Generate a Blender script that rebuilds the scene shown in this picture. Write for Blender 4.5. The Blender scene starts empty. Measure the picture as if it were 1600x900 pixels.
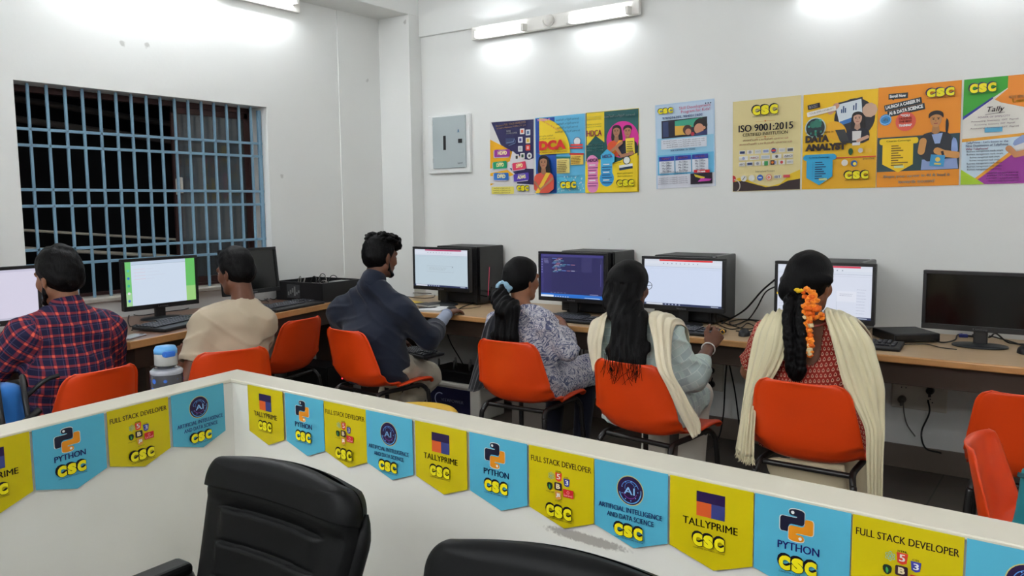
import bpy, bmesh, math, random
import numpy as np
from mathutils import Vector, Matrix, Euler

random.seed(7)
SC = bpy.context.scene
COL = SC.collection
PI = math.pi

# ---------------------------------------------------------------- camera
F_PX, PITCH, YAW, ROLL, EYE = 1277.0, 0.10299, 0.62257, -0.009926, 1.45
_fw = np.array([-math.sin(YAW)*math.cos(PITCH), math.cos(YAW)*math.cos(PITCH), -math.sin(PITCH)])
_r0 = np.array([math.cos(YAW), math.sin(YAW), 0.0])
_u0 = np.cross(_r0, _fw)
_rt = math.cos(ROLL)*_r0 + math.sin(ROLL)*_u0
_up = -math.sin(ROLL)*_r0 + math.cos(ROLL)*_u0
CAM = np.array([0.0, 0.0, EYE])
cam_data = bpy.data.cameras.new('camera')
cam_data.sensor_width = 36.0
cam_data.lens = F_PX/1600*36
cam_data.clip_start = 0.02
cam = bpy.data.objects.new('camera', cam_data)
COL.objects.link(cam)
cam.matrix_world = Matrix(((_rt[0], _up[0], -_fw[0], 0), (_rt[1], _up[1], -_fw[1], 0), (_rt[2], _up[2], -_fw[2], EYE), (0, 0, 0, 1)))
SC.camera = cam

# ---------------------------------------------------------------- world, exposure
SC.view_settings.view_transform = 'Standard'
SC.view_settings.look = 'None'
SC.view_settings.gamma = 1.0
SC.view_settings.use_curve_mapping = False
SC.view_settings.exposure = 0.89
w = bpy.data.worlds.new('night')
SC.world = w
w.use_nodes = True
w.node_tree.nodes['Background'].inputs[0].default_value = (0.004, 0.005, 0.008, 1)
w.node_tree.nodes['Background'].inputs[1].default_value = 1.0
TUBE_POWER, LOW_TUBE_POWER = 42.0, 14.0   # emission of the LED tubes; those on the back wall turned down to shrink their glow

def ray(px, py):
    return (px-800)/F_PX*_rt - (py-450)/F_PX*_up + _fw
def zpt(px, py, z):
    d = ray(px, py); return Vector(CAM + d*(z-EYE)/d[2])
def ypt(px, py, y):
    d = ray(px, py); return Vector(CAM + d*y/d[1])
def xpt(px, py, x):
    d = ray(px, py); return Vector(CAM + d*x/d[0])

# ---------------------------------------------------------------- materials
def srgb(r, g, b):
    f = lambda c: (c/255/12.92) if c/255 <= 0.04045 else ((c/255+0.055)/1.055)**2.4
    return (f(r), f(g), f(b), 1.0)
MATS = {}
def nodes_of(m):
    m.use_nodes = True
    nt = m.node_tree
    return nt, nt.nodes['Principled BSDF']
def mat(name, rgb, rough=0.6, metal=0.0, spec=0.4, var=0.0, vscale=20.0, bump=0.0, bscale=200.0, sheen=0.0, coat=0.0):
    """principled material with a little procedural colour variation and bump"""
    if name in MATS: return MATS[name]
    m = bpy.data.materials.new(name)
    nt, b = nodes_of(m)
    c = srgb(*rgb)
    b.inputs['Base Color'].default_value = c
    b.inputs['Roughness'].default_value = rough
    b.inputs['Metallic'].default_value = metal
    b.inputs['Specular IOR Level'].default_value = spec
    if sheen:
        b.inputs['Sheen Weight'].default_value = sheen
    if coat:
        b.inputs['Coat Weight'].default_value = coat
        b.inputs['Coat Roughness'].default_value = 0.15
    if var or bump:
        tc = nt.nodes.new('ShaderNodeTexCoord')
    if var:
        n = nt.nodes.new('ShaderNodeTexNoise'); n.inputs['Scale'].default_value = vscale; n.inputs['Detail'].default_value = 5
        nt.links.new(tc.outputs['Object'], n.inputs['Vector'])
        mx = nt.nodes.new('ShaderNodeMix'); mx.data_type = 'RGBA'
        mx.inputs[6].default_value = tuple(x*(1-var) for x in c[:3])+(1,)
        mx.inputs[7].default_value = tuple(min(1, x*(1+var)) for x in c[:3])+(1,)
        nt.links.new(n.outputs['Fac'], mx.inputs[0])
        nt.links.new(mx.outputs[2], b.inputs['Base Color'])
    if bump:
        n2 = nt.nodes.new('ShaderNodeTexNoise'); n2.inputs['Scale'].default_value = bscale; n2.inputs['Detail'].default_value = 3
        nt.links.new(tc.outputs['Object'], n2.inputs['Vector'])
        bp = nt.nodes.new('ShaderNodeBump'); bp.inputs['Strength'].default_value = bump; bp.inputs['Distance'].default_value = 0.002
        nt.links.new(n2.outputs['Fac'], bp.inputs['Height'])
        nt.links.new(bp.outputs['Normal'], b.inputs['Normal'])
    MATS[name] = m
    return m
def emis(name, rgb, strength):
    if name in MATS: return MATS[name]
    m = bpy.data.materials.new(name)
    nt, b = nodes_of(m)
    b.inputs['Base Color'].default_value = (0.02, 0.02, 0.02, 1)
    b.inputs['Roughness'].default_value = 0.3
    b.inputs['Emission Color'].default_value = srgb(*rgb)
    b.inputs['Emission Strength'].default_value = strength
    MATS[name] = m
    return m
def ink(rgb):
    return mat('ink_%02x%02x%02x' % tuple(rgb), tuple(c*0.95 for c in rgb), 0.45, spec=0.3)
def glow(rgb):
    return emis('glow_%02x%02x%02x' % tuple(rgb), rgb, 0.47)

# ---------------------------------------------------------------- objects
def tag(o, label, cat, group=None):
    o['label'] = label; o['category'] = cat
    if group: o['group'] = group
    return o
def thing(name, label, cat, loc=(0, 0, 0), rz=0.0, group=None):
    o = bpy.data.objects.new(name, None)
    o.empty_display_size = 0.1
    COL.objects.link(o)
    o.location = loc; o.rotation_euler = (0, 0, rz)
    return tag(o, label, cat, group)
def dup(root, loc, rz, label, group=None):
    r = root.copy(); COL.objects.link(r); r.location = loc; r.rotation_euler = (0, 0, rz)
    r['label'] = label
    r.scale = root.scale
    if group: r['group'] = group
    for ch in list(root.children):
        c = ch.copy(); COL.objects.link(c); c.parent = r
        for g in list(ch.children):
            d = g.copy(); COL.objects.link(d); d.parent = c
    return r
def structure(o):
    o['kind'] = 'structure'; return o

class MB:
    """mesh builder: collects shapes and links them as one object"""
    def __init__(s): s.v = []; s.f = []; s.mi = []; s.sm = []; s.mats = []
    def m(s, material):
        if material not in s.mats: s.mats.append(material)
        return s.mats.index(material)
    def add(s, verts, faces, material, smooth=False):
        o = len(s.v); k = s.m(material)
        s.v += [tuple(p) for p in verts]
        for f in faces:
            s.f.append([i+o for i in f]); s.mi.append(k); s.sm.append(smooth)
        return s
    def box(s, a, b, material, mtx=None):
        (x0, y0, z0), (x1, y1, z1) = a, b
        v = [(x0,y0,z0),(x1,y0,z0),(x1,y1,z0),(x0,y1,z0),(x0,y0,z1),(x1,y0,z1),(x1,y1,z1),(x0,y1,z1)]
        if mtx: v = [tuple(mtx @ Vector(p)) for p in v]
        return s.add(v, [(0,3,2,1),(4,5,6,7),(0,1,5,4),(1,2,6,5),(2,3,7,6),(3,0,4,7)], material)
    def bbox(s, a, b, material, r=0.004, seg=2, mtx=None):
        """bevelled box"""
        bm = bmesh.new(); bmesh.ops.create_cube(bm, size=1)
        for v in bm.verts:
            v.co = Vector([(a[i]+b[i])/2 + v.co[i]*(b[i]-a[i]) for i in range(3)])
        r = min(r, 0.49*min(b[i]-a[i] for i in range(3)))
        bmesh.ops.bevel(bm, geom=list(bm.edges), offset=r, segments=seg, affect='EDGES', profile=0.5)
        bm.verts.index_update()
        v = [tuple(mtx @ x.co if mtx else x.co) for x in bm.verts]
        s.add(v, [[q.index for q in f.verts] for f in bm.faces], material, False); bm.free()
        return s
    def tube(s, pts, r, material, n=10, closed=False, cap=True):
        pts = [Vector(p) for p in pts]; N = len(pts)
        rr = r if isinstance(r, (list, tuple)) else [r]*N
        T = []
        for i in range(N):
            a = pts[i-1] if (i > 0 or closed) else pts[i]
            b = pts[(i+1) % N] if (i < N-1 or closed) else pts[i]
            t = (b-a); T.append(t.normalized() if t.length > 1e-9 else Vector((0,0,1)))
        nrm = T[0].orthogonal().normalized(); V = []
        for i in range(N):
            nrm = (nrm - T[i]*nrm.dot(T[i])).normalized(); bn = T[i].cross(nrm)
            for k in range(n):
                a = 2*PI*k/n
                V.append(pts[i] + (nrm*math.cos(a)+bn*math.sin(a))*rr[i])
        Fs = []
        for i in range(N if closed else N-1):
            for k in range(n):
                j = (i+1) % N
                Fs.append((i*n+k, i*n+(k+1) % n, j*n+(k+1) % n, j*n+k))
        s.add(V, Fs, material, True)
        if cap and not closed:
            o = len(V)
            s.add(V[:n], [list(range(n))[::-1]], material); s.add(V[-n:], [list(range(n))], material)
        return s
    def lathe(s, prof, material, n=32, c=(0,0,0), mtx=None, smooth=True, sy=1.0):
        V = []; Fs = []
        for (r, z) in prof:
            for k in range(n):
                a = 2*PI*k/n; p = Vector((c[0]+r*math.cos(a), c[1]+sy*r*math.sin(a), c[2]+z))
                V.append(mtx @ p if mtx else p)
        for i in range(len(prof)-1):
            for k in range(n):
                Fs.append((i*n+k, i*n+(k+1) % n, (i+1)*n+(k+1) % n, (i+1)*n+k))
        if prof[0][0] > 1e-6: Fs.append(list(range(n))[::-1])
        if prof[-1][0] > 1e-6: Fs.append([(len(prof)-1)*n+k for k in range(n)])
        return s.add(V, Fs, material, smooth)
    def prism(s, poly, d0, d1, material, mtx=None):
        """polygon in x,z extruded along y from d0 to d1"""
        n = len(poly)
        V = [Vector((x, d0, z)) for x, z in poly]+[Vector((x, d1, z)) for x, z in poly]
        if mtx: V = [mtx @ p for p in V]
        Fs = [list(range(n)), [n+i for i in range(n)][::-1]]+[(i, i+n, (i+1) % n+n, (i+1) % n) for i in range(n)]
        return s.add(V, Fs, material)
    def grid(s, fn, nu, nv, material, smooth=True):
        V = [fn(i/(nu-1), j/(nv-1)) for j in range(nv) for i in range(nu)]
        Fs = [(j*nu+i, j*nu+i+1, (j+1)*nu+i+1, (j+1)*nu+i) for j in range(nv-1) for i in range(nu-1)]
        return s.add(V, Fs, material, smooth)
    def build(s, name, parent=None, bevel=0.0, solid=0.0, subsurf=0, weld=False):
        me = bpy.data.meshes.new(name)
        me.from_pydata(s.v, [], s.f)
        for m_ in s.mats: me.materials.append(m_)
        me.polygons.foreach_set('material_index', s.mi)
        me.polygons.foreach_set('use_smooth', s.sm)
        me.update()
        o = bpy.data.objects.new(name, me); COL.objects.link(o)
        if parent: o.parent = parent
        if weld:
            md = o.modifiers.new('weld', 'WELD'); md.merge_threshold = 1e-5
        if solid:
            md = o.modifiers.new('solid', 'SOLIDIFY'); md.thickness = solid; md.offset = 0
        if bevel:
            md = o.modifiers.new('bevel', 'BEVEL'); md.width = bevel; md.segments = 2; md.limit_method = 'ANGLE'
        if subsurf:
            md = o.modifiers.new('sub', 'SUBSURF'); md.levels = subsurf; md.render_levels = subsurf
        return o

def crom(pts, n=8):
    """Catmull-Rom through points"""
    P = [Vector(p) for p in pts]; P = [P[0]*2-P[1]]+P+[P[-1]*2-P[-2]]; out = []
    for i in range(1, len(P)-2):
        for k in range(n):
            t = k/n
            out.append(0.5*((2*P[i])+(P[i+1]-P[i-1])*t+(2*P[i-1]-5*P[i]+4*P[i+1]-P[i+2])*t*t+(3*P[i]-P[i-1]-3*P[i+1]+P[i+2])*t**3))
    out.append(P[-2]); return out

# ---------------------------------------------------------------- printed sheets
_TX = {}
def text_mesh(string, bold=0.0, spacing=1.0):
    key = (string, bold, spacing)
    if key in _TX: return _TX[key]
    cu = bpy.data.curves.new('t', 'FONT'); cu.body = string; cu.offset = bold; cu.resolution_u = 3
    cu.fill_mode = 'FRONT'; cu.space_character = spacing
    ob = bpy.data.objects.new('t', cu); COL.objects.link(ob)
    dg = bpy.context.evaluated_depsgraph_get(); dg.update()
    ev = ob.evaluated_get(dg); me = ev.to_mesh()
    V = np.array([v.co[:2] for v in me.vertices]) if len(me.vertices) else np.zeros((0, 2))
    Fc = [list(p.vertices) for p in me.polygons if p.normal.z > -2]
    ev.to_mesh_clear(); bpy.data.objects.remove(ob); bpy.data.curves.remove(cu)
    if len(V):
        V = V - V.min(0); size = V.max(0)
    else: size = np.array([1.0, 1.0])
    _TX[key] = (V, Fc, size)
    return _TX[key]

class Sheet:
    """flat print, laid in layers on a sheet that faces -y; x and z in metres from the lower left corner"""
    STEP = 0.00022
    def __init__(s, W, H, paint=ink): s.W, s.H, s.k, s.parts, s.paint = W, H, 1, {}, paint; s.cur = 'print'; s.sub = 0; s.hold = False
    def part(s, name): s.cur = name; return s
    def mb(s):
        return s.parts.setdefault((s.cur, s.sub if s.cur == 'lettering' else 0), MB())
    def raw(s, V2, faces, rgb):
        y = -s.k*s.STEP; s.k += 1
        V2 = [(min(max(a, 0.0), s.W), min(max(b, 0.0), s.H)) for a, b in V2]     # printing stops at the paper's edge
        V = [(a, y, b) for a, b in V2]
        fs = []
        for f in faces:                       # all faces look to -y
            ar = sum(V2[f[i]][0]*V2[f[(i+1) % len(f)]][1]-V2[f[(i+1) % len(f)]][0]*V2[f[i]][1] for i in range(len(f)))
            fs.append(list(f) if ar > 0 else list(f)[::-1])
        s.mb().add(V, fs, s.paint(rgb))
    def poly(s, pts, rgb):
        pts = [(a*s.W, b*s.H) for a, b in pts]
        from mathutils.geometry import tessellate_polygon
        tr = tessellate_polygon([[Vector((a, b, 0)) for a, b in pts]])
        s.raw(pts, [list(t) for t in tr], rgb); return s
    def rect(s, x, y, w_, h_, rgb, rot=0.0, rr=0.0):
        W, H = s.W, s.H
        if rr:
            c = []
            for (cx, cy, a0) in ((x+w_, y+h_, 0), (x, y+h_, 90), (x, y, 180), (x+w_, y, 270)):
                sx = -1 if cx > x else 1; sy = -1 if cy > y else 1
                ox, oy = cx*W+sx*rr, cy*H+sy*rr
                for k in range(5):
                    a = math.radians(a0+k*22.5); c.append((ox+rr*math.cos(a), oy+rr*math.sin(a)))
        else:
            c = [(x*W, y*H), ((x+w_)*W, y*H), ((x+w_)*W, (y+h_)*H), (x*W, (y+h_)*H)]
        if rot:
            mx, my = (x+w_/2)*W, (y+h_/2)*H; ca, sa = math.cos(math.radians(rot)), math.sin(math.radians(rot))
            c = [(mx+(a-mx)*ca-(b-my)*sa, my+(a-mx)*sa+(b-my)*ca) for a, b in c]
        s.raw(c, [list(range(len(c)))], rgb); return s
    def disc(s, x, y, r, rgb, sx=1.0, n=28, a0=0, a1=360, rot=0.0):
        """r in units of the sheet width"""
        c = []
        full = (a1-a0) >= 360
        for k in range(n if full else n+1):
            a = math.radians(a0+(a1-a0)*k/n); c.append((r*s.W*sx*math.cos(a), r*s.W*math.sin(a)))
        if not full: c.append((0, 0))
        ca, sa = math.cos(math.radians(rot)), math.sin(math.radians(rot))
        c = [(x*s.W+a*ca-b*sa, y*s.H+a*sa+b*ca) for a, b in c]
        s.raw(c, [list(range(len(c)))], rgb); return s
    def ring(s, x, y, r, t, rgb, n=32, a0=0, a1=360, sx=1.0, rot=0.0):
        V = []
        ca, sa = math.cos(math.radians(rot)), math.sin(math.radians(rot))
        for k in range(n+1):
            a = math.radians(a0+(a1-a0)*k/n)
            for q in (r, r-t):
                px_, py_ = q*s.W*sx*math.cos(a), q*s.W*math.sin(a)
                V.append((x*s.W+px_*ca-py_*sa, y*s.H+px_*sa+py_*ca))
        s.raw(V, [(2*k, 2*k+2, 2*k+3, 2*k+1) for k in range(n)], rgb); return s
    def line(s, pts, t, rgb):
        """polyline, t in metres"""
        P = [Vector((a*s.W, b*s.H)) for a, b in pts]; V = []; Fs = []
        for i in range(len(P)):
            d = (P[min(i+1, len(P)-1)]-P[max(i-1, 0)]).normalized(); nn = Vector((-d.y, d.x))*t/2
            V += [tuple(P[i]+nn), tuple(P[i]-nn)]
        Fs = [(2*i, 2*i+1, 2*i+3, 2*i+2) for i in range(len(P)-1)]
        s.raw(V, Fs, rgb); return s
    def text(s, string, x, y, w_, h_, rgb, bold=0.0, rot=0.0, shear=0.0, spacing=1.0):
        """fits the words into the box x, y, w_, h_ (fractions of the sheet)"""
        V, Fc, size = text_mesh(string, bold if bold > 0.041 else 0.0, spacing)
        if not len(V): return s
        if 0 < bold <= 0.041:               # heavier strokes: the same glyphs again, shifted sideways
            n0 = len(V); V = np.concatenate([V+[q*bold*0.8, 0] for q in (-1, 0, 1)]); V = V-V.min(0)
            Fc = [[i+k*n0 for i in f] for k in range(3) for f in Fc]; size = V.max(0)
        if not s.hold: s.sub += 1
        bw, bh = w_*s.W, h_*s.H
        q = V/size
        X = q[:, 0]*bw + shear*(q[:, 1]-0.5)*bh; Y = q[:, 1]*bh
        ca, sa = math.cos(math.radians(rot)), math.sin(math.radians(rot))
        X -= bw/2; Y -= bh/2
        XX = X*ca-Y*sa + x*s.W+bw/2; YY = X*sa+Y*ca + y*s.H+bh/2
        s.raw(list(zip(XX.tolist(), YY.tolist())), Fc, rgb); return s
    def csc(s, x, y, w_, h_, tiny=True, dark=(18, 14, 30), lite=(246, 232, 20)):
        """three heavy rounded letters with a dark drop shadow and a line of small print"""
        lw = w_*0.315
        X = lambda k: x+k*w_*0.335
        for dx, dy in ((-0.050, 0.15), (-0.036, 0.125), (-0.022, 0.10)):
            for k, ch in enumerate('CSC'): s.text(ch, X(k)+dx*w_, y+dy*h_, lw*1.04, h_*0.86, dark, bold=0.08)
        for k, ch in enumerate('CSC'): s.text(ch, X(k)-0.008*w_, y+0.045*h_, lw*1.06, h_*0.90, dark, bold=0.08)
        for k, ch in enumerate('CSC'): s.text(ch, X(k)+0.006*w_, y+0.085*h_, lw*0.97, h_*0.82, lite, bold=0.085)
        if tiny:
            s.text('COMPUTER SOFTWARE COLLEGE', x+0.02*w_, y-0.06*h_, w_*0.98, h_*0.075, dark, bold=0.01)
        return s
    def lines(s, x, y, w_, h_, n, rgb, thick=0.45, seed=0, word='கணினி பயிற்சி மையம்'):
        """n rows of small print; rows of dashes when word is None"""
        rnd = random.Random(seed); dy = h_/n; s.sub += 1; s.hold = True
        for k in range(n):
            yy = y+h_-(k+1)*dy; ww = w_*(0.8+0.2*rnd.random())
            if word:
                s.text(word, x+(w_-ww)/2, yy+dy*0.15, ww, dy*0.7, rgb, bold=0.005)
            else:
                xx = x
                while xx < x+ww-0.01*w_:
                    l = w_*(0.06+0.12*rnd.random()); l = min(l, x+ww-xx)
                    s.rect(xx, yy+dy*(1-thick)/2, l, dy*thick, rgb); xx += l+w_*0.03
        s.hold = False
        return s
    def build(s, root, names=None):
        for (nm, q), mb in s.parts.items():
            mb.build(nm, root)

def sheet_root(name, label, cat, W, H, rgb, loc, rz=0.0, tilt=0.0, outline=None, group=None, thick=0.0006):
    """the paper itself: a thin mesh whose front faces its local -y"""
    pts = outline or [(0, 0), (1, 0), (1, 1), (0, 1)]
    mb = MB(); mb.prism([(a*W, b*H) for a, b in pts], 0.0, thick, ink(rgb))
    o = mb.build(name)
    o.matrix_world = Matrix.Translation(loc) @ Matrix.Rotation(rz, 4, 'Z') @ Matrix.Rotation(tilt, 4, 'Y')
    return tag(o, label, cat, group)
# ================================================================ the room
YB = 4.75          # back wall
XL = -4.55         # left wall
XR, YF, ZC = 1.9, -1.7, 3.15
def wall_mat(name, rgb):
    m = bpy.data.materials.new(name); nt, b = nodes_of(m)
    b.inputs['Roughness'].default_value = 0.75; b.inputs['Specular IOR Level'].default_value = 0.25
    tc = nt.nodes.new('ShaderNodeTexCoord')
    n = nt.nodes.new('ShaderNodeTexNoise'); n.inputs['Scale'].default_value = 1.3; n.inputs['Detail'].default_value = 6
    n2 = nt.nodes.new('ShaderNodeTexVoronoi'); n2.inputs['Scale'].default_value = 2.6
    n3 = nt.nodes.new('ShaderNodeTexNoise'); n3.inputs['Scale'].default_value = 45; n3.inputs['Detail'].default_value = 4
    for q in (n, n2, n3): nt.links.new(tc.outputs['Object'], q.inputs['Vector'])
    mx = nt.nodes.new('ShaderNodeMix'); mx.data_type = 'RGBA'
    c = srgb(*rgb)
    mx.inputs[6].default_value = tuple(x*0.96 for x in c[:3])+(1,); mx.inputs[7].default_value = tuple(min(1, x*1.04) for x in c[:3])+(1,)
    nt.links.new(n.outputs['Fac'], mx.inputs[0])
    # small scattered chips and smudges of old tape
    lt = nt.nodes.new('ShaderNodeMapRange'); lt.inputs[1].default_value = 0.055; lt.inputs[2].default_value = 0.03; lt.inputs[3].default_value = 0; lt.inputs[4].default_value = 1
    ad = nt.nodes.new('ShaderNodeMath'); ad.operation = 'MULTIPLY_ADD'; ad.inputs[1].default_value = 0.09; ad.inputs[2].default_value = -0.04
    sm = nt.nodes.new('ShaderNodeMath'); sm.operation = 'ADD'
    nt.links.new(n3.outputs['Fac'], ad.inputs[0]); nt.links.new(n2.outputs['Distance'], sm.inputs[0]); nt.links.new(ad.outputs[0], sm.inputs[1])
    nt.links.new(sm.outputs[0], lt.inputs[0])
    m2 = nt.nodes.new('ShaderNodeMix'); m2.data_type = 'RGBA'; m2.inputs[7].default_value = srgb(150, 148, 142)
    ml = nt.nodes.new('ShaderNodeMath'); ml.operation = 'MULTIPLY'; ml.inputs[1].default_value = 0.55
    nt.links.new(lt.outputs[0], ml.inputs[0]); nt.links.new(ml.outputs[0], m2.inputs[0])
    nt.links.new(mx.outputs[2], m2.inputs[6]); nt.links.new(m2.outputs[2], b.inputs['Base Color'])
    bp = nt.nodes.new('ShaderNodeBump'); bp.inputs['Strength'].default_value = 0.12; bp.inputs['Distance'].default_value = 0.004
    nt.links.new(n3.outputs['Fac'], bp.inputs['Height']); nt.links.new(bp.outputs['Normal'], b.inputs['Normal'])
    MATS[name] = m
    return m
M_WALL = wall_mat('white_painted_plaster', (226, 227, 224))
M_CEIL = mat('white_ceiling_paint', (228, 228, 226), 0.8, var=0.02, vscale=2)

def floor_material():
    m = bpy.data.materials.new('dark_floor_tiles'); nt, b = nodes_of(m)
    tc = nt.nodes.new('ShaderNodeTexCoord')
    br = nt.nodes.new('ShaderNodeTexBrick'); br.inputs['Scale'].default_value = 1.0
    br.offset = 0.0; br.inputs['Brick Width'].default_value = 0.6; br.inputs['Row Height'].default_value = 0.6
    br.inputs['Mortar Size'].default_value = 0.004
    br.inputs['Color1'].default_value = srgb(96, 86, 76); br.inputs['Color2'].default_value = srgb(88, 79, 71); br.inputs['Mortar'].default_value = srgb(52, 47, 43)
    nt.links.new(tc.outputs['Object'], br.inputs['Vector'])
    n = nt.nodes.new('ShaderNodeTexNoise'); n.inputs['Scale'].default_value = 14; n.inputs['Detail'].default_value = 8
    nt.links.new(tc.outputs['Object'], n.inputs['Vector'])
    mx = nt.nodes.new('ShaderNodeMix'); mx.data_type = 'RGBA'; mx.blend_type = 'MULTIPLY'; mx.inputs[0].default_value = 0.35
    nt.links.new(br.outputs['Color'], mx.inputs[6]); nt.links.new(n.outputs['Color'], mx.inputs[7])
    nt.links.new(mx.outputs[2], b.inputs['Base Color']); b.inputs['Roughness'].default_value = 0.35
    return m
M_FLOOR = floor_material()
T = 0.2
structure(MB().box((XL-0.6, YF-0.4, -0.15), (XR+0.4, YB+0.4, 0), M_FLOOR).build('floor'))
structure(MB().box((XL-0.4, YF-0.4, ZC), (XR+0.4, YB+0.4, ZC+0.15), M_CEIL).build('ceiling'))
structure(MB().box((XL-T, YB, 0), (XR+T, YB+T, ZC), M_WALL).build('wall_back'))
structure(MB().box((XR, YF, 0), (XR+T, YB, ZC), M_WALL).build('wall_right'))
structure(MB().box((XL-T, YF-T, 0), (XR+T, YF, ZC), M_WALL).build('wall_front'))
# plaster band above the light fittings on the back wall
structure(MB().box((-4.235, YB-0.025, 2.70), (XR, YB, ZC), M_WALL).build('trim_1', bevel=0.006))
# corner column and the beam over the left wall
structure(MB().box((XL-0.02, 4.20, 0), (XL+0.005, 4.62, 2.85), M_WALL).box((XL-0.02, 4.62, 0), (-4.235, YB, 2.85), M_WALL).build('trim_2'))
structure(MB().box((XL-0.02, YF, 2.85), (-4.235, YB, ZC), M_WALL).build('trim_3', bevel=0.006))
# left wall with the window opening
WY0, WY1, WZ0, WZ1 = 1.985, 3.555, 0.925, 2.105
lw = MB()
TL_ = 0.23
lw.box((XL-TL_, YF, 0), (XL, WY0, ZC), M_WALL).box((XL-TL_, WY1, 0), (XL, YB, ZC), M_WALL)
lw.box((XL-TL_, WY0, 0), (XL, WY1, WZ0), M_WALL).box((XL-TL_, WY0, WZ1), (XL, WY1, ZC), M_WALL)
structure(lw.build('wall_left'))
# tiled skirting
M_SKIRT = mat('brown_skirting_tile', (112, 100, 90), 0.4, var=0.08, vscale=6)
structure(MB().box((-4.235, YB-0.012, 0), (XR, YB, 0.13), M_SKIRT).build('baseboard_back', bevel=0.003))
structure(MB().box((XL, YF, 0), (XL+0.012, 4.2, 0.13), M_SKIRT).build('baseboard_left', bevel=0.003))

# ---------------------------------------------------------------- window: frame, sliding leaf, grille
M_FRAME = mat('brown_aluminium_window_frame', (64, 40, 38), 0.45, metal=0.3)
M_SILL = mat('grey_stone_sill', (176, 170, 160), 0.45, var=0.06)
M_BAR = mat('blue_grey_painted_steel', (118, 152, 174), 0.5, var=0.06, vscale=30)
def glass_mat():
    m = bpy.data.materials.new('dark_window_glass'); nt, b = nodes_of(m)
    b.inputs['Base Color'].default_value = (0.55, 0.58, 0.6, 1); b.inputs['Roughness'].default_value = 0.03
    b.inputs['Transmission Weight'].default_value = 0.9; b.inputs['IOR'].default_value = 1.45
    return m
M_GLASS = glass_mat()
win = thing('window_1', 'wide night-dark window in the left wall behind a pale blue steel grille', 'window', (XL, (WY0+WY1)/2, WZ0))
win['kind'] = 'structure'
hw, hh = (WY1-WY0)/2, WZ1-WZ0
xo = -0.16
f = MB()
for (a, b) in (((-hw, 0), (hw, 0.035)), ((-hw, hh-0.035), (hw, hh)), ((-hw, 0), (-hw+0.035, hh)), ((hw-0.035, 0), (hw, hh))):
    f.bbox((xo-0.05, a[0], a[1]), (xo, b[0], b[1]), M_FRAME, 0.003)
f.build('window_frame', win)
MB().bbox((-TL_, -hw, -0.004), (0.03, hw, 0.018), M_SILL, 0.004).build('window_sill', win)
# sliding leaf pushed to the right-hand half: stiles, rails, pane, white latch
def leaf(y0, y1, x, name):
    g = MB()
    for (a, b) in (((y0, 0.035), (y1, 0.075)), ((y0, hh-0.075), (y1, hh-0.035)), ((y0, 0.035), (y0+0.045, hh-0.035)), ((y1-0.045, 0.035), (y1, hh-0.035))):
        g.bbox((x-0.02, a[0], a[1]), (x, b[0], b[1]), M_FRAME, 0.003)
    o = g.build(name, win)
    MB().box((x-0.013, y0+0.045, 0.075), (x-0.008, y1-0.045, hh-0.075), M_GLASS).build('pane', o)
    return o
lf = leaf(0.19, hw-0.02, xo-0.004, 'sliding_sash')
leaf(0.235, hw-0.005, xo-0.028, 'sliding_sash')
M_LATCH = mat('worn_white_plastic', (200, 194, 182), 0.5, var=0.15, vscale=60)
lt = MB()
lt.bbox((xo-0.004, 0.195, 0.60), (xo+0.012, 0.213, 0.70), M_LATCH, 0.004)
lt.bbox((xo-0.004, 0.222, 0.61), (xo+0.012, 0.240, 0.71), M_LATCH, 0.004)
lt.build('latch', lf)
# grille of square bars: flat horizontals in pairs, verticals, side post that stands off the wall
gx = -0.065
def hz(y_left, y_right):
    a = xpt(28, y_left, XL+gx).z; b = xpt(410, y_right, XL+gx).z
    return (a+b)/2-WZ0
rows = [hz(201.2, 224.3), hz(227.2, 244.0), hz(297.6, 298.2), hz(323.9, 318.2), hz(394.6, 371.5), hz(419.0, 390.5)]
for k in range(6):
    MB().bbox((gx-0.007, -hw, rows[k]-0.008), (gx+0.007, hw, rows[k]+0.008), M_BAR, 0.002).build('grille_rail', win)
xs_top = [44, 73.5, 102, 129, 155.5, 181, 204.5, 228, 250.5, 272.5, 293.5, 314, 333.5, 353, 372, 390.5]
for k, px in enumerate(xs_top):
    yv = xpt(px+2.5, 200 if k < 8 else 215, XL+gx).y-(WY0+WY1)/2
    q = MB(); q.bbox((gx-0.007, yv-0.007, 0.018), (gx+0.007, yv+0.007, hh), M_BAR, 0.002)
    q.build('grille_bar', win)
MB().bbox((gx-0.01, hw-0.03, 0.018), (gx+0.01, hw-0.006, hh-0.02), M_BAR, 0.002).build('grille_post', win)

# what little shows outside in the dark: a rough plastered wall and pale conduits
M_NIGHT = mat('dark_outdoor_wall', (26, 24, 24), 0.9, var=0.2, vscale=3)
nb_ = MB().box((XL-1.6, 0.2, 0), (XL-1.5, 6.6, 3.0), M_NIGHT)
structure(nb_.build('wall_neighbour'))
M_LEDGE = mat('dim_concrete_ledge', (92, 86, 82), 0.9, var=0.15, vscale=4)
for (za, zb_) in ((2.150, 2.020), (2.030, 1.900)):
    structure(MB().tube([(XL-0.80, 1.8, za), (XL-0.80, 3.5, zb_)], 0.022, M_LEDGE, 6).build('trim_4'))
M_PIPE = mat('pale_conduit', (214, 206, 190), 0.6, var=0.2, vscale=8)
cp = MB().tube([(XL-0.75, 1.8, 1.369), (XL-0.75, 2.297, 1.32), (XL-0.75, 3.148, 1.237), (XL-0.75, 3.4, 1.212)], 0.009, M_PIPE).build('conduit_pipe')
tag(cp, 'upper thin pale conduit pipe running outside the window grille', 'pipe')
cp2 = MB().tube([(XL-0.75, 1.8, 1.263), (XL-0.75, 2.294, 1.209), (XL-0.75, 2.959, 1.137), (XL-0.75, 3.4, 1.09)], 0.013, M_PIPE).build('conduit_pipe')
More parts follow.
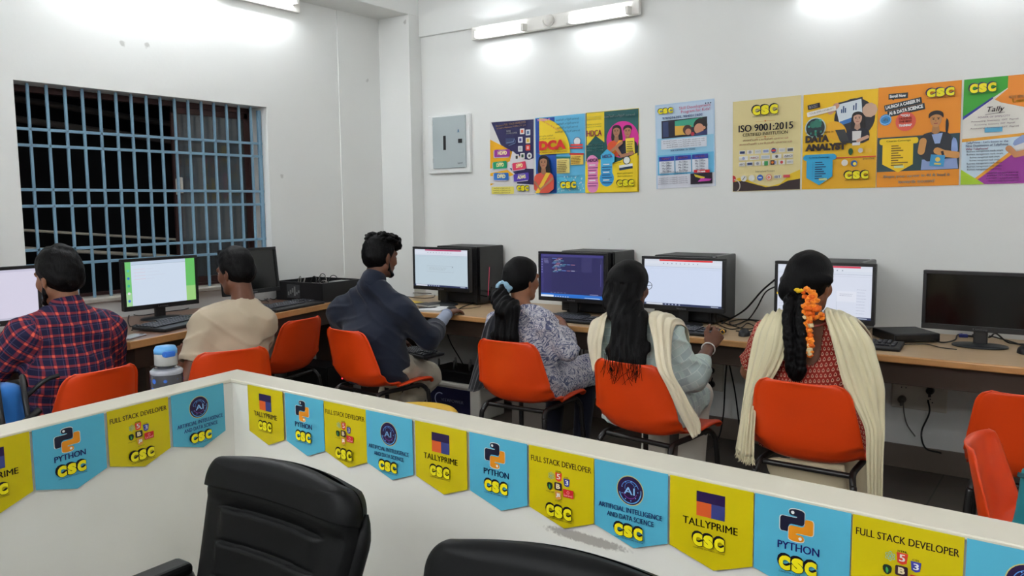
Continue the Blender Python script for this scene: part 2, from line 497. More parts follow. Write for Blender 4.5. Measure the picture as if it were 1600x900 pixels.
tag(cp2, 'lower flaking conduit pipe running outside the window grille behind the monitors', 'pipe')

# ---------------------------------------------------------------- low partition that rounds the near booth
def part_mat():
    m = bpy.data.materials.new('cream_partition_paint'); nt, b = nodes_of(m)
    b.inputs['Roughness'].default_value = 0.5
    tc = nt.nodes.new('ShaderNodeTexCoord')
    n = nt.nodes.new('ShaderNodeTexNoise'); n.inputs['Scale'].default_value = 3; n.inputs['Detail'].default_value = 8
    nt.links.new(tc.outputs['Object'], n.inputs['Vector'])
    mx = nt.nodes.new('ShaderNodeMix'); mx.data_type = 'RGBA'
    mx.inputs[6].default_value = srgb(222, 220, 210); mx.inputs[7].default_value = srgb(238, 236, 228)
    nt.links.new(n.outputs['Fac'], mx.inputs[0])
    # grey rubbed scuff where chair backs hit the inner face: an ellipse broken by noise
    mp = nt.nodes.new('ShaderNodeMapping'); mp.vector_type = 'POINT'
    mp.inputs['Location'].default_value = (0.900/0.115, 0, -0.7025/0.0125)
    mp.inputs['Scale'].default_value = (1/0.115, 0, 1/0.0125)
    nt.links.new(tc.outputs['Object'], mp.inputs['Vector'])
    ln = nt.nodes.new('ShaderNodeVectorMath'); ln.operation = 'LENGTH'
    nt.links.new(mp.outputs['Vector'], ln.inputs[0])
    n4 = nt.nodes.new('ShaderNodeTexNoise'); n4.inputs['Scale'].default_value = 160; n4.inputs['Detail'].default_value = 4
    nt.links.new(tc.outputs['Object'], n4.inputs['Vector'])
    ad = nt.nodes.new('ShaderNodeMath'); ad.operation = 'MULTIPLY_ADD'; ad.inputs[1].default_value = 0.9; ad.inputs[2].default_value = -0.45
    nt.links.new(n4.outputs['Fac'], ad.inputs[0])
    sm = nt.nodes.new('ShaderNodeMath'); sm.operation = 'ADD'
    nt.links.new(ln.outputs['Value'], sm.inputs[0]); nt.links.new(ad.outputs[0], sm.inputs[1])
    mr = nt.nodes.new('ShaderNodeMapRange'); mr.inputs[1].default_value = 1.05; mr.inputs[2].default_value = 0.75; mr.inputs[3].default_value = 0; mr.inputs[4].default_value = 0.75
    nt.links.new(sm.outputs[0], mr.inputs[0])
    m2 = nt.nodes.new('ShaderNodeMix'); m2.data_type = 'RGBA'; m2.inputs[7].default_value = srgb(140, 132, 122)
    nt.links.new(mr.outputs[0], m2.inputs[0]); nt.links.new(mx.outputs[2], m2.inputs[6]); nt.links.new(m2.outputs[2], b.inputs['Base Color'])
    return m
M_PART = part_mat()
M_CAP = mat('cream_laminate_cap', (208, 202, 184), 0.35, var=0.05, vscale=9, coat=0.2)
PZ = 0.9
A = Vector((-2.235, 1.566)); B = Vector((0.9, 1.452)); Dn = (B-A).normalized(); Nn = Vector((-Dn.y, Dn.x))      # inner long face
L0 = Vector((-2.235, 1.566)); L1 = Vector((-2.03, -0.10)); Ld = (L1-L0).normalized(); Ln = Vector((Ld.y, -Ld.x)) # inner left face
if Ln.x > 0: Ln = -Ln
TH = 0.105
def corner(off):
    # crossing of the two faces pushed outwards by off
    a = A+Nn*off; b = L0+Ln*off
    det = Dn.x*(-Ld.y)-(-Ld.x)*Dn.y; d = b-a
    t = (d.x*(-Ld.y)-(-Ld.x)*d.y)/det
    return a+Dn*t
def lwall(mb, z0, z1, i, o, m_):
    ci, co = corner(i), corner(o)
    p = [B+Nn*i, ci, L1+Ln*i, L1+Ln*o, co, B+Nn*o]
    n = 6; V = [(q.x, q.y, z0) for q in p]+[(q.x, q.y, z1) for q in p]
    Fs = [(0,5,4,1), (1,4,3,2), (6,7,10,11), (7,8,9,10)]+[(k, (k+1) % n, (k+1) % n+n, k+n) for k in range(n)]
    mb.add(V, Fs, m_)
pw = MB(); lwall(pw, 0, PZ-0.012, 0.006, TH-0.006, M_PART); pwo = structure(pw.build('wall_partition'))
pc = MB(); lwall(pc, PZ-0.012, PZ, 0.0, TH, M_CAP); pc.build('partition_cap', pwo, bevel=0.003)

# ---------------------------------------------------------------- LED batten lights
M_BATTEN = mat('white_batten_plastic', (232, 230, 224), 0.4)
M_TUBE = emis('led_tube_light', (246, 250, 255), TUBE_POWER)
M_TUBE_LOW = emis('dim_led_tube_light', (246, 250, 255), LOW_TUBE_POWER)
def batten(label, loc, rz, length, lit, disc=None, group='wall batten lights', m_tube=None, tz=-0.018):
    """wall batten: body, luminous tubes at lit spans along x, optional round ceiling rose; faces local -y"""
    t = thing('batten_light', label, 'light', loc, rz, group)
    MB().bbox((0, -0.035, -0.045), (length, 0, 0.045), M_BATTEN, 0.006).build('batten_body', t)
    for (a, b) in lit:
        tb = MB(); tb.tube([(a, -0.062, tz), (b, -0.062, tz)], 0.0165, m_tube or M_TUBE, 14); o = tb.build('tube', t)
        for q in (a, b):
            MB().bbox((q-0.012, -0.084, tz-0.027), (q+0.012, -0.03, tz+0.024), M_BATTEN, 0.004).build('end_cap', o)
    if disc is not None:
        d = MB(); mt = Matrix.Translation((disc, -0.035, 0.004)) @ Matrix.Rotation(PI/2, 4, 'X')
        d.lathe([(0.0, 0.028), (0.022, 0.026), (0.034, 0.018), (0.04, 0.0)], M_BATTEN, 24, mtx=mt)
        o = d.build('ceiling_rose', t)
        MB().tube(crom([(disc+0.01, -0.065, 0.0), (disc-0.04, -0.05, 0.01), (disc-0.035, -0.04, -0.032), (disc+0.02, -0.05, -0.036), (disc+0.045, -0.045, 0.0)], 6), 0.003, M_BATTEN, 6).build('wire', o)
    return t
batten('white batten light on the back wall above the posters, round rose at its middle', (-3.70, YB-0.027, 2.652), 0, 1.32, [(0.06, 0.47), (0.83, 1.26)], 0.66, m_tube=M_TUBE_LOW)
batten('batten light at the top right edge of the photo above the CSC posters', (-1.48, YB-0.027, 2.652), 0, 1.32, [(0.06, 0.50), (0.83, 1.26)], m_tube=M_TUBE_LOW)
batten('batten light high on the left wall above the dark window', (XL, 2.12, 2.803), PI/2, 1.1, [(0.05, 1.05)], tz=0.0)
batten('batten light under the beam near the room corner on the left wall', (XL, 3.22, 2.804), PI/2, 0.62, [(0.04, 0.56)], tz=0.024)
# unseen fill battens added on the right and front walls to light the booth
batten('batten light on the right wall nearer the front of the room', (XR, 0.4, 2.65), -PI/2, 1.25, [(0.05, 1.20)])
batten('batten light on the front wall behind the camera', (-0.3, YF, 2.65), PI, 1.25, [(0.05, 1.20)])
batten('batten light on the front wall at its right end', (1.6, YF, 2.65), PI, 1.25, [(0.05, 1.20)])
batten('lower batten light on the front wall behind the camera', (-0.9, YF, 2.2), PI, 1.25, [(0.05, 1.20)])
batten('batten light on the front wall near its left end', (-2.2, YF, 2.65), PI, 1.25, [(0.05, 1.20)])

for k, (x, y, r_) in enumerate(((-3.3, 2.0, 0), (-2.4, -1.0, 0), (-0.3, -1.0, 0), (1.0, 2.9, 0))):  # ceiling battens out of view, added to raise the ambient light
    q = batten('ceiling batten light', (x-0.6, y, ZC), 0, 1.25, [(0.05, 1.20)], group='ceiling batten lights')
    q.rotation_euler = (PI/2, 0, 0)
    q['label'] = ['ceiling batten light over the left row of seats', 'ceiling batten light behind the camera on the left', 'ceiling batten light behind the camera on the right', 'ceiling batten light near the right wall'][k]
# ================================================================ pennants on the partition
YEL, BLU = (206, 187, 4), (84, 176, 204)
NAVY, BLACK, WHITE, RED = (24, 16, 64), (22, 18, 26), (238, 238, 236), (206, 40, 38)
PW, PH, PS = 0.1785, 0.178, 0.148      # width, full height, height of the side edges
def rounded(pts, n=2):
    for _ in range(n):
        q = []
        for i in range(len(pts)):
            a, b = pts[i], pts[(i+1) % len(pts)]
            q += [(a[0]*0.75+b[0]*0.25, a[1]*0.75+b[1]*0.25), (a[0]*0.25+b[0]*0.75, a[1]*0.25+b[1]*0.75)]
        pts = q
    return pts
SNAKE = [(-.46,.98),(.46,.98),(.46,.55),(.46,.04),(.02,.04),(-.48,.04),(-.48,-.48),(-.70,-.48),(-.98,-.48),(-.98,0.0),(-.98,.46),(-.55,.46),(.02,.46),(.02,.56),(-.46,.56)]
def snake_pair(s, x, y, r):
    a = s.W/s.H
    up = rounded(SNAKE, 2)
    e = [(p*1.06, q*1.05+0.0) for p, q in up]
    for sg, c in ((1, (24, 24, 48)), (-1, (226, 142, 24))):
        s.poly([(x+sg*p*r, y+sg*q*r*a) for p, q in e], (226, 222, 214))
        s.poly([(x+sg*p*r, y+sg*q*r*a) for p, q in up], c)
        s.disc(x-sg*0.24*r, y+sg*0.76*r*a, 0.10*r, WHITE, n=14)
def art_tally(s):
    s.part('emblem')
    s.rect(.335, .60, .34, .285, (34, 24, 74)).rect(.335, .60, .18, .165, (216, 92, 40)).rect(.515, .60, .16, .165, (58, 66, 128))
    s.rect(.335, .765, .34, .12, (40, 22, 70))
    s.part('lettering').text('TALLYPRIME', .17, .475, .66, .085, (36, 18, 40), bold=0.02)
    s.part('logo').csc(.30, .235, .39, .185)
def art_python(s):
    s.part('emblem'); snake_pair(s, .455, .745, .178)
    s.part('lettering').text('PYTHON', .26, .465, .44, .085, (24, 22, 100), bold=0.03)
    s.part('logo').csc(.28, .225, .41, .195)
def art_stack(s):
    s.part('lettering').text('FULL STACK DEVELOPER', .035, .80, .93, .075, (44, 20, 30), bold=0.025)
    s.part('emblem')
    s.poly([(.42,.715),(.525,.715),(.515,.615),(.473,.598),(.43,.615)], (214, 62, 40)).text('5', .445, .63, .055, .07, WHITE, bold=.04)
    s.text('HTML', .43, .72, .09, .02, BLACK, bold=.02)
    s.poly([(.55,.66),(.645,.66),(.635,.57),(.597,.555),(.56,.57)], (60, 62, 150)).text('3', .575, .58, .05, .062, WHITE, bold=.04)
    s.text('CSS', .565, .667, .06, .018, BLACK, bold=.02)
    for a in (0, 60, 120): s.ring(.365, .66, .05, .006, (120, 196, 190), sx=.42, rot=a, n=20)
    s.disc(.365, .66, .01, (120, 196, 190), n=10)
    s.rect(.415, .49, .115, .10, (52, 26, 40), rr=.003).text('B', .442, .508, .062, .066, (232, 214, 170), bold=.05)
    s.poly(rounded([(.30,.56),(.345,.575),(.385,.56),(.385,.50),(.345,.465),(.305,.50)], 1), (28, 50, 38)).poly(rounded([(.335,.555),(.36,.52),(.345,.478),(.328,.515)], 1), (70, 160, 80))
    s.text('mongoDB', .285, .44, .12, .018, BLACK)
    s.rect(.555, .425, .155, .105, (206, 34, 40)).text('Laravel', .57, .44, .125, .03, (240, 190, 190)).ring(.632, .493, .02, .006, (240, 170, 170), n=12)
    s.poly([(.43,.475),(.53,.475),(.52,.385),(.48,.365),(.44,.385)], (222, 150, 70)).text('JS', .45, .40, .062, .055, WHITE, bold=.05)
    s.text('JavaScript', .435, .345, .11, .016, BLACK)
    s.part('logo').csc(.30, .12, .40, .19)
def art_ai(s):
    s.part('emblem').disc(.50, .70, .185, (206, 190, 120)).disc(.50, .70, .175, (40, 20, 66)).ring(.5, .70, .125, .008, (90, 150, 220), a0=20, a1=160).ring(.5, .69, .15, .012, (90, 170, 230), a0=190, a1=350, sx=1.0)
    s.ring(.5, .70, .155, .010, (110, 180, 230), sx=1.0, a0=-35, a1=10).ring(.5, .70, .10, .006, (150, 70, 170), a0=200, a1=340).ring(.5, .735, .07, .006, (80, 140, 210), a0=0, a1=200)
    for k in range(9): s.disc(.5+.11*math.cos(k*.7), .70+.13*math.sin(k*.7)*.9, .007, (120, 180, 240), n=8)
    s.text('AI', .425, .66, .15, .085, (150, 200, 244), bold=.02)
    s.part('lettering').text('ARTIFICIAL INTELLIGENCE', .07, .43, .87, .062, (26, 26, 110), bold=.03).text('AND DATA SCIENCE', .19, .335, .64, .062, (26, 26, 110), bold=.03)
    s.part('logo').csc(.30, .115, .40, .185)
KINDS = [('tallyprime', YEL, art_tally, 'yellow TALLYPRIME pennant'), ('python', BLU, art_python, 'sky blue PYTHON pennant'),
         ('stack', YEL, art_stack, 'yellow FULL STACK DEVELOPER pennant'), ('ai', BLU, art_ai, 'sky blue ARTIFICIAL INTELLIGENCE pennant')]
PO = [(0, 1-PS/PH), (.55, 0), (1, 1-PS/PH), (1, 1), (0, 1)]
PROTO = {}
def make_pennant(kind, label, loc, rz):
    nm, colr, art, words = KINDS[kind]
    if nm not in PROTO:
        o = sheet_root('pennant', label, 'pennant', PW-0.002, PH, colr, loc, rz, outline=PO, group='printed pennants along the partition')
        s = Sheet(PW-0.002, PH); art(s); s.build(o); PROTO[nm] = o
        return o
    return dup(PROTO[nm], loc, rz, label)
seat_of = ['in the corner of the partition', 'in front of the empty inner orange chair', 'in front of the navy shirted man', 'left of the yellow stool',
           'below the yellow stool', 'below the orange chair of the woman in floral white', 'between the two women with loose dark hair', 'below the orange chair of the woman with long loose hair',
           'at the cream shawl fringe', 'below the orange chair of the woman with marigolds', 'near the right end of the partition', 'cut off by the right edge of the photo']
xsl = [-2.192, -1.957, -1.778, -1.602, -1.415, -1.230, -1.048, -.869, -.688, -.509, -.330, -.150]
ang = math.atan2(Dn.y, Dn.x)
lab_long = ['yellow TALLYPRIME pennant in the inner corner of the partition', 'sky blue PYTHON pennant second from the partition corner on the long side',
  'yellow FULL STACK DEVELOPER pennant directly above the tall black chair back', 'sky blue ARTIFICIAL INTELLIGENCE pennant left of the yellow stool on the long side',
  'yellow TALLYPRIME pennant on the long side under the yellow stool', 'sky blue PYTHON pennant on the long side above the gap between the black chairs',
  'yellow FULL STACK DEVELOPER pennant above the left end of the grey scuff', 'sky blue ARTIFICIAL INTELLIGENCE pennant at the right end of the grey scuff',
  'yellow TALLYPRIME pennant furthest right on the partition', 'sky blue PYTHON pennant furthest right, its foot cut by the photo edge',
  'yellow FULL STACK DEVELOPER pennant at the lower right corner of the photo', 'sky blue ARTIFICIAL INTELLIGENCE pennant cut off by the right photo edge']
order = [0, 1, 2, 3]*3
for k in range(12):
    x = xsl[k] if k else -2.145
    y = A.y+(x-A.x)*Dn.y/Dn.x
    make_pennant(order[k], lab_long[k], (x-Nn.x*0.0, y-0.0022, PZ-0.006-PH), ang)
lab_left = ['yellow TALLYPRIME pennant cut off by the left photo edge', 'sky blue PYTHON pennant on the short left side of the partition',
            'yellow FULL STACK DEVELOPER pennant on the short left side below the checked shirt man', 'sky blue ARTIFICIAL INTELLIGENCE pennant on the short left side next to the corner']
angl = math.atan2(-Ld.y, -Ld.x)
for k in range(4):
    t = 1.510-0.012-PW*(4-k)-0.020*(3-k)
    t = [0.722, 0.925, 1.130, 1.336][k]
    p = L0+Ld*((L0.y-t)/(-Ld.y))
    q = make_pennant(order[k], lab_left[k], (p.x+0.0022, p.y, PZ-0.006-PH), angl); q.scale = (1.12, 1, 1.04); q.location.z -= 0.04*PH

# ================================================================ posters on the back wall
def poster(px, label, rgb, art, jitter=0.0):
    tl, tr, bl, br = [ypt(q[0], q[1], YB-0.002) for q in px]
    W_ = ((tr-tl).length+(br-bl).length)/2; H_ = ((tl-bl).length+(tr-br).length)/2
    tilt = -math.atan2((tr.z-tl.z+br.z-bl.z)/2, W_)
    o = sheet_root('poster', label, 'poster', W_, H_, rgb, (bl.x, YB-0.004-jitter, bl.z), 0, tilt, group='course posters on the back wall')
    s = Sheet(W_, H_); art(s); s.build(o)
    return o
SKIN, HAIR = (178, 124, 92), (30, 22, 24)
def portrait(s, x, y, r, cloth, skin=SKIN, hair=HAIR, long=True, sash=None, base=None):
    """flat printed half figure; r = head radius in sheet widths"""
    a = s.W/s.H
    if long: s.poly(rounded([(x-1.15*r, y+.2*r*a), (x-.9*r, y+1.2*r*a), (x+.9*r, y+1.25*r*a), (x+1.25*r, y+.2*r*a), (x+1.6*r, y-2.4*r*a), (x+.2*r, y-2.6*r*a), (x-1.3*r, y-2.0*r*a)], 2), hair)
    bz_ = base if base is not None else y-5.0*r*a
    s.poly(rounded([(x-2.1*r, bz_), (x-2.2*r, y-2.6*r*a), (x-1.3*r, y-1.75*r*a), (x+1.4*r, y-1.75*r*a), (x+2.3*r, y-2.6*r*a), (x+2.1*r, bz_)], 1), cloth)
    s.poly([(x-.42*r, y-.8*r*a), (x+.42*r, y-.8*r*a), (x+.55*r, y-1.8*r*a), (x, y-2.2*r*a), (x-.55*r, y-1.8*r*a)], tuple(int(c*.9) for c in skin))
    s.poly(rounded([(x-.8*r, y+.5*r*a), (x-.45*r, y+1.05*r*a), (x+.45*r, y+1.05*r*a), (x+.8*r, y+.5*r*a), (x+.75*r, y-.45*r*a), (x+.25*r, y-1.1*r*a), (x-.25*r, y-1.1*r*a), (x-.75*r, y-.45*r*a)], 2), skin)
    s.poly(rounded([(x-1.0*r, y+.1*r*a), (x-1.0*r, y+1.1*r*a), (x, y+1.45*r*a), (x+1.0*r, y+1.1*r*a), (x+1.0*r, y+.1*r*a), (x+.7*r, y+.6*r*a), (x, y+.85*r*a), (x-.7*r, y+.6*r*a)], 2), hair)
    for sg in (-1, 1):
        s.disc(x+sg*.33*r, y+.12*r*a, .10*r, (40, 28, 26), sx=1.3, n=10)
        s.rect(x+sg*.33*r-.2*r, y+.28*r*a, .4*r, .07*r*a, (50, 34, 30))
    s.poly([(x-.05*r, y+.1*r*a), (x+.1*r, y-.25*r*a), (x-.1*r, y-.25*r*a)], tuple(int(c*.85) for c in skin))
    s.rect(x-.26*r, y-.58*r*a, .52*r, .12*r*a, (150, 66, 62), rr=.05*r*s.W)
    if sash: s.poly([(x-1.9*r, bz_), (x-1.0*r, bz_), (x+1.5*r, y-1.85*r*a), (x+.6*r, y-1.8*r*a)], sash)
def arm(s, pts, t, skin=SKIN):
    s.line(pts, t, skin)
    for p in pts: s.disc(p[0], p[1], t/2/s.W, skin, n=12)

def art_hdfd(s):
    s.part('artwork')
    s.poly([(.03,.99),(.99,.99),(.99,.45),(.80,.47),(.36,.63),(.25,.68)], (40, 36, 84))
    s.poly([(.0,.76),(.30,.66),(.56,.56),(.80,.46),(.0,.44)], (240, 176, 24)).poly([(.52,.59),(.68,.50),(.80,.46),(.45,.44)], (226, 222, 226))
    s.poly([(.0,.44),(.5,.46),(.0,.36)], (240, 176, 24)).poly([(.35,.36),(.99,.48),(.99,.36),(.6,.28)], (226, 222, 226)).poly([(.45,.36),(.99,.34),(.99,.13),(.62,.15),(.6,.26)], (42, 36, 84))
    s.poly([(.0,.30),(.40,.34),(.55,.27),(.0,.13)], (240, 176, 24)).poly([(.0,.26),(.5,.25),(.45,.14),(.0,.16)], (226, 222, 220))
    s.rect(.03, .012, .52, .10, (240, 226, 110), rr=.008)
    for k, (x, y, c) in enumerate([(.74,.84,(236,230,226)),(.87,.82,(220,226,232)),(.70,.73,(226,228,236)),(.87,.715,(240,226,190)),(.70,.61,(222,226,230)),(.87,.62,(226,66,46)),(.62,.50,(226,226,226)),(.75,.515,(236,236,232))]):
        s.rect(x-.05, y-.035, .10, .075, c, rr=.004)
        s.rect(x-.025, y-.018, .05, .04, [(220,90,50),(80,110,150),(60,60,130),(220,190,60),(190,196,200),(240,180,170),(60,60,60),(40,80,50)][k], rr=.003)
    s.disc(.905, .515, .055, (236, 236, 232)).disc(.905, .515, .025, (90, 90, 90))
    for x, y, w_, c, t_, r_ in ((.11,.515,.36,(150,50,150),'HDFD',0),(.08,.355,.32,(20,150,100),'DFPD',3),(.53,.335,.30,(222,60,96),'DPPD',6),(.10,.20,.34,(40,110,190),'DFID',-1),(.56,.185,.34,(84,60,170),'ADMS',5)):
        s.rect(x-.02, y-.012, w_, .105, (196, 190, 206), rot=r_, rr=.008); s.rect(x, y, w_, .10, c, rot=r_, rr=.008)
        s.text(t_, x+.08, y+.028, w_-.15, .05, (246, 236, 170), bold=.05, rot=r_)
        s.text('COURSE IN', x+.10, y+.083, w_-.2, .012, (240, 230, 200), rot=r_)
    s.rect(.38, .68, .20, .08, (60, 70, 110)).line([(.40,.70),(.56,.71),(.58,.75)], .003, (150, 180, 220)).line([(.45,.66),(.60,.69),(.60,.73)], .002, (150, 180, 220))
    s.part('lettering').text('Become a FULL STACK DEVELOPER', .16, .935, .68, .028, (240, 190, 140), bold=.04, rot=3)
    s.text('& Land a Minimum 5 LPA CTC Job', .18, .895, .66, .026, (240, 190, 140), bold=.04, rot=3)
    s.text('WEB', .40, .845, .10, .022, WHITE, bold=.04).text('DEVELOPER', .40, .815, .25, .022, WHITE, bold=.04)
    s.lines(.07, .018, .44, .085, 3, (60, 56, 40), seed=3)
    s.part('logo').csc(.64, .045, .27, .085)
def art_dca(s):
    s.part('artwork')
    s.poly([(.01,.99),(.40,.99),(.40,.54),(.01,.54)], (24, 70, 160)).poly([(0.01,.54),(.43,.54),(.43,.01),(.01,.01)], (34, 86, 176))
    s.rect(.43, .01, .56, .12, (110, 200, 226)).rect(.43, .13, .56, .1, (90, 186, 220))
    rnd = random.Random(4)
    for k in range(40): s.disc(.45+.52*rnd.random(), .02+.2*rnd.random(), .008+.008*rnd.random(), (200, 230, 240), n=7)
    s.disc(.10, .515, .62, (246, 214, 40), a0=0, a1=90, n=24)
    s.disc(.86, .655, .075, (236, 240, 240)).ring(.86, .655, .075, .012, (90, 110, 150)).rect(.73, .60, .24, .022, (216, 52, 40), rot=-3).rect(.71, .565, .26, .022, (216, 52, 40), rot=-3)
    s.rect(.45, .26, .26, .19, (232, 214, 130)).rect(.43, .45, .30, .025, (40, 120, 110), rot=-3)
    s.rect(.73, .36, .25, .13, (240, 206, 90)).rect(.71, .485, .28, .024, (200, 40, 40), rot=-3)
    s.lines(.47, .27, .2, .16, 7, (120, 96, 40), word=None).lines(.76, .37, .19, .1, 5, (140, 100, 40), word=None, seed=2)
    s.part('picture'); portrait(s, .21, .405, .095, (212, 84, 66), sash=(240, 200, 60), base=.01)
    arm(s, [(.03,.16),(.14,.06),(.32,.15)], .016); arm(s, [(.40,.20),(.32,.15)], .016)
    s.part('lettering').text('DCA', .13, .565, .54, .125, (210, 40, 34), bold=.07)
    s.text('DIPLOMA IN COMPUTER APPLICATION', .11, .527, .58, .018, (190, 40, 34), bold=.03)
    s.text('தொழில் கணினி', .14, .735, .28, .025, (90, 50, 40)).text('பயிற்சி மையம்', .14, .70, .32, .025, (90, 50, 40))
    s.text('Tally with AI & GST', .15, .865, .42, .03, (214, 90, 100), rot=-30).text('TUTORIAL AI', .10, .945, .26, .028, (226, 150, 200), bold=.05)
    s.lines(.46, .76, .5, .2, 4, (40, 60, 110), seed=9).lines(.48, .20, .46, .03, 1, (110, 60, 150))
    s.part('logo').csc(.56, .055, .32, .10, lite=(240, 220, 30))
def art_hdca(s):
    s.part('artwork')
    s.poly([(.0,.995),(.995,.995),(.995,.44),(.62,.38),(.5,.35),(.36,.42),(0.005,.40)], (20, 84, 84))
    s.disc(.70, .64, .30, (214, 40, 150))
    s.poly([(.02,.99),(.36,.99),(.36,.62),(.19,.71),(.02,.59)], (246, 214, 40))
    s.part('picture')
    portrait(s, .59, .74, .08, (220, 84, 40), sash=(240, 160, 40), base=.44); portrait(s, .80, .73, .08, (36, 40, 56), long=False, base=.40)
    s.rect(.77, .46, .16, .19, (240, 216, 70), rot=3).lines(.79, .48, .12, .14, 5, (120, 100, 40), word=None); arm(s, [(.62,.52),(.70,.44),(.90,.47)], .022); arm(s, [(.50,.50),(.70,.60)], .02)
    s.part('artwork')
    s.poly([(.995,.47),(.86,.43),(.72,.40),(.60,.30),(.50,.36),(.01,.39),(.005,.005),(.995,.005)], (246, 214, 36))
    s.poly(rounded([(.05,.44),(.14,.48),(.24,.44),(.27,.38),(.25,.33),(.25,.16),(.27,.10),(.24,.02),(.15,.0),(.07,.02),(.04,.10),(.06,.16),(.06,.34),(.04,.38)], 1), (232, 140, 190))
    s.poly([(.31,.46),(.43,.535),(.57,.46),(.57,.38),(.53,.36),(.53,.24),(.31,.24),(.31,.36)], (70, 176, 220)).disc(.425, .175, .135, (60, 160, 214))
    s.disc(.80, .385, .065, (238, 240, 236)).ring(.80, .385, .07, .014, (60, 66, 70)).rect(.66, .275, .25, .03, (40, 60, 90), rot=6).rect(.66, .305, .25, .03, WHITE, rot=6).line([(.55,.35),(.70,.365)], .002, BLACK)
    for x, n in ((.06, 9), (.33, 8)):
        for k in range(n): s.rect(x+.01, .34-k*.032, .19 if k % 2 else .16, .009, (120, 50, 120) if x < .2 else (40, 70, 130)) if k % 3 else s.rect(x+.03, .34-k*.032, .12, .013, WHITE)
    s.part('lettering').text('HDCA', .05, .70, .29, .075, (206, 50, 120), bold=.04)
    s.text('HDCA', .07, .385, .19, .042, (90, 40, 120), bold=.04).text('HDCA', .35, .425, .19, .042, (150, 90, 170), bold=.04)
    s.lines(.05, .80, .29, .06, 2, (70, 80, 60), word='Diploma in Computer', seed=2).lines(.05, .885, .28, .07, 2, (250, 250, 190))
    s.text('கணினி பயிற்சி மையம்', .38, .905, .58, .035, WHITE, bold=.02).lines(.05, .51, .32, .10, 3, (220, 226, 214), seed=5)
    s.lines(.61, .175, .33, .07, 2, (60, 60, 40), word='நீங்களும் கணினி கற்கலாம்', seed=7)
    s.part('logo').csc(.63, .065, .32, .09)
def art_kids(s):
    s.part('artwork')
    s.rect(.02, .0, .97, .16, (226, 228, 238)).rect(.03, .16, .95, .24, (100, 182, 222)).rect(.03, .40, .95, .2, (150, 204, 232)).rect(.03, .6, .95, .38, (196, 218, 238))
    s.part('picture').rect(.11, .595, .77, .21, (30, 28, 44)).poly([(.34,.79),(.80,.80),(.80,.70),(.34,.70)], (60, 160, 130)).poly([(.34,.73),(.62,.72),(.56,.62),(.34,.62)], (214, 170, 70))
    s.rect(.13, .61, .10, .18, (56, 70, 110)).disc(.55, .675, .075, (60, 34, 28)).disc(.565, .65, .05, (190, 130, 100)).disc(.77, .71, .115, (34, 26, 26)).disc(.745, .675, .08, (206, 146, 116)).poly([(.60,.60),(.88,.60),(.88,.66),(.74,.63)], (50, 60, 110)).disc(.83, .68, .025, (206, 146, 116)).disc(.64, .62, .03, (180, 40, 60))
    s.part('artwork').rect(.10, .465, .77, .115, (226, 230, 240)).lines(.13, .475, .71, .095, 4, (40, 40, 60), seed=2)
    for k in range(3):
        x = .06+.285*k
        s.rect(x, .18, .265, .20, (226, 232, 242)).rect(x, .325, .265, .055, (44, 60, 160)); s.text(['PRIMARY', 'MIDDLE', 'HIGHER'][k], x+.05, .343, .16, .02, (232, 120, 150), bold=.03)
        s.lines(x+.05, .19, .17, .13, 4, (70, 80, 120), word='Ms Office', seed=k)
    s.rect(.60, .035, .36, .125, (30, 16, 36)).poly([(.66,.15),(.84,.11),(.82,.085),(.68,.12)], (230, 210, 60)).poly([(.78,.10),(.95,.085),(.92,.065),(.72,.06)], (196, 60, 170)).rect(.66, .163, .26, .035, (206, 30, 40), rot=-2).text('Free', .72, .168, .13, .024, WHITE, bold=.05)
    s.lines(.04, .045, .52, .09, 4, (60, 40, 80), seed=5).lines(.08, .15, .48, .05, 2, (40, 60, 110), seed=6)
    for k in range(3): s.disc(.87+.04*k, .955, .011, (40, 50, 90), n=10)
    s.part('lettering').text('Skill Development', .43, .905, .52, .045, (206, 60, 110), rot=1).text('Program for Kids!', .46, .86, .48, .045, (206, 60, 110), rot=1)
    s.text('9789096202, 9840212602', .14, .815, .68, .03, (40, 70, 160), bold=.03).text('AGE CRITERIA : 5+ YEARS', .27, .435, .42, .018, (40, 60, 130), bold=.03)
    s.part('logo').csc(.07, .88, .26, .075, dark=(30, 24, 50))
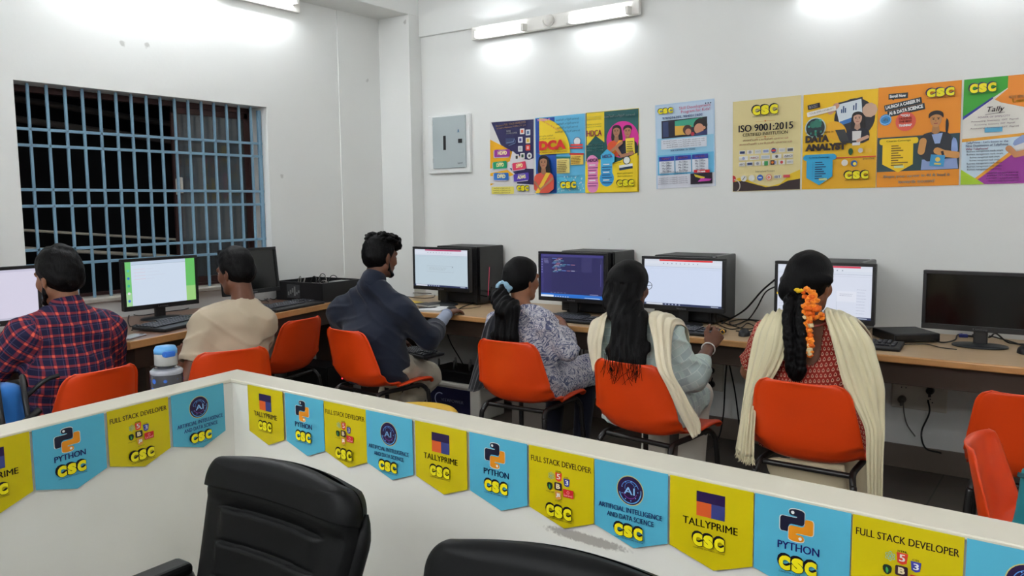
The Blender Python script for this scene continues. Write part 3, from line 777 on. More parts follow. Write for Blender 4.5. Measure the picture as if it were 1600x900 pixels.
def art_iso(s):
    s.part('artwork')
    s.poly([(0.005,.13),(.1,.155),(.22,.13),(.38,.075),(.55,.045),(.72,.075),(.86,.175),(.995,.215),(.995,.005),(.005,.005)], (228, 190, 30))
    s.poly([(0.005,.11),(.15,.12),(.3,.085),(.5,.04),(.68,.05),(.82,.10),(.995,.118),(.995,.005),(.005,.005)], (52, 34, 34))
    s.disc(.0, .145, .05, (206, 50, 50), a0=-90, a1=90).ring(.02, .065, .10, .014, (190, 180, 170), a0=-90, a1=90)
    rnd = random.Random(8)
    cols = [(36,52,96),(150,152,160),(190,186,190),(150,160,200),(196,60,60),(180,190,200),(90,90,96)]
    for r_ in range(3):
        for k in range(7 if r_ != 1 else 5):
            x = .10+k*(.118 if r_ != 1 else .165); y = .41-r_*.065
            w_ = (.095 if r_ != 1 else .135)
            s.rect(x, y, w_, .045, (226, 224, 218))
            c = cols[(k+r_*3) % 7]
            if (k+r_) % 3 == 0: s.rect(x+.01, y+.008, w_-.02, .028, c)
            elif (k+r_) % 3 == 1: s.disc(x+w_/2, y+.022, .022, c, n=14)
            else: s.text('ABCI', x+.01, y+.012, w_-.02, .02, c, bold=.02)
    s.disc(.62, .433, .036, (30, 60, 120), n=18).rect(.592, .425, .056, .018, (214, 60, 50))
    s.rect(.485, .275, .055, .048, (60, 150, 80)).rect(.575, .278, .06, .052, (70, 40, 30)).disc(.605, .304, .018, (226, 120, 30), n=12)
    for k, (x, c) in enumerate(((.18, (226, 226, 220)), (.30, (226, 226, 220)), (.425, (40, 90, 176)), (.555, (214, 110, 90)))):
        s.disc(x, .145, .045, c, n=20)
        if k == 3: s.disc(x, .145, .034, (236, 220, 210), n=20).disc(x, .145, .02, (214, 110, 90), n=12)
        if k == 2: s.rect(x-.025, .14, .05, .012, WHITE)
        if k == 0: s.line([(x-.02,.125),(x+.02,.165)], .004, (60, 70, 50))
    s.rect(.63, .13, .11, .035, (232, 230, 222)).text('IBT', .64, .135, .085, .026, (40, 60, 140), bold=.04).rect(.765, .135, .095, .03, (206, 70, 80))
    s.part('lettering').text('ISO 9001:2015', .10, .655, .80, .075, (34, 30, 70), bold=.03).text('CERTIFIED INSTITUTION', .165, .605, .66, .034, (70, 62, 56), bold=.02)
    s.lines(.10, .495, .80, .085, 2, (206, 90, 100), seed=1).text('International Partners', .36, .205, .28, .02, (70, 62, 56))
    for y in (.755, .585):
        s.line([(.36,y),(.5,y+.004),(.64,y)], .0015, (206, 140, 70)); s.disc(.5, y+.003, .012, (206, 120, 60), n=8)
    s.part('logo').csc(.31, .815, .38, .125)
def art_data(s):
    s.part('artwork')
    s.rect(.005, .005, .99, .3, (236, 176, 24)).rect(.005, .30, .99, .4, (240, 190, 22))
    s.disc(.70, .72, .27, (44, 42, 48)).poly([(.42,.88),(.80,.93),(.83,.70),(.50,.63)], (40, 46, 60)).poly([(.44,.865),(.785,.91),(.81,.715),(.51,.65)], (226, 236, 242)).poly([(.5,.69),(.81,.76),(.81,.715),(.51,.65)], (60, 120, 190))
    for x, y, h in ((.52,.78,.04),(.545,.78,.07),(.57,.78,.05),(.68,.80,.05),(.71,.80,.07)): s.rect(x, y, .018, h, (60, 90, 130))
    s.disc(.46, .60, .12, (240, 176, 30), sx=1.3, rot=-40); s.disc(.90, .79, .10, (214, 176, 150), n=9); arm(s, [(.38,.80),(.46,.86)], .03, (206, 150, 120))
    s.part('picture'); portrait(s, .745, .71, .072, (30, 30, 44), skin=(206, 160, 136), base=.46)
    s.poly([(.68,.585),(.80,.585),(.785,.44),(.685,.44)], (224, 222, 220)).poly([(.45,.61),(.58,.61),(.64,.49),(.52,.49)], (52, 54, 56)).poly([(.52,.49),(.64,.49),(.80,.49),(.74,.47),(.56,.465)], (36, 36, 40)); arm(s, [(.88,.52),(.76,.485)], .018, (206, 160, 136))
    s.part('artwork').disc(.18, .645, .145, (196, 214, 206)).disc(.18, .645, .13, (28, 44, 50)).disc(.15, .68, .05, (40, 110, 90)).disc(.21, .69, .06, (46, 120, 100)).rect(.12, .65, .14, .04, (46, 120, 100)).rect(.17, .56, .03, .06, (60, 150, 120)).rect(.10, .545, .17, .012, (150, 200, 190))
    for x, y in ((.09,.66),(.26,.60),(.12,.59),(.25,.72)): s.disc(x, y, .016, (70, 170, 150), n=8)
    s.rect(.06, .785, .40, .05, (238, 232, 220), rot=10, rr=.004).rect(.07, .845, .17, .05, (34, 30, 40), rot=9).text('BOOST', .09, .853, .12, .03, WHITE, bold=.04, rot=9).text('YOUR EMPLOYABILITY', .09, .803, .34, .018, (120, 110, 90), rot=10)
    s.rect(.46, .313, .54, .012, (206, 60, 40)).rect(.02, .30, .46, .065, (40, 158, 206), rr=.02)
    s.poly([(.07,.31),(.43,.31),(.43,.13),(.25,.04),(.07,.12)], (46, 164, 210)).rect(.02, .306, .46, .05, (40, 158, 206), rr=.012)
    for k in range(8): s.rect(.19, .275-k*.024, .10+.05*((k*7) % 3)/2, .010, (24, 50, 90)); s.disc(.155, .28-k*.024, .006, (90, 120, 170), n=6)
    s.rect(.25, .09, .11, .022, (196, 214, 150))
    s.poly(rounded([(.64,.40),(.67,.415),(.70,.40),(.70,.36),(.67,.335),(.64,.36)], 1), (30, 90, 50)); s.disc(.80, .385, .033, (200, 196, 196), n=14).rect(.87, .36, .08, .04, (240, 190, 60)).disc(.595, .265, .044, (226, 220, 210), n=16).disc(.72, .255, .044, (50, 100, 160), n=16).disc(.73, .25, .024, (240, 214, 60), n=12)
    s.part('lettering').text('DATA', .05, .49, .33, .075, (40, 24, 20), bold=.08).text('ANALYST', .05, .40, .56, .075, (40, 24, 20), bold=.08).text('Advanced Diploma in', .055, .578, .38, .028, (110, 50, 30), bold=.01)
    s.text('Course Coverage', .11, .32, .28, .022, (24, 50, 90), bold=.02).text('pandas', .84, .285, .14, .024, (60, 50, 60))
    s.part('logo').csc(.60, .085, .32, .10)
def art_career(s):
    s.part('artwork')
    s.rect(.003, .155, .994, .345, (38, 66, 72)).rect(.003, .005, .994, .15, (236, 148, 26))
    s.rect(.13, .875, .24, .055, (44, 56, 62)).poly([(.17,.88),(.21,.88),(.19,.862)], (44, 56, 62)).rect(.08, .785, .46, .062, (44, 56, 62), rot=9).rect(.12, .725, .46, .062, (44, 56, 62), rot=9)
    s.disc(.10, .675, .075, (50, 140, 206)).ring(.10, .675, .06, .008, (150, 200, 236), sx=1.2, rot=10).disc(.35, .645, .125, (232, 96, 76))
    s.rect(.03, .425, .48, .06, (250, 212, 30), rr=.012); s.poly([(.07,.44),(.45,.44),(.45,.22),(.27,.145),(.07,.23)], (250, 206, 24))
    for k in range(9): s.rect(.18, .405-k*.024, .09+.03*(k % 3)+(.09 if k == 7 else 0), .010, (110, 80, 20))
    s.rect(.22, .19, .12, .022, (206, 220, 170)).text('Course Coverage', .12, .447, .30, .022, (110, 80, 20), bold=.02)
    s.part('picture')
    s.poly([(.55,.16),(.56,.26),(.97,.26),(.99,.16)], (140, 160, 206))
    portrait(s, .715, .64, .088, (40, 42, 50), skin=(196, 136, 80), long=False, base=.24)
    s.poly(rounded([(.83,.66),(.87,.62),(.86,.50),(.83,.50)], 1), HAIR)
    s.poly([(.67,.50),(.80,.51),(.77,.41),(.71,.41)], (150, 170, 214)).poly(rounded([(.91,.47),(.97,.44),(.985,.30),(.90,.30)], 1), (140, 164, 214))
    arm(s, [(.97,.29),(.82,.31),(.74,.34)], .034, (206, 146, 80)); arm(s, [(.55,.34),(.57,.44)], .034, (206, 146, 80)); s.rect(.79, .295, .03, .04, (40, 30, 30), rot=15)
    s.rect(.66, .19, .17, .11, (60, 150, 200), rot=-6).disc(.75, .255, .03, (226, 196, 90), n=12).rect(.71, .205, .08, .015, (226, 196, 90), rot=-6)
    s.part('lettering').text('Enroll Now', .15, .887, .20, .03, WHITE, bold=.05).text('LAUNCH A CAREER IN', .10, .80, .42, .034, WHITE, bold=.05, rot=9).text('AI & DATA SCIENCE', .14, .74, .42, .036, WHITE, bold=.05, rot=9)
    s.text('AI', .07, .66, .06, .035, (190, 226, 244), bold=.03).text('"YOU', .29, .69, .11, .025, WHITE, bold=.06).text('DESERVE', .27, .665, .16, .02, (120, 30, 30), bold=.04).text('THE BEST', .27, .635, .16, .02, (120, 30, 30), bold=.04).text('TRAINING"', .27, .595, .16, .024, WHITE, bold=.06)
    s.text('Shape your career in AI & lead it', .09, .085, .81, .035, (196, 206, 212), bold=.03).text('towards success!', .28, .035, .44, .032, (196, 206, 212), bold=.03)
    s.part('logo').csc(.60, .85, .33, .10, dark=(50, 30, 80))
def art_tallyposter(s):
    s.part('artwork')
    s.poly([(.0,1),(.50,1),(.50,.89),(.0,.64)], (60, 166, 50)).poly([(.50,1),(1,1),(1,.55),(.70,.70),(.34,.78),(.50,.88)], (236, 140, 40))
    s.poly([(.0,.65),(.34,.82),(.34,.78),(.0,.61)], (50, 56, 150)).poly([(.0,.62),(.34,.80),(.80,.60),(.80,.44),(.0,.41)], (232, 228, 218)).poly([(.0,.44),(.80,.47),(.80,.44),(.0,.41)], (236, 166, 50))
    s.poly([(.0,.41),(.72,.44),(.55,.30),(.18,.06),(.0,.14)], (206, 226, 240)).poly([(.16,.06),(.58,.32),(.62,.30),(.20,.04)], (236, 160, 40)).poly([(.20,.05),(.62,.30),(1,.34),(1,.005),(.28,.005)], (158, 52, 156)).poly([(.0,.15),(.28,.005),(.0,.005)], (170, 206, 40))
    s.part('picture').poly(rounded([(.70,.44),(.78,.50),(1,.50),(1,.02),(.74,.02),(.74,.30)], 1), (44, 44, 60)); portrait(s, .92, .63, .085, (44, 44, 60), skin=(196, 136, 100), long=False, base=.3)
    s.poly(rounded([(.56,.38),(.72,.47),(.74,.38),(.64,.33)], 1), (140, 160, 206)); arm(s, [(.54,.33),(.62,.27),(.80,.30)], .03, (206, 140, 90)); s.rect(.60, .32, .12, .045, (226, 226, 226), rot=20)
    s.part('artwork').rect(.26, .49, .20, .045, (90, 170, 206))
    for k in range(3): s.lines(.09, .585-k*.033, .55, .025, 1, (130, 90, 110), word='Accounting  Inventory  GST  Payroll', seed=k)
    s.lines(.06, .13, .42, .20, 7, (60, 60, 90), word='Business management made simple', seed=2)
    s.part('lettering').text('Tally', .27, .665, .20, .062, (60, 40, 50), bold=.01, shear=.3).line([(.26,.655),(.48,.668)], .002, (60, 40, 50)).text('POWER OF SIMPLICITY', .18, .625, .36, .016, (120, 80, 110))
    s.text('NEXT GENERATION', .52, .79, .30, .024, (240, 210, 170), bold=.03, rot=1).text('Learn Tally', .56, .74, .36, .042, (248, 206, 40), bold=.02)
    s.text('TallyPrime - Let\'s boost to the', .05, .385, .48, .026, (60, 60, 130), bold=.02).text('New Destination of TallyPrime', .05, .355, .48, .026, (60, 60, 130), bold=.02).text('Why TallyPrime?', .05, .325, .26, .025, (206, 60, 120), bold=.02)
    s.lines(.27, .02, .42, .10, 4, (240, 230, 240), seed=4)
    s.part('logo').csc(.07, .855, .31, .105, dark=(40, 40, 80))
POSTERS = [
 ([(766,189.7),(834.5,185.2),(766.7,304.7),(835.5,303.3)], 'full stack developer poster with HDFD and DFPD badges, leftmost on the back wall', (226, 224, 222), art_hdfd),
 ([(836,185),(914.3,177.2),(838,303.5),(914.5,301.8)], 'blue DCA course poster with a woman in a yellow sari', (98, 184, 224), art_dca),
 ([(915.5,176.2),(997.8,168.9),(916,301.8),(999.2,299.6)], 'teal and yellow HDCA poster with two women on a pink circle', (246, 214, 40), art_hdca),
 ([(1022,164.8),(1115.6,154),(1026,295.4),(1117,290.6)], 'pale blue Skill Development Program for Kids poster', (186, 212, 236), art_kids),
 ([(1144,159.2),(1250.5,148.8),(1145,299.8),(1250.8,296)], 'cream ISO 9001:2015 certified institution poster', (226, 210, 152), art_iso),
 ([(1251.5,148.7),(1367.6,138.6),(1252.8,296),(1368.3,293)], 'yellow DATA ANALYST poster with a woman in a black blazer', (242, 194, 22), art_data),
 ([(1368.9,138.2),(1498.2,125.6),(1369.3,293),(1498.6,289.3)], 'orange AI and data science career poster with a schoolgirl holding a book', (236, 144, 28), art_career),
 ([(1500.5,125.2),(1640,112.4),(1500.8,289.6),(1642,285.5)], 'green and white Tally poster cut off by the right photo edge', (232, 228, 218), art_tallyposter)]
for px, lb, c, art in POSTERS: poster(px, lb, c, art)

# ================================================================ distribution box
M_BOXW = mat('white_plastic_surround', (226, 228, 226), 0.45)
M_BOXG = mat('grey_enamelled_door', (168, 178, 180), 0.42, var=0.03, vscale=8)
M_DARK = mat('black_plastic', (16, 16, 18), 0.4)
db = thing('distribution_box', 'grey metal distribution box with white surround on the back wall beside the corner column', 'electrical box', (-4.15, YB, 1.70))
bx = MB(); bx.bbox((-0.005, -0.03, -0.02), (0.395, 0.0, 0.41), M_BOXW, 0.006); bx.build('surround', db)
dr = MB(); dr.bbox((0.05, -0.042, 0.015), (0.365, -0.03, 0.395), M_BOXG, 0.004); d_ = dr.build('door', db)
MB().bbox((0.155, -0.0435, 0.15), (0.18, -0.041, 0.255), M_DARK, 0.001).build('viewing_slot', d_)
MB().bbox((0.30, -0.048, 0.195), (0.335, -0.041, 0.225), M_DARK, 0.003).build('latch', d_)
s = Sheet(0.395, 0.41); s.k = 3
s.part('lettering').text('Lpowr', .74, .10, .12, .04, (60, 66, 70), bold=.02).text('A', .74, .66, .045, .06, (60, 130, 190), bold=.03)
for (nm, _), q in s.parts.items():
    o = q.build(nm, d_); o.location = (0, -0.0425, 0)
for z in (0.06, 0.34):
    MB().tube([(0.052, -0.045, z), (0.052, -0.045, z+0.03)], 0.005, M_BOXW, 8).build('hinge', d_)

# wall sockets under the desk
M_SOCK = mat('ivory_socket_plate', (206, 200, 188), 0.5)
def plug(parent, x, z, colr):
    pm = MB(); mt = Matrix.Translation((x, -0.008, z)) @ Matrix.Rotation(PI/2, 4, 'X')
    pm.lathe([(0.0, 0.05), (0.012, 0.048), (0.02, 0.03), (0.021, 0.0)], colr, 18, mtx=mt); pm.tube([(x, -0.045, z), (x+0.002, -0.05, z-0.03)], 0.007, colr, 8)
    return pm.build('plug', parent)
so = thing('socket_plate', 'ivory socket plate under the desk right of the woman with marigolds', 'socket', (-0.87, YB, 0.33))
MB().bbox((0, -0.012, 0), (0.27, 0, 0.17), M_SOCK, 0.004).build('plate', so)
for (x, z) in ((0.06, 0.12), (0.19, 0.055), (0.06, 0.055)):
    h = MB()
    for dx, dz in ((-0.011, -0.006), (0.011, -0.006), (0, 0.011)):
        h.lathe([(0.0, 0.0012), (0.0035, 0.001), (0.0036, 0)], M_DARK, 10, mtx=Matrix.Translation((x+dx, -0.012, z+dz)) @ Matrix.Rotation(PI/2, 4, 'X'))
    h.build('pin_holes', so)
plug(so, 0.19, 0.115, M_DARK); plug(so, 0.055, 0.05, mat('grey_rubber', (112, 108, 102), 0.6))
so2 = thing('socket_plate', 'ivory socket plate with two black plugs under the desk behind the woman with long hair', 'socket', (-1.97, YB, 0.29))
MB().bbox((0, -0.012, 0), (0.15, 0, 0.17), M_SOCK, 0.004).build('plate', so2)
plug(so2, 0.075, 0.125, M_DARK); plug(so2, 0.08, 0.04, M_DARK)
# ================================================================ desks
def laminate(name, c1, c2, rough=0.35):
    m = bpy.data.materials.new(name); nt, b = nodes_of(m)
    tc = nt.nodes.new('ShaderNodeTexCoord'); mp = nt.nodes.new('ShaderNodeMapping'); mp.inputs['Scale'].default_value = (1.2, 26, 26)
    n = nt.nodes.new('ShaderNodeTexNoise'); n.inputs['Scale'].default_value = 3; n.inputs['Detail'].default_value = 8; n.inputs['Distortion'].default_value = 0.6
    nt.links.new(tc.outputs['Object'], mp.inputs['Vector']); nt.links.new(mp.outputs['Vector'], n.inputs['Vector'])
    mx = nt.nodes.new('ShaderNodeMix'); mx.data_type = 'RGBA'; mx.inputs[6].default_value = srgb(*c1); mx.inputs[7].default_value = srgb(*c2)
    nt.links.new(n.outputs['Fac'], mx.inputs[0]); nt.links.new(mx.outputs[2], b.inputs['Base Color'])
    b.inputs['Roughness'].default_value = rough; b.inputs['Specular IOR Level'].default_value = 0.45
    MATS[name] = m; return m
M_DESK = laminate('oak_brown_laminate', (174, 146, 112), (194, 166, 130))
M_DESKD = laminate('walnut_brown_laminate', (106, 78, 62), (128, 96, 78), 0.28)
M_EDGE = laminate('honey_wood_lipping', (170, 124, 74), (190, 142, 90), 0.3)
M_APRON = mat('dark_brown_board', (62, 48, 38), 0.55, var=0.08, vscale=5)
DZ, LZ = 0.75, 0.82            # tops of the back desk and of the left desk
DY0 = 3.95
dk = thing('desk', 'long wood laminate desk along the back wall under the posters', 'desk', (-1.4, (DY0+YB)/2, 0))
MB().bbox((-2.83, -0.38, DZ-0.028), (2.9, 0.395, DZ), M_DESK, 0.003).build('desktop', dk)
MB().bbox((-2.83, -0.40, DZ-0.032), (2.9, -0.38, DZ+0.001), M_EDGE, 0.006, 3).build('edge_lipping', dk)
MB().bbox((-2.82, -0.34, DZ-0.14), (2.9, -0.32, DZ-0.028), M_APRON, 0.002).build('apron', dk)
for x in (-2.81, 0.22, 1.5, 2.86):
    MB().bbox((x-0.012, -0.33, 0), (x+0.012, 0.37, DZ-0.028), M_APRON, 0.002).build('side_panel', dk)
ld = thing('desk', 'darker brown desk along the left wall under the window', 'desk', (-4.1, 2.5, 0))
def lpoly(off, ycut=(0.9, 3.94)):
    """front edge of the left desk, skewed to the wall"""
    fx = lambda y: -3.662-0.2329*(y-2.01)
    return [(fx(ycut[0])-off, ycut[0]), (fx(ycut[1])-off, ycut[1])]
def slab(mb, pts, z0, z1, m_, o=(-4.1, 2.5)):
    n = len(pts); V = [(p[0]-o[0], p[1]-o[1], z0) for p in pts]+[(p[0]-o[0], p[1]-o[1], z1) for p in pts]
    mb.add(V, [list(range(n))[::-1], [n+i for i in range(n)]]+[(i, (i+1) % n, n+(i+1) % n, n+i) for i in range(n)], m_); return mb
a, b = lpoly(0.02, (2.04, 3.94))
slab(MB(), [(-3.93, 0.9), (-3.93, 1.80), a, b, (XL+0.004, 3.94), (XL+0.004, 0.9)], LZ-0.028, LZ, M_DESKD).build('desktop', ld)
c, d = lpoly(0.0, (2.03, 3.94))
e0 = lpoly(0.07, (2.1, 3.92))[0]
slab(MB(), [c, d, b, a], LZ-0.036, LZ+0.001, M_EDGE).build('edge_lipping', ld, bevel=0.004)
slab(MB(), [(-3.91, 0.9), (-3.91, 1.79), c, a, (-3.93, 1.80), (-3.93, 0.9)], LZ-0.036, LZ+0.001, M_EDGE).build('edge_lipping', ld)
slab(MB(), [(-4.0, 0.92), (-4.0, 1.85), e0, (e0[0]-0.02, e0[1]), (-4.02, 1.86), (-4.02, 0.92)], LZ-0.15, LZ-0.028, M_APRON).build('apron', ld)
e, f_ = lpoly(0.07, (2.1, 3.92)); g, h = lpoly(0.09, (2.1, 3.92))
slab(MB(), [e, f_, h, g], LZ-0.15, LZ-0.028, M_APRON).build('apron', ld)
for y in (0.93, 2.18, 3.9):
    fx = -3.662-0.2329*(y-2.01)-0.08 if y > 2 else -4.0
    slab(MB(), [(fx, y-0.012), (fx, y+0.012), (XL+0.02, y+0.012), (XL+0.02, y-0.012)], 0, LZ-0.028, M_APRON).build('side_panel', ld)

# ================================================================ monitors
M_MON = mat('black_monitor_plastic', (17, 17, 19), 0.38, spec=0.5)
M_MONB = mat('dark_grey_monitor_stand', (30, 33, 36), 0.42)
M_OFF = mat('switched_off_screen', (5, 5, 6), 0.12, spec=0.6)
M_SILV = mat('silver_print', (150, 150, 152), 0.4)
def monitor(label, loc, rz, W_, H_, zb, art=None, tilt=0.0, brand='Lenovo', desk_z=DZ):
    """base on the desk at loc; the panel faces local -y; zb = bottom of the panel above the desk"""
    t = thing('monitor', label, 'monitor', loc, rz, 'monitors on the desks')
    mt = Matrix.Translation((0, 0, zb)) @ Matrix.Rotation(-tilt, 4, 'X')
    bk = MB(); bk.bbox((-W_/2, 0.0, 0), (W_/2, 0.022, H_), M_MON, 0.005, mtx=mt)
    bk.bbox((-W_*0.3, 0.02, H_*0.12), (W_*0.3, 0.05, H_*0.75), M_MON, 0.012, mtx=mt); bk.build('back_housing', t)
    bz_, bb = 0.016, 0.026
    fr = MB()
    for (x0, x1, z0, z1) in ((-W_/2, W_/2, 0, bb), (-W_/2, W_/2, H_-bz_, H_), (-W_/2, -W_/2+bz_, bb, H_-bz_), (W_/2-bz_, W_/2, bb, H_-bz_)):
        fr.bbox((x0, -0.012, z0), (x1, 0.001, z1), M_MON, 0.002, mtx=mt)
    bo = fr.build('bezel', t)
    sw, sh = W_-2*bz_, H_-bz_-bb
    lg = Sheet(0.06, 0.010, lambda c: M_SILV); lg.part('logo').text(brand, 0, 0, 1, 1, (0, 0, 0), bold=0.02)
    lgo = list(lg.parts.values())[0].build('logo', bo); lgo.matrix_local = mt @ Matrix.Translation((-0.03, -0.0125, 0.007))
    sc = MB(); sc.add([mt @ Vector(p) for p in ((-sw/2, -0.004, bb), (sw/2, -0.004, bb), (sw/2, -0.004, bb+sh), (-sw/2, -0.004, bb+sh))], [(0, 1, 2, 3)], M_OFF if art is None else glow((200, 210, 226)))
    so_ = sc.build('screen', t)
    if art:
        sh_ = Sheet(sw, sh, glow); sh_.cur = 'screen_image'; art(sh_)
        for q in sh_.parts.values():
            o = q.build('screen_image', so_); o.matrix_local = mt @ Matrix.Translation((-sw/2, -0.0045, bb))
    nk = MB(); nk.bbox((-0.03, 0.015, 0.01), (0.03, 0.038, zb+0.09), M_MON, 0.005); nk.build('stand_neck', t)
    bs = MB(); bs.lathe([(0.118, 0.0), (0.12, 0.004), (0.116, 0.009), (0.05, 0.014), (0.0, 0.015)], M_MONB, 40, c=(0, 0.01, 0.0008), sy=0.72); bs.build('stand_base', t)
    return t
PG, TXT = (226, 234, 248), (150, 166, 190)
def scr_plain(s): s.rect(0, 0, 1, 1, (222, 218, 238)); s.rect(0, .95, 1, .05, (206, 204, 226)).rect(0, 0, 1, .04, (196, 196, 214)).lines(.05, .3, .4, .3, 5, (206, 204, 224), word=None, thick=.12)
def scr_green(s):
    s.rect(0, 0, 1, 1, (120, 206, 120)).rect(.86, 0, .14, 1, (104, 196, 100)).rect(.86, .0, .14, .35, (160, 214, 130)).rect(.0, .0, .08, .3, (170, 220, 160))
    s.rect(.085, 0, .775, 1, (214, 228, 246)).rect(.085, .93, .775, .07, (200, 216, 238)).line([(.09,.925),(.86,.925)], .0012, (120, 150, 140))
    for k in range(4): s.rect(.12, .82-.075*k, .16, .006, (240, 190, 200)); s.rect(.30, .82-.075*k, .10+.08*(k % 3), .004, (206, 200, 220))
    for k in range(5): s.disc(.042, .12+.17*k, .018, [(60, 120, 220), (230, 230, 240), (60, 180, 160), (60, 120, 220), (80, 200, 190)][k], n=10)
def scr_word(s, strip=(214, 40, 60), box=False, tint=(206, 222, 236)):
    s.rect(0, 0, 1, 1, tint).rect(0, .95, 1, .05, (222, 228, 242)).rect(.20, .962, .68, .034, strip).rect(0, .90, 1, .055, (226, 232, 244)).rect(0, .84, 1, .06, (220, 228, 242))
    s.line([(0,.84),(1,.84)], .0012, (150, 160, 180)).line([(.08,.80),(.98,.80)], .0008, (180, 190, 204))
    for k in range(9): s.rect(.25+.055*k, .905, .012, .018, (110, 120, 140))
    if box:
        s.ring(.5, .5, .0, .0, TXT); s.line([(.24,.56),(.74,.56),(.74,.40),(.24,.40),(.24,.56)], .001, (150, 160, 160)); s.lines(.28, .44, .36, .09, 3, (160, 172, 170), word=None, thick=.2); s.rect(.72, .53, .014, .02, (90, 100, 110))
        s.line([(.07,.84),(.07,.06),(.98,.06)], .0008, (180, 192, 204))
    s.rect(0, 0, 1, .045, (40, 52, 92)).rect(.03, .004, .22, .036, (222, 228, 240))
    for k in range(5): s.rect(.28+.045*k, .012, .018, .02, (200, 210, 240))
    s.rect(.87, .012, .09, .018, (190, 200, 220))
def scr_code(s):
    s.rect(0, 0, 1, 1, (38, 36, 92)).rect(0, .94, 1, .06, (62, 58, 128)).rect(0, .05, .045, .89, (54, 50, 116)).rect(.045, .05, .13, .89, (44, 40, 100))
    s.rect(0, 0, 1, .05, (32, 110, 206)).rect(0, .0, .21, .045, (226, 234, 246)).rect(.0, .05, 1, .03, (34, 120, 220))
    s.rect(.66, .60, .16, .34, (52, 50, 104))
    for k in range(6): s.rect(.012, .86-.06*k, .02, .028, (130, 130, 190))
    rnd = random.Random(2)
    cols = [(120, 160, 236), (190, 130, 150), (200, 206, 230), (110, 190, 210)]
    for k in range(12):
        x = .19+.02*((k*3) % 4)
        for q in range(2 if k not in (5, 10) else 5):
            l = .03+.05*rnd.random(); s.rect(x, .90-.028*k, l, .010, cols[(k+q) % 4]); x += l+.012
    for k in range(4): s.rect(.06+.005*k, .88-.03*k, .07, .009, (150, 150, 200))
    for k in range(5): s.rect(.17+.055*k, .105, .035, .010, (140, 140, 190))
    s.rect(.80, .10, .13, .010, (170, 170, 214)).rect(.965, .30, .008, .5, (96, 92, 160)).text('Windows', .79, .075, .16, .02, (110, 110, 160))
    for k in range(6): s.rect(.25+.04*k, .012, .018, .022, (226, 236, 250))
    s.rect(.72, .014, .24, .016, (190, 214, 246))
def scr_doc(s):
    scr_word(s, (220, 60, 90), tint=(222, 228, 244))
    s.lines(.03, .10, .14, .66, 12, (180, 186, 206), word=None, thick=.14, seed=4).lines(.86, .10, .1, .5, 9, (180, 186, 206), word=None, thick=.14, seed=5)
    s.line([(.66,.45),(.66,.10)], .001, (150, 160, 180)).rect(.66, .34, .2, .2, (232, 236, 248)).lines(.69, .44, .14, .06, 2, (170, 176, 196), word=None, thick=.3).rect(.015, .42, .03, .04, (240, 200, 60)).lines(.24, .55, .35, .25, 6, (190, 196, 214), word=None, thick=.12, seed=6)
monitor('lit monitor with a plain lavender page, cut by the left photo edge', (-4.285, 1.70, LZ), PI/2, .455, .285, .065, scr_plain)
monitor('lit monitor with a white page between green desktop strips below the window', (-4.285, 2.575, LZ), PI/2, .455, .285, .065, scr_green)
monitor('switched-off black monitor on the left desk behind the boy in beige', (-4.285, 3.185, LZ), PI/2+0.06, .43, .285, .085, None, tilt=0.10)
monitor('lit monitor with a pale document that the navy shirted man faces', (-3.712, 4.33, DZ), 0, .515, .302, .10, lambda s: scr_word(s, (190, 40, 100), True, (196, 214, 226)), brand='ViewSonic')
monitor('lit monitor with dark purple code editor before the woman in floral white', (-2.648, 4.33, DZ), 0, .488, .312, .085, scr_code, brand='ViewSonic')
monitor('lit monitor with an empty white page and one red title strip', (-1.912, 4.33, DZ), 0, .505, .306, .082, lambda s: scr_word(s, (226, 30, 40), False, (214, 226, 250)), brand='ViewSonic')
monitor('lit monitor behind the head of the woman with marigolds in her hair', (-1.135, 4.33, DZ), 0, .50, .31, .075, scr_doc, brand='ViewSonic')
monitor('switched-off black monitor at the right end of the back desk', (-.432, 4.405, DZ), 0, .505, .285, .073, None)

# ================================================================ computer towers
M_CASE = mat('black_steel_case', (20, 20, 22), 0.45, spec=0.4, bump=0.05, bscale=900)
M_CASEF = mat('glossy_black_case_front', (14, 14, 16), 0.22, spec=0.5)
M_STEEL = mat('bare_zinc_steel', (150, 152, 152), 0.35, metal=0.7, var=0.1)
M_LED = emis('magenta_led_strip', (214, 40, 90), 0.35)
def tower(label, x0, x1, y0, y1, z1, strip=False):
    t = thing('computer_tower', label, 'computer', ((x0+x1)/2, (y0+y1)/2, DZ), 0, 'computer towers against the back wall')
    w_, d_, h_ = (x1-x0)/2, (y1-y0)/2, z1-DZ
    MB().bbox((-w_, -d_, 0.01), (w_-0.03, d_, h_), M_CASE, 0.004).build('case', t)
    MB().bbox((w_-0.03, -d_-0.002, 0.008), (w_, d_+0.002, h_+0.002), M_CASEF, 0.008).build('front_panel', t)
    pn = MB(); pn.bbox((-w_+0.012, -d_-0.003, 0.02), (w_-0.045, -d_+0.002, h_-0.012), M_CASE, 0.002); pn.build('side_panel', t)
    for sx in (-1, 1):
        for sy in (-1, 1): MB().bbox((sx*(w_-0.04)-0.012, sy*(d_-0.03)-0.012, 0), (sx*(w_-0.04)+0.012, sy*(d_-0.03)+0.012, 0.012), M_DARK, 0.002).build('foot', t)
    if strip: MB().tube([(w_+0.001, -0.05, 0.05), (w_+0.001, -0.03, 0.26)], 0.0018, M_LED, 6).build('led_strip', t)
    return t
tower('black computer tower behind the monitor the navy shirted man faces', -3.845, -3.46, 4.44, 4.72, 1.155, True)
tower('black computer tower behind the monitor with the code editor', -2.80, -2.415, 4.45, 4.72, 1.146)
tower('black computer tower behind the monitor with the empty white page', -2.13, -1.745, 4.42, 4.72, 1.14)
tower('black computer tower behind the monitor of the woman with marigolds', -1.345, -.965, 4.43, 4.72, 1.13)
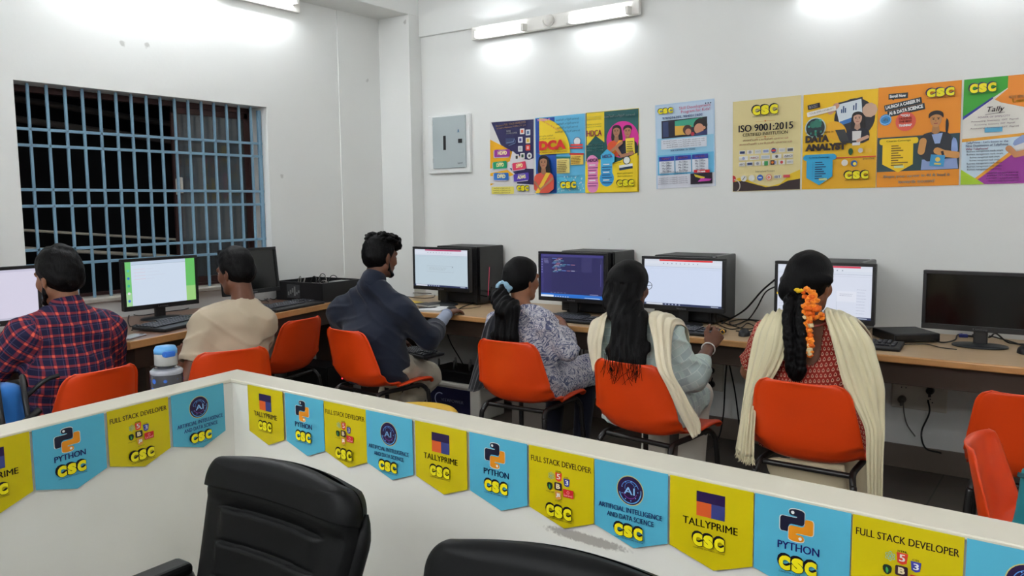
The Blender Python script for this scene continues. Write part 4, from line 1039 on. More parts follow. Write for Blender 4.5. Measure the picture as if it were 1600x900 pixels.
# tower on the floor under the left desk, its red drive lamp lit
ft = thing('computer_tower', 'black computer tower with a red lamp on the floor under the left desk', 'computer', (-4.22, 3.62, 0), PI/2, 'computer towers against the back wall')
ft['group'] = 'computer towers under the desks'
MB().bbox((-0.09, -0.19, 0.012), (0.09, 0.20, 0.40), M_CASE, 0.004).build('case', ft)
MB().bbox((-0.092, -0.215, 0.010), (0.092, -0.19, 0.402), M_CASEF, 0.008).build('front_panel', ft)
for sx in (-1, 1):
    for sy in (-1, 1): MB().bbox((sx*0.07-0.012, sy*0.15-0.012, 0), (sx*0.07+0.012, sy*0.15+0.012, 0.014), M_DARK, 0.002).build('foot', ft)
MB().lathe([(0.006, 0), (0.004, 0.003), (0.0, 0.004)], emis('red_lamp', (255, 40, 50), 3.0), 12, mtx=Matrix.Translation((0.03, -0.2155, 0.315)) @ Matrix.Rotation(PI/2, 4, 'X')).build('drive_lamp', ft)
# opened desktop case lying on the left desk
oc = thing('opened_computer_case', 'opened black computer case lying flat at the far end of the left desk', 'computer', (-4.30, 3.735, LZ), math.radians(4))
q = MB()
hw_, hd_, hh_ = 0.215, 0.185, 0.125
q.bbox((-hw_, -hd_, 0), (hw_, hd_, 0.004), M_CASE, 0.001)
for (a_, b_) in (((-hw_, -hd_), (hw_, -hd_+0.004)), ((-hw_, hd_-0.004), (hw_, hd_)), ((-hw_, -hd_), (-hw_+0.004, hd_)), ((hw_-0.004, -hd_), (hw_, hd_))):
    q.bbox((a_[0], a_[1], 0), (b_[0], b_[1], hh_), M_CASE, 0.0015)
for (a_, b_) in (((-hw_, -hd_), (hw_, -hd_+0.014)), ((-hw_, hd_-0.014), (hw_, hd_)), ((-hw_, -hd_), (-hw_+0.014, hd_)), ((hw_-0.014, -hd_), (hw_, hd_))):
    q.bbox((a_[0], a_[1], hh_-0.002), (b_[0], b_[1], hh_+0.001), M_CASE, 0.0008)
q.build('case', oc)
MB().bbox((-0.17, -0.15, 0.02), (0.05, 0.15, 0.03), mat('green_circuit_board', (60, 84, 66), 0.5, var=0.3, vscale=60), 0.002).build('motherboard', oc)
MB().bbox((0.07, 0.02, 0.004), (0.20, 0.16, 0.118), M_STEEL, 0.003).build('power_supply', oc)
MB().bbox((0.07, -0.16, 0.02), (0.20, -0.03, 0.10), M_STEEL, 0.003).build('drive_cage', oc)
hs = MB()
for k in range(9): hs.bbox((-0.09+k*0.011, -0.05, 0.03), (-0.086+k*0.011, 0.05, 0.10), M_STEEL, 0.0005)
hs.build('heat_sink', oc)
io = MB()
for k in range(6): io.bbox((-0.10+k*0.019, -hd_-0.003, 0.035+0.01*(k % 3)), (-0.086+k*0.019, -hd_+0.001, 0.06+0.012*(k % 4)), M_STEEL, 0.001)
io.bbox((-0.11, -hd_-0.002, 0.02), (0.01, -hd_+0.001, 0.108), mat('grey_port_plate', (74, 76, 78), 0.4, metal=0.5), 0.001)
io.build('port_plate', oc)
lw_ = MB(); rnd = random.Random(5)
for k in range(15):
    p0 = Vector((rnd.uniform(-.14, .08), rnd.uniform(-.10, .12), 0.07)); h_ = rnd.uniform(.03, .085); a_ = rnd.uniform(-.6, .9); u_ = Vector((math.cos(a_), math.sin(a_), 0))*rnd.uniform(.06, .10)
    lw_.tube(crom([p0, p0+u_*0.3+Vector((0, 0.02, h_)), p0+u_*0.8+Vector((0, 0.01, h_*0.9)), p0+u_+Vector((0, -0.02, 0.01))], 6), 0.0028, [M_DARK, mat('grey_wire', (120, 116, 110), 0.5)][k % 2], 6)
lw_.build('loose_wires', oc)
# flat black box (mini pc) on the back desk
fb = thing('mini_computer', 'flat black box on the back desk left of the switched-off right monitor', 'computer', (-.765, 4.455, DZ), math.radians(38))
MB().bbox((-0.115, -0.115, 0.004), (0.115, 0.115, 0.047), M_CASE, 0.006).build('case', fb)
MB().bbox((-0.11, -0.118, 0.01), (0.11, -0.112, 0.042), M_CASEF, 0.002).build('front_panel', fb)
for sx in (-1, 1):
    for sy in (-1, 1): MB().lathe([(0.009, 0), (0.008, 0.005)], M_DARK, 10, c=(sx*0.09, sy*0.09, 0)).build('foot', fb)

# ================================================================ keyboards and mice
M_KEYB = mat('black_keyboard_plastic', (20, 20, 23), 0.45)
M_KEY = mat('charcoal_keycaps', (34, 35, 42), 0.4, spec=0.5)
M_LEG = mat('pale_key_legends', (150, 152, 160), 0.6)
def keyboard(label, loc, rz, W_=0.45, D_=0.17, pitch=0.0):
    t = thing('keyboard', label, 'keyboard', loc, rz, 'black keyboards')
    mt = Matrix.Rotation(0.045+pitch, 4, 'X')
    MB().bbox((-W_/2, -D_/2, 0.002), (W_/2, D_/2, 0.020), M_KEYB, 0.006, mtx=mt).build('body', t)
    ky, lg = MB(), MB()
    y0 = D_/2-0.014
    for r_ in range(6):
        y = y0-r_*0.0195-(0.006 if r_ else 0)
        n = 15; x = -W_/2+0.012; stepx = (W_*0.70)/n
        k = 0
        while k < n:
            span = 1
            if r_ == 5 and k == 3: span = 6
            if r_ == 0 and k in (1, 6, 11): k += 1; x += stepx; continue
            ky.bbox((x, y-0.0165, 0.019), (x+stepx*span-0.0025, y, 0.0265), M_KEY, 0.0022, 1, mtx=mt)
            if span == 1: lg.add([mt @ Vector(p) for p in ((x+0.004, y-0.009, 0.0267), (x+0.0085, y-0.009, 0.0267), (x+0.0085, y-0.004, 0.0267), (x+0.004, y-0.004, 0.0267))], [(0, 1, 2, 3)], M_LEG)
            x += stepx*span; k += span
        for blk, nn in ((W_*0.72, 3), (W_*0.72+stepx*3+0.006, 4)):
            for k in range(nn):
                if nn == 3 and r_ in (3,): continue
                if nn == 3 and r_ == 4 and k != 1: continue
                if r_ == 0 and nn == 4: continue
                xx = -W_/2+0.012+blk+k*stepx
                if xx+stepx > W_/2-0.004: continue
                ky.bbox((xx, y-0.0165, 0.019), (xx+stepx-0.0025, y, 0.0265), M_KEY, 0.0022, 1, mtx=mt)
                lg.add([mt @ Vector(p) for p in ((xx+0.004, y-0.009, 0.0267), (xx+0.0085, y-0.009, 0.0267), (xx+0.0085, y-0.004, 0.0267), (xx+0.004, y-0.004, 0.0267))], [(0, 1, 2, 3)], M_LEG)
    ko = ky.build('keys', t); ko['kind'] = 'stuff'; lg.build('key_legends', ko)
    return t
keyboard('black keyboard with a wide palm rest below the monitor with green strips', (-3.975, 2.475, LZ+.002), PI/2+0.36, .47, .20)
keyboard('black keyboard on the left desk between the boy and the opened case', (-4.065, 3.29, LZ+.002), PI/2+0.22, .47, .19)
keyboard('black keyboard below the monitor with the code editor', (-2.53, 4.12, DZ+.002), 0.0, .45, .16)
keyboard('black keyboard below the monitor with the empty white page', (-1.80, 4.08, DZ+.002), -0.05, .44, .16)
keyboard('grey black keyboard half hidden by the cream scarf of the woman with marigolds', (-.94, 4.13, DZ+.002), 0.06, .44, .17)
def mouse(label, loc, rz):
    t = thing('computer_mouse', label, 'mouse', loc, rz, 'computer mice')
    def fn(u, v):
        a = 2*PI*u; ph = v*PI/2
        return (0.030*math.cos(a)*math.cos(ph)**0.6, 0.052*math.sin(a)*math.cos(ph)**0.6, 0.034*math.sin(ph)**0.9*(1-0.25*max(0, math.sin(a))*math.cos(ph)))
    MB().grid(fn, 25, 9, M_KEYB).build('shell', t)
    MB().tube([(0, 0.02, 0.031), (0, 0.034, 0.028)], 0.004, M_MONB, 8).build('scroll_wheel', t)
    MB().tube(crom([(0, 0.05, 0.008), (0.01, 0.10, 0.004), (0.05, 0.17, 0.004), (0.06, 0.26, 0.004)], 6), 0.002, M_DARK, 6).build('cable', t)
    return t
mouse('black mouse on the back desk between the two women with scarves', zpt(1163, 524, DZ+.001), 0.2)
mouse('black mouse at the right photo edge on the back desk', zpt(1601, 552, DZ+.001), 0.3)
mouse('black mouse under the hand of the navy shirted man', zpt(706, 486, DZ+.001), 0.1)
ph = thing('smartphone', 'silver phone lying at the front edge of the left desk left of the keyboard', 'phone', (-3.80, 2.115, LZ), 0.45)
MB().bbox((-0.035, -0.07, 0), (0.035, 0.07, 0.008), mat('silver_phone_back', (176, 178, 186), 0.3, metal=0.3), 0.003).build('body', ph)
MB().bbox((0.008, 0.045, 0.008), (0.028, 0.062, 0.0095), M_DARK, 0.002).build('camera_bump', ph)

# ================================================================ cables on and under the desks
M_CABLE = mat('black_cable_rubber', (14, 14, 15), 0.5)
def cable(label, pts, r=0.0035, group='black cables', m_=None):
    o = MB().tube(crom(pts, 8), r, m_ or M_CABLE, 8).build('cable')
    return tag(o, label, 'cable', group)
zc = DZ+0.006
P = lambda x, y, z=zc: tuple(zpt(x, y, z))
W = lambda x, y, yy: tuple(ypt(x, y, yy))
cable('thicker cable rising from the desk to the monitor of the woman with marigolds', [P(1128, 505), P(1140, 499), W(1165, 483, 4.5), W(1190, 455, 4.45), W(1212, 436, 4.4)], .005)
cable('thinner cable rising beside it to the monitor of the woman with marigolds', [P(1150, 508), P(1168, 500), W(1182, 482, 4.5), W(1196, 457, 4.45), W(1213, 447, 4.4)], .004)
cable('tangled cable loops on the desk between the two women with scarves', [P(1122, 500), P(1145, 508), P(1170, 500), P(1186, 506), P(1172, 514), P(1148, 510), P(1140, 503), P(1160, 499), P(1188, 501)], .0035)
cable('lower cable loop on the desk beside the mouse between the women with scarves', [P(1120, 506), P(1140, 514), P(1158, 512), P(1168, 505), P(1180, 512), P(1168, 519), P(1150, 517)], .003)
cable('cable looping beside the tower behind the navy shirted man\'s monitor', [P(757, 468), W(765, 460, 4.45), W(768, 449, 4.45), W(775, 452, 4.42), P(772, 464), P(745, 472), P(722, 480), P(712, 487)], .0035)
cable('cable curling on the desk left of the navy shirted man\'s monitor', [P(622, 452), P(640, 457), W(655, 458, 4.42), P(676, 459), P(678, 464), P(660, 466), P(632, 463)], .003)
cable('thin cable running along the back desk from the flat black box', [P(1385, 535), P(1400, 539), P(1420, 538), P(1448, 538), P(1470, 543), P(1495, 546)], .0025)
cable('cable from the flat black box to the stand of the right monitor', [P(1462, 533), P(1475, 535), P(1492, 531), P(1500, 522), P(1540, 524), P(1570, 531), P(1600, 540)], .0035)
cable('thick cable behind the stand of the switched-off right monitor', [P(1520, 523), W(1545, 527, 4.5), W(1556, 521, 4.52), P(1575, 535), P(1600, 538)], .004)
bl = thing('blue_display_connector', 'small blue display cable plug lying beside the right monitor stand', 'plug', zpt(1505, 527, DZ), 0.3)
MB().bbox((-0.02, -0.012, 0.0), (0.02, 0.012, 0.016), mat('blue_connector_plastic', (58, 66, 150), 0.45), 0.003).build('shell', bl)
MB().tube([(0.02, 0, 0.008), (0.05, 0.004, 0.006)], 0.005, M_CABLE, 8).build('cable_end', bl)
zl = LZ+0.006
Pl = lambda x, y, z=zl: tuple(zpt(x, y, z))
cable('cable running behind the keyboard under the window toward the boy', [Pl(200, 488), Pl(218, 493), Pl(260, 487), Pl(290, 483), Pl(312, 474), Pl(330, 472)], .003)
cable('cable curling down the left desk beside the silver phone', [Pl(203, 489), Pl(200, 500), Pl(204, 510), Pl(214, 507), Pl(206, 516)], .003)
cable('tangle of cables on the left desk below the switched-off monitor', [Pl(395, 462), Pl(410, 470), Pl(424, 463), Pl(434, 461), Pl(428, 468), Pl(415, 463), Pl(405, 460), Pl(420, 472)], .003)
cable('blue grey cable on the left desk running to the opened case', [Pl(400, 466), Pl(420, 461), Pl(436, 461), Pl(447, 457)], .004, m_=mat('blue_grey_cable', (44, 52, 84), 0.5))
cable('cable hanging under the desk behind the knees of the navy shirted man', [W(694, 507, 4.3), W(704, 535, 4.35), W(716, 556, 4.4), W(724, 570, 4.4)], .004)
cable('pair of thin cables hanging under the desk right of the woman in floral white', [W(908, 520, 4.3), W(906, 570, 4.4), W(915, 605, 4.5), W(908, 630, 4.6), W(893, 632, 4.6)], .004)
cable('cable hanging straight under the desk right of the woman in floral white', [W(914, 522, 4.35), W(912, 560, 4.5), W(916, 600, 4.6), W(914, 640, 4.7)], .004)
cable('cable from the upper plug under the desk beside the woman with long hair', [W(1113, 590, 4.70), W(1106, 620, 4.66), W(1106, 640, 4.66)], .004)
cable('cable falling from the desk in a long curve beside the woman with long hair', [W(1136, 560, 4.5), W(1133, 600, 4.66), W(1130, 650, 4.66), W(1122, 685, 4.66), W(1110, 680, 4.66), W(1130, 700, 4.66), W(1152, 706, 4.66)], .0045)
cable('second cable falling from the desk beside the woman with long hair', [W(1138, 562, 4.45), W(1148, 610, 4.6), W(1154, 655, 4.66), W(1160, 700, 4.66)], .0045)
cable('black cable hanging from the plug below the right end of the desk', [W(1450, 625, 4.69), W(1452, 645, 4.66), W(1440, 675, 4.66), W(1446, 700, 4.6), W(1470, 708, 4.5)], .0045)
cable('grey cable hanging from the grey plug below the right end of the desk', [W(1411, 628, 4.70), W(1413, 648, 4.69), W(1418, 665, 4.68), W(1430, 682, 4.68)], .0035, m_=mat('grey_rubber', (112, 108, 102), 0.6))

# ================================================================ books and papers on the desk
M_PAPER = mat('white_paper', (226, 226, 226), 0.7)
M_PAPERE = mat('paper_block_edge', (196, 194, 186), 0.8, var=0.1, vscale=200)
def booklet(name, label, cat, loc, rz, w_, d_, h_, cover, ruled=False, tiltx=0.0):
    t = thing(name, label, cat, loc, rz)
    mt = Matrix.Rotation(tiltx, 4, 'Y')
    MB().bbox((-w_/2+0.002, -d_/2+0.002, 0.0012), (w_/2-0.002, d_/2-0.002, h_-0.0012), M_PAPERE, 0.001, mtx=mt).build('page_block', t)
    cv = MB(); cv.bbox((-w_/2, -d_/2, 0), (w_/2, d_/2, 0.0014), cover, 0.0005, mtx=mt); cv.bbox((-w_/2, -d_/2, h_-0.0014), (w_/2, d_/2, h_), cover, 0.0005, mtx=mt); cv.bbox((-w_/2, -d_/2, 0), (-w_/2+0.0016, d_/2, h_), cover, 0.0005, mtx=mt)
    cv.build('cover', t)
    return t
booklet('notepad', 'white notepad on the desk left of the navy shirted man\'s hand', 'notepad', (-3.575, 4.085, DZ), 0.35, .17, .22, .012, M_PAPER)
booklet('book', 'yellow covered book on the desk behind the white notepad', 'book', (-3.905, 4.19, DZ), -0.25, .20, .13, .024, mat('yellow_book_cover', (226, 190, 40), 0.4))
booklet('book', 'black book with yellow edge lying on the white notepad', 'book', (-3.70, 4.16, DZ+.0125), -0.25, .17, .10, .012, mat('black_book_cover', (28, 28, 32), 0.4))
pn = thing('pen', 'dark pen lying on the white notepad', 'pen', zpt(668, 481, DZ+.019), 0.9)
MB().tube([(-0.06, 0, 0.002), (0.05, 0, 0.002), (0.066, 0, 0.002)], [.004, .004, .001], M_DARK, 8).build('barrel', pn)

# ================================================================ battery box and inverter under the desk
M_UPS = mat('off_white_battery_case', (206, 202, 192), 0.5, var=0.04)
M_NAVYL = mat('navy_printed_label', (22, 22, 52), 0.4)
ub = thing('battery_box', 'off white inverter battery box with dark blue printed front under the desk', 'battery', (-3.52, 4.33, 0))
MB().bbox((-0.24, -0.14, 0), (0.24, 0.14, 0.235), M_UPS, 0.012).bbox((-0.25, -0.15, 0.215), (0.25, 0.15, 0.245), M_UPS, 0.008).build('case', ub)
lb = MB(); lb.bbox((-0.205, -0.144, 0.01), (0.16, -0.139, 0.205), M_NAVYL, 0.003); lbo = lb.build('front_label', ub)
s = Sheet(0.365, 0.195); s.part('lettering').text('VITAPOWER', .30, .50, .55, .11, (176, 184, 206), bold=.03)
s.part('logo').ring(.28, .56, .13, .02, (176, 184, 206), a0=60, a1=290)
for (nm, _), q_ in s.parts.items():
    o = q_.build(nm, lbo); o.location = (-0.205, -0.1445, 0.01)
iv = thing('battery_terminal_tray', 'black topped tray with upright metal terminals standing on the battery box', 'inverter', (-3.52, 4.33, 0.245))
MB().bbox((-0.23, -0.13, 0), (0.23, 0.13, 0.075), M_DARK, 0.008).build('tray', iv)
for k in range(6):
    MB().lathe([(0.008, 0), (0.008, 0.055), (0.004, 0.062), (0.0, 0.063)], M_STEEL, 10, c=(-0.17+0.068*k, -0.07+0.10*(k % 2), 0.075)).build('terminal', iv)
bx2 = thing('storage_carton', 'grey brown carton on the floor behind the legs of the woman in floral white', 'carton', (-2.86, 4.32, 0))
MB().bbox((-0.16, -0.13, 0), (0.16, 0.13, 0.30), mat('grey_brown_card', (104, 96, 88), 0.8, var=0.06), 0.004).build('body', bx2)
MB().bbox((-0.165, -0.135, 0.27), (0.165, 0.135, 0.305), mat('grey_brown_card', (104, 96, 88), 0.8), 0.004).build('lid', bx2)

# ================================================================ orange shell chairs
def chair_plastic():
    m = bpy.data.materials.new('orange_chair_plastic'); nt, b = nodes_of(m)
    c = srgb(216, 64, 13)
    b.inputs['Base Color'].default_value = c; b.inputs['Roughness'].default_value = 0.38; b.inputs['Specular IOR Level'].default_value = 0.4
    b.inputs['Subsurface Weight'].default_value = 0.0
    tc = nt.nodes.new('ShaderNodeTexCoord'); n = nt.nodes.new('ShaderNodeTexNoise'); n.inputs['Scale'].default_value = 350; n.inputs['Detail'].default_value = 2
    nt.links.new(tc.outputs['Object'], n.inputs['Vector'])
    bp = nt.nodes.new('ShaderNodeBump'); bp.inputs['Strength'].default_value = 0.06; bp.inputs['Distance'].default_value = 0.001
    nt.links.new(n.outputs['Fac'], bp.inputs['Height']); nt.links.new(bp.outputs['Normal'], b.inputs['Normal'])
    return m
M_ORANGE = chair_plastic()
M_TUBEB = mat('black_painted_tube', (22, 20, 20), 0.35, spec=0.5)
PROF = crom([Vector((0.225, 0.440, 0)), Vector((0.205, 0.468, 0)), Vector((0.12, 0.474, 0)), Vector((0, 0.466, 0)), Vector((-0.10, 0.462, 0)), Vector((-0.165, 0.476, 0)), Vector((-0.205, 0.520, 0)), Vector((-0.225, 0.59, 0)), Vector((-0.245, 0.69, 0)), Vector((-0.268, 0.79, 0))], 8)
def shell_mesh():
    n = len(PROF); nu = 33
    L = [0.0]
    for i in range(1, n): L.append(L[-1]+(PROF[i]-PROF[i-1]).length)
    tot = L[-1]
    def fn(u, v):
        j = v*(n-1); i = min(int(j), n-2); f = j-i
        p = PROF[i].lerp(PROF[i+1], f)
        t = (PROF[i+1]-PROF[i]).normalized(); nrm = Vector((t.y, -t.x, 0))   # towards the sitter / up
        s = L[i]*(1-f)+L[i+1]*f
        back = min(1, max(0, (p.y-0.478)/0.10)); seat = 1-back
        hwid = 0.205*seat+0.212*back
        hwid -= 0.042*max(0, min(1, (p.y-0.54)/0.25))          # narrows to the top
        e = tot-s                                               # rounded top corners
        if e < 0.06: hwid -= 0.045*(1-math.sqrt(max(0, 1-((0.06-e)/0.06)**2)))
        if s < 0.05: hwid -= 0.035*(1-math.sqrt(max(0, 1-((0.05-s)/0.05)**2)))
        uu = 2*u-1
        x = hwid*uu
        wing = abs(uu)**3.0
        q = Vector((x, p.x, p.y))
        q.z += seat*0.018*wing
        q.y += back*(0.060*wing-0.006*(1-uu*uu))*(1-0.35*max(0, (p.y-0.6)/0.19))
        mid = math.exp(-((p.y-0.49)/0.05)**2)*(1 if p.x < -0.05 else 0)
        q.y += mid*0.045*wing; q.z += mid*0.03*wing
        rim = max(0, (abs(uu)-0.93)/0.07)                        # edge turned outwards
        q.y -= back*0.010*rim; q.z -= seat*0.012*rim
        if e < 0.014: q.y -= 0.008*(1-e/0.014)
        return q
    mb = MB(); mb.grid(fn, nu, 74, M_ORANGE); return mb
def make_chair(label, loc, rz):
    t = thing('shell_chair', label, 'chair', loc, rz, 'orange shell chairs')
    sh_ = shell_mesh().build('seat_shell', t, solid=0.0055)
    for sx in (-1, 1):
        for fr in (1, -1):
            pts = [(sx*0.165, 0.0, 0.441), (sx*0.168, fr*0.11, 0.444), (sx*0.172, fr*0.155, 0.438), (sx*0.180, fr*0.182, 0.410), (sx*0.186, fr*0.192, 0.36), (sx*0.200, fr*0.222, 0.012)]
            lg_ = MB().tube(crom(pts, 6), 0.0125, M_TUBEB, 12).build('leg', t)
            MB().lathe([(0.0, 0.0), (0.016, 0.0), (0.016, 0.022), (0.013, 0.025)], M_DARK, 12, c=(sx*0.2005, fr*0.223, 0)).build('foot_cap', lg_)
    for y in (-0.15, 0.13):
        MB().tube([(-0.170, y, 0.436), (0.170, y, 0.436)], 0.011, M_TUBEB, 10).build('crossbar', t)
    MB().tube([(-0.190, -0.200, 0.26), (0.190, -0.200, 0.26)], 0.009, M_TUBEB, 10).build('rear_brace', t)
    return t
CH = {
 'checked': ((-3.545, 1.675), 98), 'beige': ((-3.47, 2.36), 72), 'empty': ((-4.02, 3.12), 99), 'navy': ((-3.235, 3.235), -6),
 'floral': ((-2.325, 3.405), 3), 'long': ((-1.545, 3.245), -7), 'braid': ((-.862, 3.255), 0)}
ch0 = make_chair('orange shell chair of the man in the checked shirt', CH['checked'][0]+(0,), math.radians(CH['checked'][1]))
for k, lb_ in (('beige', 'orange shell chair of the boy in the beige shirt'), ('empty', 'empty orange shell chair tucked under the left desk behind the boy'),
               ('navy', 'orange shell chair of the man in the navy shirt'), ('floral', 'orange shell chair of the woman in floral white with a ponytail'),
               ('long', 'orange shell chair of the woman with long loose hair'), ('braid', 'orange shell chair of the woman with marigolds in her braid')):
    dup(ch0, CH[k][0]+(0,), math.radians(CH[k][1]), lb_)
dup(ch0, (-.155, 3.47, 0), math.radians(2), 'empty orange shell chair before the switched-off right monitor')
dup(ch0, (.01, 2.53, 0), math.radians(-93), 'side-on orange shell chair at the lower right edge of the photo')

# ================================================================ yellow stool
M_YEL = mat('yellow_stool_plastic', (232, 190, 66), 0.4, spec=0.4)
st = thing('plastic_stool', 'round yellow plastic stool behind the partition', 'stool', (-2.64, 2.85, 0))
MB().lathe([(0.0, 0.460), (0.18, 0.460), (0.205, 0.456), (0.217, 0.444), (0.22, 0.40), (0.212, 0.40)], M_YEL, 40).build('seat', st)
for k in range(4):
    a = PI/4+k*PI/2; ca, sa = math.cos(a), math.sin(a)
    lg_ = MB(); lg_.tube([(0.150*ca, 0.150*sa, 0.41), (0.19*ca, 0.19*sa, 0.0)], [0.024, 0.017], M_YEL, 12); lg_.build('leg', st)
MB().tube([(0.165*math.cos(2*PI*k/24), 0.165*math.sin(2*PI*k/24), 0.2) for k in range(24)], 0.008, M_YEL, 8, closed=True).build('leg_ring', st)
# ================================================================ people: one continuous skin from blended rounded bones
F32 = np.float32
def V3(*a): return np.array(a, dtype=np.float64)
def unit(v): return v/max(1e-9, np.linalg.norm(v))
class Field:
    """list of shapes blended into one surface"""
    def __init__(s): s.ops = []; s.lo = np.full(3, 1e9); s.hi = np.full(3, -1e9)
    def _bb(s, pts, pad, grow=True):
        pts = np.array(pts); lo, hi = pts.min(0)-pad, pts.max(0)+pad
        if grow: s.lo = np.minimum(s.lo, lo); s.hi = np.maximum(s.hi, hi)
        return lo, hi
    def cone(s, a, b, ra, rb, k=0.02, capa=False, capb=False, mode='add'):
        a, b = np.array(a, float), np.array(b, float)
        ab = b-a; L2 = max(1e-12, ab@ab); L = math.sqrt(L2)
        def fn(X, Y, Z):
            px, py, pz = X-a[0], Y-a[1], Z-a[2]
            t = (px*ab[0]+py*ab[1]+pz*ab[2])/L2; tc = np.clip(t, 0, 1)
            d = np.sqrt((px-tc*ab[0])**2+(py-tc*ab[1])**2+(pz-tc*ab[2])**2)-(ra+(rb-ra)*tc)
            if capb: d = np.maximum(d, (t-1)*L)
            if capa: d = np.maximum(d, -t*L)
            return d
        bb = s._bb([a, b], max(ra, rb)+k+0.012, mode == 'add')
        s.ops.append((mode, fn, bb, k)); return s
    def chain(s, pts, rs, k=0.02):
        for i in range(len(pts)-1): s.cone(pts[i], pts[i+1], rs[i], rs[i+1], k)
        return s
    def ell(s, c, rad, R=None, k=0.02, mode='add'):
        c = np.array(c, float); rad = np.array(rad, float); R = np.eye(3) if R is None else np.array(R)   # columns = axes
        def fn(X, Y, Z):
            p = (X-c[0], Y-c[1], Z-c[2]); q = [sum(R[i, j]*p[i] for i in range(3))/rad[j] for j in range(3)]
            n = np.sqrt(q[0]**2+q[1]**2+q[2]**2)
            g = np.sqrt((q[0]/rad[0])**2+(q[1]/rad[1])**2+(q[2]/rad[2])**2)
            return n*(n-1)/np.maximum(g, 1e-6)
        ext = np.abs(R)@rad
        bb = s._bb([c-ext, c+ext], k+0.012, mode == 'add')
        s.ops.append((mode, fn, bb, k)); return s
    def econe(s, a, b, side, wa, wb, k=0.03, mode='add', capa=False, capb=False):
        """elliptical cone; wa, wb = (half width along side, half depth)"""
        a, b = np.array(a, float), np.array(b, float); ab = b-a; L = np.linalg.norm(ab); ax = ab/L
        sd = unit(np.array(side, float)-ax*(np.array(side, float)@ax)); dp = np.cross(ax, sd)
        def fn(X, Y, Z):
            px, py, pz = X-a[0], Y-a[1], Z-a[2]
            t = px*ax[0]+py*ax[1]+pz*ax[2]; tc = np.clip(t/L, 0, 1); rs = t-tc*L
            u = px*sd[0]+py*sd[1]+pz*sd[2]; v = px*dp[0]+py*dp[1]+pz*dp[2]
            wu = wa[0]+(wb[0]-wa[0])*tc; wv = wa[1]+(wb[1]-wa[1])*tc; wr = np.minimum(wu, wv)
            qu, qv, qr = u/wu, v/wv, rs/wr
            n = np.sqrt(qu*qu+qv*qv+qr*qr); g = np.sqrt((qu/wu)**2+(qv/wv)**2+(qr/wr)**2)
            d = n*(n-1)/np.maximum(g, 1e-6)
            if capb: d = np.maximum(d, t-L)
            if capa: d = np.maximum(d, -t)
            return d
        bb = s._bb([a, b], max(max(wa), max(wb))+k+0.012, mode == 'add')
        s.ops.append((mode, fn, bb, k)); return s
    def half(s, p, n, lo=None, hi=None):
        """cut away the side the normal points to, inside the given box"""
        p = np.array(p, float); n = unit(np.array(n, float))
        def fn(X, Y, Z): return -((X-p[0])*n[0]+(Y-p[1])*n[1]+(Z-p[2])*n[2])
        s.ops.append(('sub', fn, (np.array(lo if lo is not None else [-99]*3, float), np.array(hi if hi is not None else [99]*3, float)), 0.004)); return s
    def noise(s, fn):
        s.ops.append(('disp', fn, (np.array([-99.]*3), np.array([99.]*3)), 0)); return s
    def mesh(s, res):
        lo, hi = s.lo-2*res, s.hi+2*res
        n = np.ceil((hi-lo)/res).astype(int)+1
        ax = [(lo[i]+res*np.arange(n[i])).astype(F32) for i in range(3)]
        D = np.full(n, 0.2, dtype=F32)
        for mode, fn, (a, b), k in s.ops:
            i0 = [int(max(0, np.searchsorted(ax[i], a[i])-1)) for i in range(3)]; i1 = [int(min(n[i], np.searchsorted(ax[i], b[i])+1)) for i in range(3)]
            if any(i1[i] <= i0[i] for i in range(3)): continue
            X = ax[0][i0[0]:i1[0]][:, None, None]; Y = ax[1][i0[1]:i1[1]][None, :, None]; Z = ax[2][i0[2]:i1[2]][None, None, :]
            sl = (slice(i0[0], i1[0]), slice(i0[1], i1[1]), slice(i0[2], i1[2]))
            d = np.asarray(fn(X, Y, Z), dtype=F32); cur = D[sl]
            if mode == 'add':
                h = np.maximum(k-np.abs(cur-d), 0)/max(k, 1e-6); D[sl] = np.minimum(cur, d)-h*h*k*0.25
            elif mode == 'sub':
                d = np.broadcast_to(-d, cur.shape); h = np.maximum(k-np.abs(cur-d), 0)/max(k, 1e-6); D[sl] = np.maximum(cur, d)+h*h*k*0.25
            else:
                D[sl] = cur+d
        return surface_net(D, lo, res)
